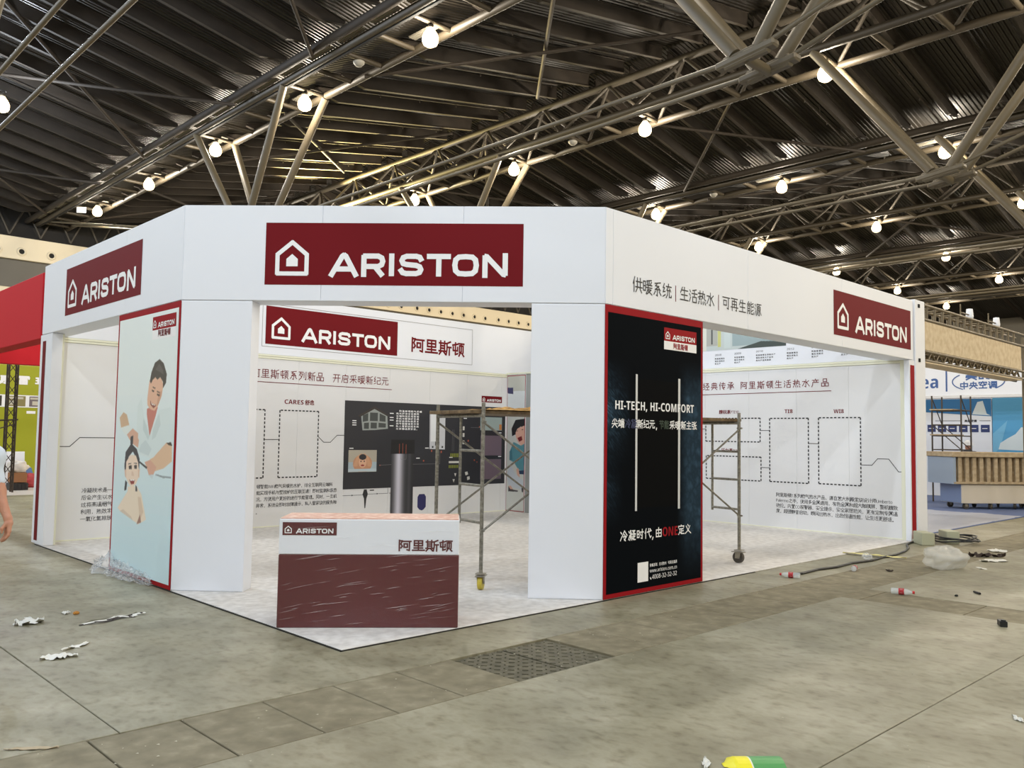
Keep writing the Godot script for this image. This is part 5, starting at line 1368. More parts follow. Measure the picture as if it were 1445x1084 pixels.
func build_counter() -> void:
	var t := thing("reception_counter", "film wrapped reception counter, white above and dark red below, at the carpet corner", "counter")
	var u := Vector3(0.764, 0, 0.645)
	var f := Face.new(Vector3(-0.01, 0.012, -0.97), u, Vector3(-u.z, 0, u.x))
	var m := MB.new(); f.slab(m, 0.0, 0.0, 1.51, 0.606, -0.5, 0.0, 0.006)
	part(t, "lower_body", m, mat("counter red", c8(88, 26, 30), 0.35), Transform3D(), "dark red lower half")
	m = MB.new(); f.slab(m, 0.0, 0.607, 1.51, 0.902, -0.5, 0.0, 0.006)
	part(t, "upper_body", m, mats["booth white"], Transform3D(), "white upper band")
	m = MB.new(); f.slab(m, 0.006, 0.902, 1.504, 0.91, -0.494, -0.006, 0.002)
	part(t, "top_board", m, textured("counter top", noise_tex(0.03, [[0.0, c8(196, 140, 120)], [0.5, c8(214, 168, 148)], [1.0, c8(240, 222, 208)]], 44, 4, 256), 1.5, 0.4), Transform3D(), "pinkish counter top under film")
	m = MB.new(); f.rect(m, 0.028, 0.767, 0.478, 0.875, 0.002)
	part(t, "sign_panel", m, mats["counter red"])
	brand(t, f, 0.028, 0.767, 0.45, 0.0035)
	m = MB.new()
	for k in 4: strokes(m, f, "阿里斯顿"[k], 0.996 + k * 0.1155, 0.64, 0.108, 0.095, 0.0125)
	part(t, "characters", m, mats["counter red"])
	# stretch film: a thin clear skin pulled into slanting creases
	m = MB.new()
	var n := FastNoiseLite.new(); n.seed = 8; n.frequency = 1.0; n.fractal_octaves = 3
	var cols := 60; var rows := 46
	var pt := func(a: float, b: float) -> Vector3:
		var cr := n.get_noise_2d((a * 0.25 + b * 0.1) * 3.0, (b - a * 0.18) * 34.0)
		return f.p(a, b, 0.007 + 0.0035 * cr)
	for i in cols:
		for j in rows:
			var a0 := 1.51 * i / cols; var a1 := 1.51 * (i + 1) / cols
			var b0 := 0.004 + 0.9 * j / rows; var b1 := 0.004 + 0.9 * (j + 1) / rows
			m.quad(pt.call(a0, b0), pt.call(a1, b0), pt.call(a1, b1), pt.call(a0, b1))
	var film := clear("stretch film", Color(1, 1, 1, 0.015), 0.12)
	film.metallic_specular = 0.35
	part(t, "stretch_film", m, film)
	# fine folds of film, their whitish colour standing in for highlight streaks
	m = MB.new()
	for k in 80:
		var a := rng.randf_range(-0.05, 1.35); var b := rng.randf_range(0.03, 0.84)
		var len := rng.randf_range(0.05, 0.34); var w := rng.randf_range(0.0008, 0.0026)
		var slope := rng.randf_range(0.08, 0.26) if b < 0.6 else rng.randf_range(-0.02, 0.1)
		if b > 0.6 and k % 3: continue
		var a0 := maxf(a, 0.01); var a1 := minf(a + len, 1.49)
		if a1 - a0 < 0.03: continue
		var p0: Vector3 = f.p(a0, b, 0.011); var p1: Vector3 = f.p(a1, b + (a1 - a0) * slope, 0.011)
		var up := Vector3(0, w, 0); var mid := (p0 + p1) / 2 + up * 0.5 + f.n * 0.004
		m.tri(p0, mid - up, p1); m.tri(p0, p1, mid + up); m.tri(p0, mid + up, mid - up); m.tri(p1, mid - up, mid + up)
	var fo := part(t, "film_fold_highlights", m, clear("film fold highlight", Color(0.95, 0.93, 0.93, 0.26), 0.3))
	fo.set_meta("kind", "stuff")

# ------------------------------------------------------------------ scaffolds
func rod(p: Node, called: String, a: Vector3, b: Vector3, r: float, m: Material) -> void:
	var mb := MB.new(); mb.tube(a, b, r, 10)
	part(p, called, mb, m)

func caster(p: Node, at: Vector3, wheel: Material, turn: float) -> void:
	var xf := Transform3D(Basis(Vector3.UP, turn), at)
	var m := MB.new()
	m.cbox(Vector3(-0.05, 0.165, -0.05), Vector3(0.05, 0.175, 0.05), 0.002)
	m.tube(Vector3(0, 0.17, 0), Vector3(0, 0.21, 0), 0.022, 10)
	m.cbox(Vector3(-0.07, 0.14, -0.05), Vector3(0.09, 0.15, 0.05), 0.002)
	for s: float in [-1.0, 1.0]:
		m.quad(Vector3(-0.02, 0.06, 0.032 * s), Vector3(0.045, 0.06, 0.032 * s), Vector3(0.04, 0.145, 0.036 * s), Vector3(-0.04, 0.145, 0.036 * s))
	var o := part(p, "caster", m, mats["galvanised"], xf)
	m = MB.new()
	m.tube(Vector3(0.01, 0.075, -0.024), Vector3(0.01, 0.075, 0.024), 0.074, 20)
	part(o, "wheel", m, wheel)
	m = MB.new(); m.tube(Vector3(0.01, 0.075, -0.04), Vector3(0.01, 0.075, 0.04), 0.014, 8)
	part(o, "axle", m, mats["galvanised"])

func scaffold(label: String, near_leg: Vector3, u: Vector3, wheels: Material, tarp: bool) -> void:
	var t := thing("rolling_scaffold", label, "scaffold", near_leg, 0.0, "rolling scaffolds in the booth")
	var w := Vector3(u.z, 0, -u.x)
	var steel: Material = mats["scaffold steel"]
	for e in 2:
		var o := u * 1.8 * e
		for s in 2:
			var p := o + w * 1.0 * s
			rod(t, "leg", p + Vector3(0, 0.2, 0), p + Vector3(0, 1.975, 0), 0.021, steel)
			caster(t, p, wheels, 0.6 + e + s)
		rod(t, "top_rail", o + Vector3(0, 1.84, 0), o + w + Vector3(0, 1.84, 0), 0.02, steel)
		rod(t, "mid_post", o + w * 0.47 + Vector3(0, 0.66, 0), o + w * 0.47 + Vector3(0, 1.84, 0), 0.016, steel)
		for y: float in [0.7, 1.09, 1.46]:
			rod(t, "rung", o + Vector3(0, y, 0), o + w * 0.47 + Vector3(0, y, 0), 0.016, steel)
		var c := MB.new()
		for y: float in [0.62, 1.77]:
			c.tube(o + Vector3(0, y, 0) - w * 0.05, o + Vector3(0, y, 0) + w * 0.03, 0.012, 8)
		part(t, "brace_pin", c, steel)
	for s in 2:
		var p := w * 1.0 * s
		rod(t, "cross_brace", p + Vector3(0, 1.77, 0), p + u * 1.8 + Vector3(0, 0.62, 0), 0.012, steel)
		rod(t, "cross_brace", p + Vector3(0, 0.62, 0) - w * 0.025, p + u * 1.8 + Vector3(0, 1.77, 0) - w * 0.025, 0.012, steel)
	var xf := Transform3D(Basis(u, Vector3.UP, -w), Vector3.ZERO)
	for k in 2:
		var m := MB.new(); m.cbox(Vector3(-0.12, 1.862, -0.52 - k * 0.47), Vector3(1.92, 1.9, -0.06 - k * 0.47), 0.006, xf)
		part(t, "deck_board", m, mats["old board"])
	if tarp:
		var m := MB.new()
		var n := FastNoiseLite.new(); n.seed = 5; n.frequency = 1.6
		var g := func(i: int, j: int) -> Vector3:
			var a := 0.02 + 1.84 * i / 18.0; var b := -0.02 - 0.96 * j / 10.0
			var h := 1.907 + 0.075 * maxf(0.0, n.get_noise_2d(a * 2.0, b * 2.0) + 0.35) * sin(PI * i / 18.0)
			if j == 0 or j == 10: h = 1.905
			return xf * Vector3(a, h, b)
		m.grid(g, 18, 10)
		var o := thing("work_sheet", "ochre stained sheet lying on the left scaffold platform", "sheet", near_leg)
		part(o, "cloth", m, textured("ochre sheet", noise_tex(0.03, [[0.0, c8(96, 70, 34)], [0.5, c8(186, 138, 60)], [1.0, c8(214, 172, 92)]], 51, 4, 256), 1.2, 0.8))

func build_scaffolds() -> void:
	textured("scaffold steel", noise_tex(0.04, [[0.0, c8(92, 88, 78)], [0.5, c8(132, 128, 116)], [1.0, c8(164, 160, 148)]], 61, 5, 256), 2.0, 0.45, 0.5)
	textured("old board", noise_tex(0.02, [[0.0, c8(82, 66, 46)], [1.0, c8(138, 116, 84)]], 62, 5, 256), 1.5, 0.8)
	var b0 := Vector3(2.48, 0.012, -1.20); var c0 := Vector3(6.42, 0.012, -0.50)
	var u := (c0 - b0).normalized()
	scaffold("grey rolling scaffold with yellow wheels, between the two booth columns", b0, u, mat("yellow wheel", c8(196, 176, 60), 0.5), true)
	scaffold("grey rolling scaffold with dark wheels, right of the black poster", c0 - u * 1.8, u, mat("dark wheel", c8(64, 58, 50), 0.6), false)

# ------------------------------------------------------------------ the stands on either side
func build_neighbours() -> void:
	var red: Material = mat("stand red", c8(196, 40, 48), 0.7)
	red.set("metallic_specular", 0.25)
	var lime: Material = mat("stand lime", c8(156, 160, 18), 0.6)
	var m := MB.new()
	var t := thing("red_fascia", "plain red fascia of the next stand at the left edge", "fascia")
	m.cbox(Vector3(0.0, 2.95, -16.0), Vector3(0.25, 3.93, -8.13), 0.01)
	part(t, "panel", m, red)
	m = MB.new(); m.cbox(Vector3(0.02, 0.0, -16.0), Vector3(0.22, 2.95, -15.8), 0.008)
	part(t, "post", m, red)
	t = thing("red_fascia", "inner red fascia of the next stand seen below the first", "fascia")
	m = MB.new(); m.cbox(Vector3(0.26, 3.07, -16.0), Vector3(9.0, 4.0, -15.75), 0.01)
	part(t, "panel", m, red)
	t = thing("lime_wall", "lime green stand wall with white characters and a row of photographs", "stand wall")
	m = MB.new(); m.cbox(Vector3(0.5, 0.0, -22.65), Vector3(10.0, 3.5, -22.5), 0.01)
	part(t, "panel", m, lime)
	var f := Face.new(Vector3(0, 0, -22.5), Vector3(1, 0, 0), Vector3(0, 0, 1))
	m = MB.new()
	for s: Array in [["源", 2.70], ["雷", 3.24], ["环", 3.72]]: strokes(m, f, s[0], s[1], 2.94, 0.32, 0.24, 0.045, 0.01)
	f.rect(m, 2.2, 2.26, 4.6, 2.62, 0.004); f.rect(m, 3.52, 2.08, 3.76, 2.16, 0.004)
	part(t, "white_print", m, mats["ink white"])
	for q: Array in [[2.5, 2.86, c8(52, 46, 40)], [2.98, 3.48, c8(136, 126, 78)], [3.58, 3.95, c8(110, 100, 104)]]:
		m = MB.new(); f.rect(m, q[0], 2.29, q[1], 2.59, 0.008)
		part(t, "photograph", m, mat("photo %s" % q[0], q[2], 0.5))
		m = MB.new(); f.rect(m, q[0] + 0.08, 2.33, q[0] + 0.28, 2.45, 0.011); f.rect(m, q[0] + 0.02, 2.5, q[1] - 0.06, 2.56, 0.011)
		part(t, "photo_detail", m, mat("photo light", c8(196, 190, 172), 0.5))
	# dark lattice mast
	t = thing("lattice_mast", "dark steel lattice mast standing before the lime green wall", "mast", Vector3(2.32, 0.006, -19.2))
	var dk: Material = mat("mast steel", c8(58, 48, 38), 0.6, 0.3)
	for s in 4:
		var p := Vector3(0.1 if s % 2 else -0.1, 0, 0.1 if s > 1 else -0.1)
		rod(t, "leg", p, p + Vector3(0, 3.9, 0), 0.022, dk)
	for k in 13:
		var y := 0.12 + k * 0.29
		m = MB.new()
		for s in 4:
			var a := Vector3(0.1 if s == 1 or s == 2 else -0.1, y, 0.1 if s > 1 else -0.1)
			var b := Vector3(0.1 if s == 0 or s == 1 else -0.1, y + 0.29, 0.1 if s == 1 or s == 2 else -0.1)
			m.tube(a, b, 0.01, 6)
		part(t, "lacing", m, dk)
	m = MB.new(); m.tube(Vector3(-0.5, 1.82, 0.1), Vector3(0.15, 1.86, 0.1), 0.02, 8); m.tube(Vector3(-0.5, 1.55, 0.1), Vector3(0.1, 1.75, 0.1), 0.014, 8)
	part(t, "arm", m, dk)
	# boxes and bags by the lime wall
	t = thing("white_board", "white board leaning behind the carton at the left edge", "board", Vector3(2.75, 0.012, -20.6))
	m = MB.new(); m.cbox(Vector3(-0.5, 0, -0.04), Vector3(0.32, 1.0, 0.0), 0.006, Transform3D(Basis(Vector3.RIGHT, -0.1), Vector3.ZERO))
	part(t, "sheet", m, mats["booth white"])
	t = thing("carton", "brown cardboard carton on a black crate, before the lime wall", "carton", Vector3(2.78, 0.207, -20.0))
	m = MB.new(); m.cbox(Vector3(-0.22, 0, -0.2), Vector3(0.16, 0.26, 0.15), 0.008)
	part(t, "box", m, mat("cardboard", c8(150, 104, 68), 0.85))
	m = MB.new(); m.box(Vector3(-0.06, 0.255, -0.2), Vector3(0.0, 0.262, 0.15))
	part(t, "tape", m, mat("tape", c8(186, 150, 104), 0.4))
	t = thing("black_crate", "black plastic crate under the brown carton", "crate", Vector3(2.78, 0.006, -20.0))
	m = MB.new(); m.cbox(Vector3(-0.25, 0, -0.22), Vector3(0.19, 0.19, 0.18), 0.01)
	for k in 5: m.cbox(Vector3(-0.24 + k * 0.09, 0.03, 0.18), Vector3(-0.2 + k * 0.09, 0.17, 0.19), 0.002)
	part(t, "body", m, mat("crate black", c8(30, 28, 28), 0.5))
	t = lump("white_sack", "white plastic sack on top of the brown carton", "sack", Vector3(2.74, 0.472, -20.0), Vector3(0.24, 0.17, 0.18), mat("sack white", c8(220, 214, 204), 0.6), 71)
	t = lump("red_bag", "crumpled red and pink bag on the floor by the lime wall", "bag", Vector3(3.4, 0.006, -21.0), Vector3(0.26, 0.2, 0.18), mat("bag red", c8(176, 60, 62), 0.6), 72)
	t = lump("blue_bag", "small blue bag behind the red bag, lime wall", "bag", Vector3(3.3, 0.006, -21.5), Vector3(0.18, 0.3, 0.14), mat("bag blue", c8(76, 110, 160), 0.6), 73)
	t = thing("pale_sheet", "pale plastic sheet on the floor before the lime wall", "sheet")
	m = MB.new(); m.box(Vector3(0.6, 0.001, -22.3), Vector3(6.5, 0.005, -18.0))
	part(t, "film", m, mat("pale sheet", c8(206, 200, 192), 0.4))
	# ---- stand to the right: beige clad truss beam in line with the booth
	var beige: Material = textured("beige cloth", noise_tex(0.03, [[0.0, c8(190, 168, 136)], [0.5, c8(206, 188, 156)], [1.0, c8(218, 202, 174)]], 81, 4, 256), 0.7, 0.8)
	var steel: Material = mat("frame steel", c8(112, 100, 78), 0.5, 0.3)
	t = thing("truss_beam", "beige cloth covered truss beam of the stand to the right", "beam")
	m = MB.new(); m.cbox(Vector3(11.55, 3.21, -0.3), Vector3(16.95, 3.71, 0.0), 0.01)
	part(t, "cloth_band", m, beige)
	for z: float in [-0.3, 0.0]:
		for y: float in [3.03, 3.19, 3.74, 3.99]:
			rod(t, "chord", Vector3(11.55, y, z - 0.02), Vector3(17.7, y, z - 0.02), 0.028, steel)
	for k in 14:
		var x := 11.7 + k * 0.37
		m = MB.new()
		m.tube(Vector3(x, 3.74, -0.02), Vector3(x, 3.99, -0.02), 0.022, 6); m.tube(Vector3(x, 3.74, -0.32), Vector3(x, 3.99, -0.32), 0.022, 6); m.tube(Vector3(x, 3.99, -0.02), Vector3(x, 3.99, -0.32), 0.02, 6)
		m.tube(Vector3(x, 3.74, -0.02), Vector3(x + 0.2, 3.74, -0.32), 0.02, 6)
		part(t, "web", m, steel)
		m = MB.new()
		m.tube(Vector3(x, 3.03, -0.02), Vector3(x + 0.18, 3.19, -0.02), 0.02, 6); m.tube(Vector3(x + 0.18, 3.19, -0.02), Vector3(x + 0.37, 3.03, -0.02), 0.02, 6); m.tube(Vector3(x, 3.19, -0.02), Vector3(x, 3.03, -0.32), 0.02, 6)
		part(t, "web", m, steel)
	m = MB.new(); m.cbox(Vector3(11.55, 2.985, -0.34), Vector3(16.95, 3.01, 0.01), 0.004)
	part(t, "lip", m, beige)
	for k in 2:
		m = MB.new()
		var px: float = [14.25, 15.85][k]
		m.lathe(PackedVector2Array([Vector2(0.001, 4.02), Vector2(0.06, 4.02), Vector2(0.07, 4.1), Vector2(0.055, 4.24), Vector2(0.001, 4.25)]), Transform3D(Basis(), Vector3(px, 0, -0.15)), 10)
		part(t, "spot_can", m, mats["booth white"])
		rod(t, "spot_arm", Vector3(px - 0.5, 4.12, -0.15), Vector3(px, 4.12, -0.15), 0.014, steel)
		rod(t, "spot_arm", Vector3(px - 0.5, 4.0, -0.15), Vector3(px - 0.5, 4.28, -0.15), 0.012, steel)
	t = thing("stand_post", "dark post carrying the beige beam at the right edge", "post", Vector3(17.78, 0, -0.15))
	m = MB.new(); m.cbox(Vector3(-0.06, 0, -0.06), Vector3(0.06, 4.0, 0.06), 0.008)
	part(t, "shaft", m, steel)
	t = thing("film_carpet", "blue grey carpet under plastic film at the right stand", "carpet")
	m = MB.new(); m.cbox(Vector3(11.62, 0.0, -9.0), Vector3(23.95, 0.012, -0.26), 0.003)
	part(t, "carpet", m, mat("carpet blue", c8(92, 108, 148), 0.85))
	m = MB.new()
	var n := FastNoiseLite.new(); n.seed = 3; n.frequency = 0.8; n.fractal_octaves = 4
	var g := func(i: int, j: int) -> Vector3:
		var x := 11.64 + 6.2 * i / 60.0; var z := -0.28 - 2.4 * j / 30.0
		return Vector3(x, 0.018 + 0.03 * maxf(0.0, n.get_noise_2d(x * 1.5, z * 2.5)), z)
	m.grid(g, 60, 30)
	var fm := clear("floor film", Color(0.93, 0.94, 0.97, 0.55), 0.3)
	part(t, "film", m, fm)
	# white sign of the far stand
	var blue: Material = mat("sign blue", c8(58, 92, 150), 0.5)
	t = thing("sign_fascia", "white fascia with blue lettering and an oval emblem, far right", "fascia")
	m = MB.new(); m.cbox(Vector3(22.5, 2.98, -9.0), Vector3(22.7, 3.95, 4.0), 0.01)
	part(t, "panel", m, mats["booth white"])
	m = MB.new(); m.cbox(Vector3(22.45, 2.9, -9.0), Vector3(22.75, 2.98, 4.0), 0.008)
	part(t, "lip", m, mats["booth inner"])
	f = Face.new(Vector3(22.5, 0, 0), Vector3(0, 0, 1), Vector3(-1, 0, 0))
	m = MB.new()
	latin(m, f, "Midea", -5.02, 3.21, 0.5, 1.35, true, 0.004)
	f.line(m, Vector2(-3.44, 3.1), Vector2(-3.44, 3.72), 0.045, 0.004)
	for k in 40:
		if k % 20 > 5 and k % 20 < 15: continue
		var a := TAU * k / 40.0; var b := TAU * (k + 1) / 40.0
		f.line(m, Vector2(-2.6 + 0.68 * cos(a), 3.37 + 0.27 * sin(a)), Vector2(-2.6 + 0.68 * cos(b), 3.37 + 0.27 * sin(b)), 0.03, 0.004)
	for k in 2: strokes(m, f, "美的"[k], -2.92 + k * 0.33, 3.42, 0.29, 0.22, 0.042, 0.004)
	for k in 4: strokes(m, f, "中央空调"[k], -3.08 + k * 0.245, 3.16, 0.225, 0.2, 0.032, 0.004)
	part(t, "lettering", m, blue)
	t = thing("display_wall", "blue and white display wall with a row of navy labels, far right", "display wall")
	m = MB.new(); m.cbox(Vector3(24.0, 0.0, -8.0), Vector3(24.15, 2.96, -2.72), 0.01)
	part(t, "white_panel", m, mats["booth white"])
	m = MB.new(); m.cbox(Vector3(24.0, 0.0, -2.7), Vector3(24.15, 2.96, 2.5), 0.01)
	part(t, "blue_panel", m, mat("display blue", c8(84, 160, 206), 0.5))
	f = Face.new(Vector3(24.0, 0, 0), Vector3(0, 0, 1), Vector3(-1, 0, 0))
	m = MB.new(); f.poly(m, PackedVector2Array([Vector2(-8, 2.95), Vector2(-8, 2.72), Vector2(-4.6, 2.56), Vector2(-2.72, 2.42), Vector2(-2.72, 2.95)]), 0.004)
	part(t, "header_band", m, mat("display deep blue", c8(48, 116, 172), 0.5))
	for k in 9:
		m = MB.new(); var a := -5.44 + k * 0.303
		f.rect(m, a, 1.95, a + 0.24, 2.17, 0.004)
		part(t, "navy_label", m, mat("navy", c8(40, 54, 104), 0.5))
	m = MB.new()
	for k in 9: f.line(m, Vector2(-5.4 + k * 0.303, 2.06), Vector2(-5.26 + k * 0.303, 2.06), 0.02, 0.006)
	part(t, "label_print", m, mats["ink white"])
	m = MB.new()
	for k in 4: strokes(m, f, "美的空调"[k], -3.46 + k * 0.085, 2.25, 0.075, 0.07, 0.012, 0.004)
	f.line(m, Vector2(-4.3, 2.29), Vector2(-3.55, 2.29), 0.015, 0.004); f.line(m, Vector2(-3.05, 2.29), Vector2(-2.75, 2.29), 0.015, 0.004)
	part(t, "heading", m, mats["ink dark"])
	m = MB.new(); f.poly(m, PackedVector2Array([Vector2(-2.55, 1.45), Vector2(-2.5, 1.64), Vector2(-2.3, 1.78), Vector2(-2.1, 1.9), Vector2(-1.95, 2.1), Vector2(-1.6, 2.1), Vector2(-1.2, 1.8), Vector2(-1.0, 1.4)]), 0.004)
	f.poly(m, PackedVector2Array([Vector2(-3.25, 2.48), Vector2(-3.1, 2.85), Vector2(-2.95, 2.88), Vector2(-2.85, 2.5), Vector2(-2.75, 2.45)]), 0.006)
	part(t, "white_shapes", m, mat("display pale", c8(214, 226, 230), 0.5))
	m = MB.new(); f.poly(m, PackedVector2Array([Vector2(-2.7, 1.3), Vector2(-2.7, 1.9), Vector2(-2.3, 2.3), Vector2(-2.5, 1.5)]), 0.003)
	part(t, "pale_facets", m, mat("display mid", c8(116, 182, 218), 0.5))
	# crated counters standing on wheels
	t = thing("slatted_crate", "long wooden slatted crate on top of the wheeled white cabinet", "crate", Vector3(18.55, 0.625, -1.95), -0.64)
	var wood: Material = textured("crate wood", noise_tex(0.03, [[0.0, c8(152, 132, 102)], [1.0, c8(196, 178, 148)]], 91, 5, 256), 1.0, 0.8)
	m = MB.new(); m.cbox(Vector3(0.08, 0.02, -0.95), Vector3(3.3, 0.66, -0.2), 0.01)
	part(t, "core", m, wood)
	for k in 17:
		m = MB.new(); m.cbox(Vector3(0.14 + k * 0.19, 0.06, -0.08), Vector3(0.24 + k * 0.19, 0.66, -0.02), 0.005)
		part(t, "slat", m, wood)
	m = MB.new(); m.cbox(Vector3(0.0, 0.0, -1.0), Vector3(3.35, 0.06, 0.0), 0.008)
	part(t, "sill", m, wood)
	m = MB.new(); m.cbox(Vector3(-0.06, 0.66, -1.05), Vector3(3.4, 0.78, 0.05), 0.012)
	part(t, "lid", m, wood)
	m = MB.new(); m.cbox(Vector3(-0.02, 0.0, -1.0), Vector3(0.07, 0.66, 0.0), 0.006)
	part(t, "wrapped_end", m, mat("wrap blue grey", c8(150, 166, 186), 0.3))
	t = thing("wheeled_cabinet", "white wheeled cabinet wrapped in film under the slatted crate", "cabinet", Vector3(18.78, 0.013, -1.84), -0.64)
	m = MB.new(); m.cbox(Vector3(0.0, 0.14, -0.85), Vector3(3.0, 0.6, -0.02), 0.01)
	part(t, "body", m, mat("cabinet cream", c8(206, 196, 178), 0.45))
	m = MB.new(); m.cbox(Vector3(-0.01, 0.15, -0.84), Vector3(-0.002, 0.6, -0.03), 0.001)
	part(t, "wrapped_end", m, mat("wrap blue", c8(122, 140, 176), 0.3))
	for k in 5:
		for s in 2: caster(t, Vector3(0.15 + k * 0.66, 0.0, -0.1 - 0.6 * s), mats["dark wheel"], 0.5 * k)
	# tall scaffold of the far stand
	t = thing("tall_scaffold", "tall thin scaffold tower before the far display wall", "scaffold", Vector3(21.1, 0.012, -3.35))
	var thin: Material = mat("far scaffold", c8(74, 66, 56), 0.6, 0.2)
	for e in 2:
		for s in 2: rod(t, "leg", Vector3(0.75 * e, 0, 0.75 * s), Vector3(0.75 * e, 2.9, 0.75 * s), 0.022, thin)
		for y: float in [1.42, 1.8, 2.1, 2.5]:
			rod(t, "rung", Vector3(0.75 * e, y, 0), Vector3(0.75 * e, y, 0.75), 0.016, thin)
			rod(t, "rung", Vector3(0, y, 0.75 * e), Vector3(0.75, y, 0.75 * e), 0.016, thin)
		rod(t, "brace", Vector3(0, 2.85, 0.75 * e), Vector3(0.75, 2.1, 0.75 * e), 0.013, thin)
		rod(t, "brace", Vector3(0.75 * e, 2.1, 0), Vector3(0.75 * e, 1.42, 0.75), 0.013, thin)
	for y: float in [1.81, 2.5]:
		m = MB.new(); m.cbox(Vector3(-0.05, y, -0.05), Vector3(0.8, y + 0.035, 0.55), 0.006)
		part(t, "deck_board", m, wood)

func lump(called: String, label: String, category: String, at: Vector3, half: Vector3, m_: Material, seed_: int) -> Node3D:
	# a crumpled body resting on its flattened underside
	var n := FastNoiseLite.new(); n.seed = seed_; n.frequency = 1.4; n.fractal_octaves = 3
	var m := MB.new()
	var seg := 36; var rings := 22
	var p := func(i: int, j: int) -> Vector3:
		var th := PI * j / rings; var ph := TAU * i / seg
		var d := Vector3(sin(th) * cos(ph), -cos(th), sin(th) * sin(ph))
		var r := 1.0 + 0.4 * n.get_noise_3dv(d * 0.8) + 0.16 * absf(n.get_noise_3dv(d * 1.5))
		var q := d * r * half + Vector3(0, half.y * 0.8, 0)
		q.y = maxf(q.y, 0.002)
		return q
	m.grid(p, seg, rings, true)
	var t := thing(called, label, category, at)
	part(t, "body", m, m_)
	return t

# ------------------------------------------------------------------ litter on the floor
func scrap(called: String, label: String, at: Vector3, sx: float, sz: float, turn: float, m_: Material, seed_: int, rise := 0.03, cat := "scrap") -> void:
	var n := FastNoiseLite.new(); n.seed = seed_; n.frequency = 1.0; n.fractal_octaves = 3
	var m := MB.new()
	var ni := 18; var nj := 6
	var p := func(i: int, j: int) -> Vector3:
		var a := float(i) / ni - 0.5; var b := float(j) / nj - 0.5
		var wob := (0.35 + 0.9 * sin(PI * clampf(a + 0.5, 0.0, 1.0))) * (1.0 + 0.8 * n.get_noise_1d(i * 0.55 + 7.0))
		return Vector3(a * sx + 0.1 * sz * n.get_noise_2d(i * 0.8, 3.0), 0.003 + rise * maxf(0.0, n.get_noise_2d(a * 3.4 + 9.0, b * 2.6) + 0.25), b * sz * wob + 0.35 * sz * n.get_noise_1d(i * 0.3 + 50.0))
	m.grid(p, ni, nj)
	var t := thing(called, label, cat, at, turn)
	part(t, "sheet", m, m_)

func bottle(label: String, at: Vector3, turn: float) -> void:
	var t := thing("plastic_bottle", label, "bottle", at, turn, "drink bottles lying on the floor")
	var lie := Transform3D(Basis(Vector3.FORWARD, PI / 2), Vector3(0, 0.034, 0))
	var m := MB.new()
	m.lathe(PackedVector2Array([Vector2(0.001, 0.0), Vector2(0.026, 0.0), Vector2(0.033, 0.01), Vector2(0.033, 0.06), Vector2(0.031, 0.075), Vector2(0.033, 0.09), Vector2(0.033, 0.15), Vector2(0.028, 0.175), Vector2(0.014, 0.205), Vector2(0.013, 0.22)]), lie, 16)
	part(t, "body", m, clear("bottle plastic", Color(0.92, 0.95, 0.95, 0.35), 0.15))
	m = MB.new(); m.lathe(PackedVector2Array([Vector2(0.0335, 0.078), Vector2(0.0342, 0.08), Vector2(0.0342, 0.13), Vector2(0.0335, 0.132)]), lie, 16)
	part(t, "label_band", m, mat("bottle label", c8(176, 36, 40), 0.5))
	m = MB.new(); m.lathe(PackedVector2Array([Vector2(0.0345, 0.09), Vector2(0.0346, 0.118)]), lie, 5)
	part(t, "label_mark", m, mats["ink white"])
	m = MB.new(); m.lathe(PackedVector2Array([Vector2(0.0145, 0.212), Vector2(0.0155, 0.214), Vector2(0.0155, 0.234), Vector2(0.001, 0.236)]), lie, 12)
	part(t, "cap", m, mat("bottle cap", c8(190, 30, 36), 0.4))

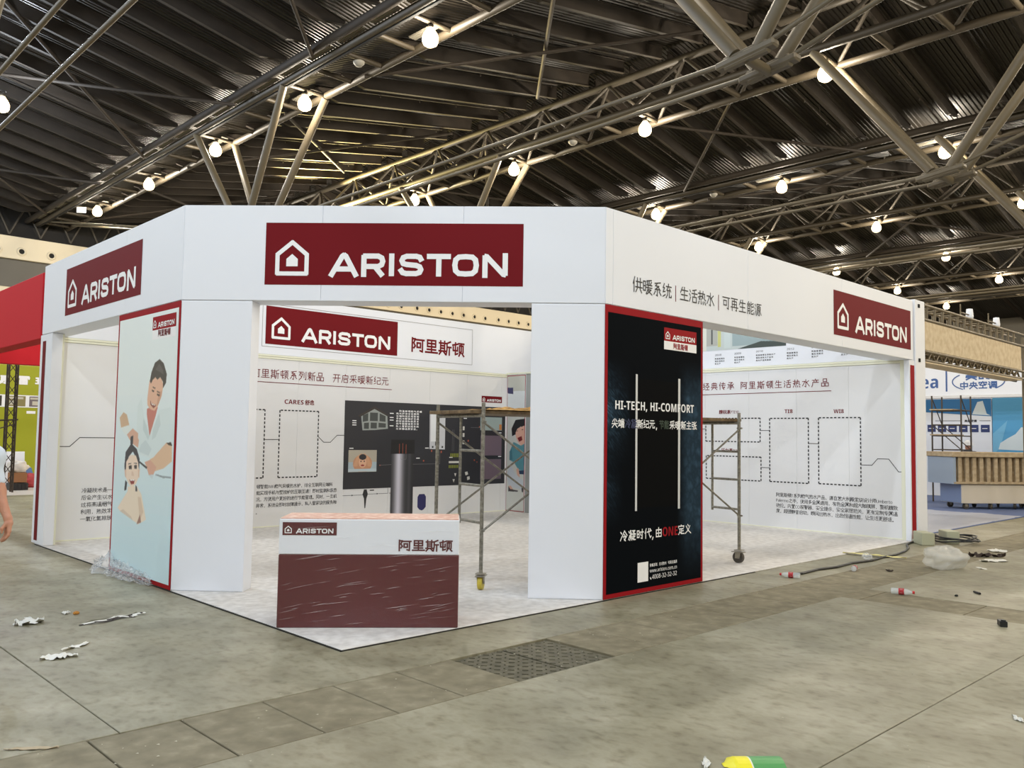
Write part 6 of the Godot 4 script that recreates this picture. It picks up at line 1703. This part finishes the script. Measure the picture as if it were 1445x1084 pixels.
func build_litter() -> void:
	bottle("red labelled plastic bottle lying nearest the carpet edge, cap to the left", Vector3(5.95, 0, 0.6), PI / 2 + 0.35)
	bottle("red labelled plastic bottle lying end on beside the black cable", Vector3(6.98, 0, 0.78), 0.3)
	bottle("red labelled plastic bottle lying on the open floor, cap to the right", Vector3(5.8, 0, 1.72), -PI / 2 + 0.3)
	var film := clear("loose film", Color(0.93, 0.94, 0.94, 0.3), 0.26)
	var white: Material = mat("paper white", c8(222, 220, 210), 0.7)
	lump("plastic_bag", "translucent crumpled plastic bag lying on the floor at the right", "bag", Vector3(8.25, 0, 1.42), Vector3(0.3, 0.16, 0.24), clear("bag plastic", Color(0.9, 0.9, 0.87, 0.36), 0.3), 101)
	scrap("yellow_tape", "pale yellow strip lying by the right carpet edge", Vector3(8.6, 0.013, 0.35), 0.85, 0.1, PI / 2 + 0.2, mat("yellow paper", c8(216, 206, 140), 0.7), 102, 0.02, "tape")
	lump("clear_cup", "small clear plastic ball of film under the yellow strip", "film", Vector3(8.2, 0, 0.42), Vector3(0.07, 0.05, 0.06), film, 103)
	scrap("paper_scrap", "white torn paper scrap, farthest at the right edge", Vector3(10.74, 0, 1.3), 0.32, 0.18, 0.4, white, 104)
	scrap("paper_scrap", "white torn paper scrap beside the dark strip at the right", Vector3(9.5, 0, 1.62), 0.45, 0.16, -0.5, white, 105)
	scrap("paper_scrap", "thin white scrap next to the plastic bag", Vector3(8.6, 0, 1.75), 0.22, 0.08, 0.9, white, 106, 0.01)
	scrap("dark_strip", "curled dark brown strip near the paper scraps at the right", Vector3(9.9, 0, 1.42), 0.55, 0.07, -0.7, mat("dark strip", c8(44, 30, 20), 0.7), 107, 0.09, "strip")
	scrap("dark_offcut", "small dark offcut beside the brown strip", Vector3(9.3, 0, 1.28), 0.16, 0.06, 0.2, mats["dark strip"], 108, 0.03, "offcut")
	scrap("dark_offcut", "small dark offcut on the floor between bottle and plastic bag", Vector3(7.41, 0, 1.05), 0.16, 0.06, 0.6, mats["dark strip"], 109, 0.02, "offcut")
	var t := thing("black_block", "small black block on the floor at the right edge", "block", Vector3(4.96, 0, 3.05), 0.5)
	var m := MB.new(); m.cbox(Vector3(-0.06, 0, -0.03), Vector3(0.06, 0.05, 0.03), 0.004); m.cbox(Vector3(-0.05, 0.05, -0.02), Vector3(-0.02, 0.06, 0.02), 0.002)
	part(t, "body", m, mats["ink black"])
	t = thing("black_tube", "short black tube on the floor right of the third bottle", "tube", Vector3(6.55, 0, 2.34), 0.8)
	m = MB.new(); m.tube(Vector3(-0.06, 0.012, 0), Vector3(0.06, 0.012, 0), 0.012, 8)
	part(t, "body", m, mats["ink black"])
	lump("black_pebble", "tiny black crumb left of the black tube", "crumb", Vector3(6.19, 0, 2.25), Vector3(0.016, 0.012, 0.016), mats["ink black"], 110)
	# junction boxes and their cable by the right post
	for k in 2:
		t = thing("junction_box", ["grey junction box at the foot of the right post", "grey junction box lying in the coiled cable"][k], "junction box", [Vector3(10.72, 0, 0.24), Vector3(11.3, 0, 0.42)][k], [0.75, 0.7][k])
		m = MB.new(); m.cbox(Vector3(-0.17, 0, -0.1), Vector3(0.17, 0.2, 0.1), 0.01)
		part(t, "body", m, mat("box grey", c8(168, 168, 142), 0.6))
		m = MB.new(); m.cbox(Vector3(-0.155, 0.015, 0.1), Vector3(0.155, 0.185, 0.11), 0.004)
		part(t, "lid", m, mats["box grey"])
		m = MB.new()
		for q in 3: m.tube(Vector3(-0.06 + q * 0.06, 0.1, 0.11), Vector3(-0.06 + q * 0.06, 0.1, 0.113), 0.014, 8)
		part(t, "socket", m, mats["joint"])
	t = thing("coiled_cable", "black cable coiled around the second junction box", "cable")
	m = MB.new()
	var pts := []
	for k in 56:
		var a := k * 0.42
		pts.append(Vector3(11.33 + (0.36 + 0.04 * sin(k * 1.7)) * cos(a), 0.02 + 0.045 * absf(sin(k * 0.37)) + 0.0012 * k, 0.5 + (0.34 + 0.04 * cos(k * 1.1)) * sin(a)))
	m.path(pts, 0.012, 6)
	part(t, "loops", m, mats["ink black"])
	t = thing("floor_cable", "black cable running along the right carpet edge", "cable")
	m = MB.new()
	m.path([Vector3(6.1, 0.014, 0.42), Vector3(6.25, 0.014, 0.465), Vector3(6.7, 0.014, 0.44), Vector3(7.1, 0.014, 0.5), Vector3(7.6, 0.014, 0.47), Vector3(8.1, 0.014, 0.54), Vector3(8.5, 0.014, 0.5), Vector3(9.0, 0.014, 0.5), Vector3(9.5, 0.014, 0.43), Vector3(9.9, 0.014, 0.32), Vector3(10.3, 0.014, 0.14), Vector3(10.6, 0.014, 0.07), Vector3(10.84, 0.014, 0.05)], 0.016, 8)
	part(t, "jacket", m, mats["ink black"])
	# grit and paper flecks
	m = MB.new()
	for k in 260:
		var q := Vector3(rng.randf_range(-3.0, 8.0), 0.0015, rng.randf_range(0.4, 4.2)) if k % 2 else Vector3(rng.randf_range(-2.6, 2.4), 0.0015, rng.randf_range(0.6, 1.6))
		var s := rng.randf_range(0.003, 0.011); var a := rng.randf() * TAU
		var e := Vector3(cos(a), 0, sin(a)) * s; var h := Vector3(-sin(a), 0, cos(a)) * s * 0.5
		m.tri(q - e - h, q + h + Vector3(0, 0.003, 0), q + e - h)
	t = thing("floor_flecks", "pale flecks of grit and paper strewn along the trench covers", "flecks")
	t.set_meta("kind", "stuff")
	part(t, "fleck", m, mat("fleck", c8(178, 171, 150), 0.8))
	# left side
	scrap("paper_scrap", "crumpled white scrap, leftmost on the open floor", Vector3(-1.47, 0, -2.49), 0.24, 0.16, 0.3, white, 121, 0.06)
	scrap("paper_scrap", "small white scrap beside the orange crumb", Vector3(-1.12, 0, -2.72), 0.13, 0.05, 1.1, white, 122, 0.02)
	lump("orange_crumb", "tiny orange crumb next to the small white scrap", "crumb", Vector3(-1.06, 0, -2.62), Vector3(0.025, 0.015, 0.02), mat("orange", c8(190, 130, 50), 0.7), 123)
	scrap("paper_scrap", "thin white scrap left of the counter, nearest the camera", Vector3(-1.62, 0, -1.15), 0.24, 0.1, -0.3, white, 124, 0.03)
	scrap("paper_scrap", "long thin white scrap behind the nearest one", Vector3(-1.43, 0, -1.4), 0.26, 0.05, 0.5, white, 125, 0.02)
	t = thing("tape_strips", "tangled dark and white tape strips on the left floor", "tape", Vector3(-0.95, 0, -2.16))
	for k in 5:
		m = MB.new()
		var a := Vector3(-0.24 + 0.03 * k, 0.004, 0.05 - 0.02 * k)
		for q in 7:
			var b := a + Vector3(0.068, 0.012 * sin(q * 2.0 + k), -0.012 + 0.03 * sin(q * 1.3 + k * 2.0))
			b.y = maxf(b.y, 0.003)
			m.quad(a, b, b + Vector3(0.0, 0.004, -0.028), a + Vector3(0.0, 0.004, -0.028))
			a = b
		part(t, "strip", m, [mats["dark strip"], white, mat("strip olive", c8(96, 92, 66), 0.6)][k % 3])
	scrap("twig_scrap", "forked pale strip at the lower left corner", Vector3(-2.27, 0, 0.66), 0.26, 0.03, -0.6, mat("pale strip", c8(176, 160, 132), 0.8), 126, 0.01, "strip")
	# film bunched up at the foot of the man and child poster
	m = MB.new()
	var n := FastNoiseLite.new(); n.seed = 17; n.frequency = 1.0; n.fractal_octaves = 4
	var g := func(i2: int, j: int) -> Vector3:
		var i := i2 * 0.5
		var z := -5.35 + 1.75 * i / 40.0
		var f := j / 12.0
		var fat := 0.18 * sin(PI * clampf(i / 40.0, 0.0, 1.0)) * (1.4 if i < 14 else 0.7)
		return Vector3(-0.03 - fat * (1.0 - f) + 0.06 * n.get_noise_2d(i * 0.5, j * 0.8), 0.004 + (0.1 + 0.16 * fat / 0.18) * f * (0.55 + 0.6 * absf(n.get_noise_2d(i * 0.8, j * 0.5))), z + 0.05 * n.get_noise_2d(i * 0.8, j * 0.8 + 60))
	m.grid(g, 80, 12)
	t = thing("bunched_film", "clear wrinkled film bunched at the foot of the man and child poster", "film")
	part(t, "sheet", m, film)
	# packet cut by the lower edge
	t = thing("snack_packet", "yellow and green packet at the bottom edge of the view", "packet", Vector3(0.32, 0, 3.26), -0.72)
	var sides := [["yellow_half", 0.0, 0.13, mat("packet yellow", c8(232, 220, 40), 0.35)], ["white_seam", 0.13, 0.137, white], ["green_half", 0.137, 0.3, mat("packet green", c8(78, 150, 82), 0.35)]]
	for s: Array in sides:
		m = MB.new()
		var h := func(a: float, b: float, up: float) -> Vector3:
			var wide := 0.1 * clampf(a / 0.05, 0.25, 1.0)
			return Vector3(a - 0.15, 0.004 + up * 0.035 * sin(PI * clampf((b + 1) / 2, 0, 1)) * clampf(a / 0.06, 0.0, 1.0), b * wide)
		for i in 8:
			for j in 8:
				var a0: float = lerpf(s[1], s[2], i / 8.0); var a1: float = lerpf(s[1], s[2], (i + 1) / 8.0)
				var b0 := -1.0 + j / 4.0; var b1 := -1.0 + (j + 1) / 4.0
				m.quad(h.call(a0, b1, 1.0), h.call(a1, b1, 1.0), h.call(a1, b0, 1.0), h.call(a0, b0, 1.0))
				m.quad(h.call(a0, b0, 0.0), h.call(a1, b0, 0.0), h.call(a1, b1, 0.0), h.call(a0, b1, 0.0))
		part(t, s[0], m, s[3])
	scrap("white_ribbon", "white crumpled ribbon at the tip of the yellow packet", Vector3(0.15, 0, 3.1), 0.12, 0.03, 0.6, white, 131, 0.03, "ribbon")
	scrap("paper_scrap", "white scrap at the lower right edge of the view", Vector3(2.15, 0, 3.95), 0.12, 0.03, 0.7, white, 132, 0.02)

# ------------------------------------------------------------------ people
# bones are [from, to, radius, radius]; the skin is where their smoothly joined distance is zero, meshed as surface nets
func skin(bones: Array, cell: float, blend: float) -> MB:
	var lo := Vector3.INF; var hi := -Vector3.INF
	for b: Array in bones:
		var r := Vector3.ONE * (maxf(b[2], b[3]) + cell * 2 + blend * 0.5)
		lo = lo.min(b[0] - r).min(b[1] - r); hi = hi.max(b[0] + r).max(b[1] + r)
	var nx := int((hi.x - lo.x) / cell) + 2; var ny := int((hi.y - lo.y) / cell) + 2; var nz := int((hi.z - lo.z) / cell) + 2
	var d := PackedFloat32Array(); d.resize(nx * ny * nz); d.fill(10.0)
	for b: Array in bones:
		var a: Vector3 = b[0]; var ab: Vector3 = b[1] - a
		var l2 := maxf(ab.length_squared(), 1e-9)
		var pad: float = maxf(b[2], b[3]) + blend + cell * 2
		var mn := ((a.min(b[1]) - Vector3.ONE * pad - lo) / cell).floor(); var mx := ((a.max(b[1]) + Vector3.ONE * pad - lo) / cell).ceil()
		for z in range(maxi(0, int(mn.z)), mini(nz, int(mx.z) + 1)):
			for y in range(maxi(0, int(mn.y)), mini(ny, int(mx.y) + 1)):
				for x in range(maxi(0, int(mn.x)), mini(nx, int(mx.x) + 1)):
					var p := lo + Vector3(x, y, z) * cell
					var f := clampf((p - a).dot(ab) / l2, 0.0, 1.0)
					var v := (p - a - ab * f).length() - lerpf(b[2], b[3], f)
					var k := (z * ny + y) * nx + x
					var o := d[k]
					if o > 9.0: d[k] = v
					else:
						var h := maxf(blend - absf(o - v), 0.0) / blend
						d[k] = minf(o, v) - h * h * blend * 0.25
	var m := MB.new()
	var vid := PackedInt32Array(); vid.resize(nx * ny * nz); vid.fill(-1)
	var off := [0, 1, nx, nx + 1, nx * ny, nx * ny + 1, nx * ny + nx, nx * ny + nx + 1]
	var edges := [[0, 1], [2, 3], [4, 5], [6, 7], [0, 2], [1, 3], [4, 6], [5, 7], [0, 4], [1, 5], [2, 6], [3, 7]]
	for z in nz - 1:
		for y in ny - 1:
			for x in nx - 1:
				var k := (z * ny + y) * nx + x
				var inside := 0
				for q: int in off:
					if d[k + q] < 0: inside += 1
				if inside == 0 or inside == 8: continue
				var s := Vector3.ZERO; var n := 0
				for e: Array in edges:
					var va := d[k + off[e[0]]]; var vb := d[k + off[e[1]]]
					if (va < 0) != (vb < 0):
						var f := va / (va - vb)
						var ca := Vector3(e[0] & 1, (e[0] >> 1) & 1, e[0] >> 2); var cb := Vector3(e[1] & 1, (e[1] >> 1) & 1, e[1] >> 2)
						s += ca.lerp(cb, f); n += 1
				vid[k] = m.v.size()
				m.v.append(lo + (Vector3(x, y, z) + s / n) * cell)
				var gr := Vector3(d[k + 1] - d[k], d[k + nx] - d[k], d[k + nx * ny] - d[k])
				m.n.append(gr.normalized()); m.t.append(Vector2.ZERO)
	var st := [1, nx, nx * ny]
	for z in range(1, nz - 1):
		for y in range(1, ny - 1):
			for x in range(1, nx - 1):
				var k := (z * ny + y) * nx + x
				for ax in 3:
					var va := d[k]; var vb := d[k + st[ax]]
					if (va < 0) == (vb < 0): continue
					var u: int = st[(ax + 1) % 3]; var w: int = st[(ax + 2) % 3]
					var q := [vid[k], vid[k - u], vid[k - u - w], vid[k - w]]
					if q.min() < 0: continue
					if va < 0: m.i.append_array([q[0], q[2], q[1], q[0], q[3], q[2]])
					else: m.i.append_array([q[0], q[1], q[2], q[0], q[2], q[3]])
	# smooth normals from the faces
	var acc := PackedVector3Array(); acc.resize(m.v.size())
	for k in range(0, m.i.size(), 3):
		var fn := (m.v[m.i[k + 2]] - m.v[m.i[k]]).cross(m.v[m.i[k + 1]] - m.v[m.i[k]])
		for q in 3: acc[m.i[k + q]] += fn
	for k in m.n.size(): m.n[k] = acc[k].normalized()
	return m

func build_people() -> void:
	var sk: Material = mat("skin", c8(186, 132, 104), 0.55)
	sk.subsurf_scatter_enabled = true; sk.subsurf_scatter_strength = 0.15
	# someone walking out of the picture at the left; only the forearm and hand are in view
	var p := thing("person", "person at the left edge, only a bare forearm and hand in view", "person", Vector3(-1.945, 0, -2.045), -0.75)
	var V := func(x: float, y: float, z: float) -> Vector3: return Vector3(x, y, z)
	# own axes: +x to the viewer's right, +z to the viewer
	var sh := Vector3(0.06, 1.42, 0.0); var el := Vector3(0.12, 1.16, 0.02); var wr := Vector3(0.245, 0.955, 0.1)
	var bones := [
		[Vector3(-0.14, 1.0, 0), Vector3(-0.14, 1.35, 0), 0.15, 0.15], [Vector3(-0.2, 1.0, 0), Vector3(-0.08, 1.0, 0), 0.14, 0.14], [Vector3(-0.32, 1.42, 0), sh, 0.07, 0.07],
		[Vector3(-0.14, 1.45, 0), Vector3(-0.13, 1.56, 0.01), 0.06, 0.055],
		[Vector3(-0.13, 1.64, 0.0), Vector3(-0.13, 1.7, 0.01), 0.09, 0.095], [Vector3(-0.13, 1.58, 0.05), Vector3(-0.13, 1.62, 0.05), 0.05, 0.06], [Vector3(-0.13, 1.64, 0.1), Vector3(-0.13, 1.62, 0.115), 0.012, 0.016],
		[sh, el, 0.055, 0.042], [el, wr, 0.043, 0.028],
		[Vector3(-0.34, 1.42, 0), Vector3(-0.4, 1.16, -0.06), 0.055, 0.042], [Vector3(-0.4, 1.16, -0.06), Vector3(-0.38, 0.93, -0.02), 0.042, 0.03], [Vector3(-0.38, 0.93, -0.02), Vector3(-0.37, 0.8, 0.02), 0.035, 0.028],
		[Vector3(-0.06, 0.95, 0), Vector3(-0.05, 0.5, 0.12), 0.09, 0.06], [Vector3(-0.05, 0.5, 0.12), Vector3(-0.05, 0.1, 0.06), 0.055, 0.04], [Vector3(-0.05, 0.045, 0.02), Vector3(-0.05, 0.04, 0.22), 0.04, 0.035],
		[Vector3(-0.22, 0.95, 0), Vector3(-0.23, 0.5, -0.02), 0.09, 0.06], [Vector3(-0.23, 0.5, -0.02), Vector3(-0.23, 0.1, -0.12), 0.055, 0.04], [Vector3(-0.23, 0.045, -0.16), Vector3(-0.23, 0.04, 0.04), 0.04, 0.035]]
	part(p, "body", skin(bones, 0.024, 0.05), sk)
	# the hand in view: palm, four fingers curled a little, thumb from the side of the palm
	var h := [[el + Vector3(0.01, -0.05, 0.0), wr, 0.042, 0.029], [wr, wr + Vector3(0.012, -0.035, 0.005), 0.028, 0.03]]
	var palm := wr + Vector3(0.014, -0.04, 0.006)
	for k in 4:
		var s := (k - 1.5) * 0.019
		var root := palm + Vector3(s * 0.75, -0.05 - 0.004 * absf(k - 1.5), 0.012 + s * 0.6)
		h.append([palm + Vector3(s * 0.4, 0, s * 0.4), root, 0.019, 0.0125])
		var len: float = [0.034, 0.04, 0.037, 0.028][k]
		var j1 := root + Vector3(-0.002, -len, 0.008)
		var j2 := j1 + Vector3(-0.014, -len * 0.72, 0.004)
		var j3 := j2 + Vector3(-0.02, -len * 0.36, -0.004)
		h.append([root, j1, 0.0105, 0.0095]); h.append([j1, j2, 0.0095, 0.0085]); h.append([j2, j3, 0.0085, 0.0068])
	var t0 := palm + Vector3(-0.012, 0.0, 0.024)
	h.append([t0, t0 + Vector3(-0.014, -0.034, 0.02), 0.014, 0.0115]); h.append([t0 + Vector3(-0.014, -0.034, 0.02), t0 + Vector3(-0.014, -0.064, 0.022), 0.011, 0.0085])
	part(p, "hand", skin(h, 0.005, 0.012), sk)
	var sl := [[sh + Vector3(-0.03, 0.015, 0), sh + (el - sh) * 0.72, 0.068, 0.056], [Vector3(-0.14, 0.98, 0), Vector3(-0.14, 1.36, 0), 0.168, 0.165], [Vector3(-0.33, 1.42, 0), sh, 0.085, 0.085], [Vector3(-0.34, 1.43, 0), Vector3(-0.385, 1.24, -0.045), 0.072, 0.066]]
	part(p, "shirt", skin(sl, 0.022, 0.05), mat("shirt white", c8(206, 216, 226), 0.8))
	var tr := [[Vector3(-0.2, 0.97, 0), Vector3(-0.08, 0.97, 0), 0.155, 0.155], [Vector3(-0.06, 0.93, 0), Vector3(-0.05, 0.5, 0.12), 0.105, 0.078], [Vector3(-0.05, 0.5, 0.12), Vector3(-0.05, 0.12, 0.06), 0.075, 0.065], [Vector3(-0.22, 0.93, 0), Vector3(-0.23, 0.5, -0.02), 0.105, 0.078], [Vector3(-0.23, 0.5, -0.02), Vector3(-0.23, 0.12, -0.12), 0.075, 0.065]]
	part(p, "trousers", skin(tr, 0.024, 0.04), mat("trousers", c8(52, 54, 66), 0.85))
	var hair := [[Vector3(-0.13, 1.7, -0.03), Vector3(-0.13, 1.73, 0.0), 0.1, 0.098]]
	part(p, "hair", skin(hair, 0.014, 0.02), mat("hair", c8(28, 24, 22), 0.6))
	# worker behind the crates
	p = thing("person", "worker in a white hard hat half hidden behind the slatted crate", "person", Vector3(22.42, 0.012, -2.86), -0.7)
	bones = [[Vector3(0, 0.95, 0), Vector3(0, 1.25, 0), 0.15, 0.15], [Vector3(-0.17, 1.3, 0), Vector3(0.17, 1.3, 0), 0.07, 0.07], [Vector3(0, 1.33, 0), Vector3(0, 1.44, 0.01), 0.058, 0.055], [Vector3(0, 1.5, 0), Vector3(0, 1.55, 0.01), 0.085, 0.09], [Vector3(0, 1.45, 0.04), Vector3(0, 1.48, 0.05), 0.05, 0.055], [Vector3(0, 1.51, 0.1), Vector3(0, 1.49, 0.11), 0.012, 0.016],
		[Vector3(0.18, 1.3, 0), Vector3(0.24, 1.05, 0.04), 0.055, 0.043], [Vector3(0.24, 1.05, 0.04), Vector3(0.2, 0.88, 0.2), 0.042, 0.03], [Vector3(-0.18, 1.3, 0), Vector3(-0.24, 1.05, 0.04), 0.055, 0.043], [Vector3(-0.24, 1.05, 0.04), Vector3(-0.2, 0.88, 0.2), 0.042, 0.03], [Vector3(0.2, 0.88, 0.2), Vector3(0.19, 0.84, 0.28), 0.035, 0.03], [Vector3(-0.2, 0.88, 0.2), Vector3(-0.19, 0.84, 0.28), 0.035, 0.03],
		[Vector3(0.09, 0.9, 0), Vector3(0.1, 0.48, 0.02), 0.09, 0.06], [Vector3(0.1, 0.48, 0.02), Vector3(0.1, 0.1, 0), 0.055, 0.04], [Vector3(0.1, 0.042, -0.04), Vector3(0.1, 0.04, 0.16), 0.04, 0.035], [Vector3(-0.09, 0.9, 0), Vector3(-0.1, 0.48, 0.02), 0.09, 0.06], [Vector3(-0.1, 0.48, 0.02), Vector3(-0.1, 0.1, 0), 0.055, 0.04], [Vector3(-0.1, 0.042, -0.04), Vector3(-0.1, 0.04, 0.16), 0.04, 0.035]]
	part(p, "body", skin(bones, 0.026, 0.05), sk)
	part(p, "jacket", skin([[Vector3(0, 0.92, 0), Vector3(0, 1.26, 0), 0.168, 0.165], [Vector3(-0.18, 1.3, 0), Vector3(0.18, 1.3, 0), 0.085, 0.085], [Vector3(0.18, 1.3, 0), Vector3(0.24, 1.05, 0.04), 0.068, 0.058], [Vector3(-0.18, 1.3, 0), Vector3(-0.24, 1.05, 0.04), 0.068, 0.058]], 0.026, 0.05), mat("jacket", c8(70, 74, 84), 0.85))
	part(p, "trousers", skin([[Vector3(-0.06, 0.92, 0), Vector3(0.06, 0.92, 0), 0.155, 0.155], [Vector3(0.09, 0.9, 0), Vector3(0.1, 0.48, 0.02), 0.105, 0.078], [Vector3(0.1, 0.48, 0.02), Vector3(0.1, 0.12, 0), 0.075, 0.062], [Vector3(-0.09, 0.9, 0), Vector3(-0.1, 0.48, 0.02), 0.105, 0.078], [Vector3(-0.1, 0.48, 0.02), Vector3(-0.1, 0.12, 0), 0.075, 0.062]], 0.026, 0.04), mats["trousers"])
	var hm := MB.new()
	hm.lathe(PackedVector2Array([Vector2(0.15, 0.0), Vector2(0.152, 0.008), Vector2(0.128, 0.014), Vector2(0.12, 0.06), Vector2(0.09, 0.11), Vector2(0.045, 0.135), Vector2(0.001, 0.14)]), Transform3D(Basis(Vector3.RIGHT, 0.08), Vector3(0, 1.555, 0.005)), 20)
	var q := part(p, "hard_hat", hm, mats["booth white"])
	hm = MB.new(); hm.cbox(Vector3(-0.012, 0.06, -0.11), Vector3(0.012, 0.143, 0.11), 0.006, Transform3D(Basis(), Vector3(0, 1.552, 0.005)))
	part(q, "ridge", hm, mats["booth white"])
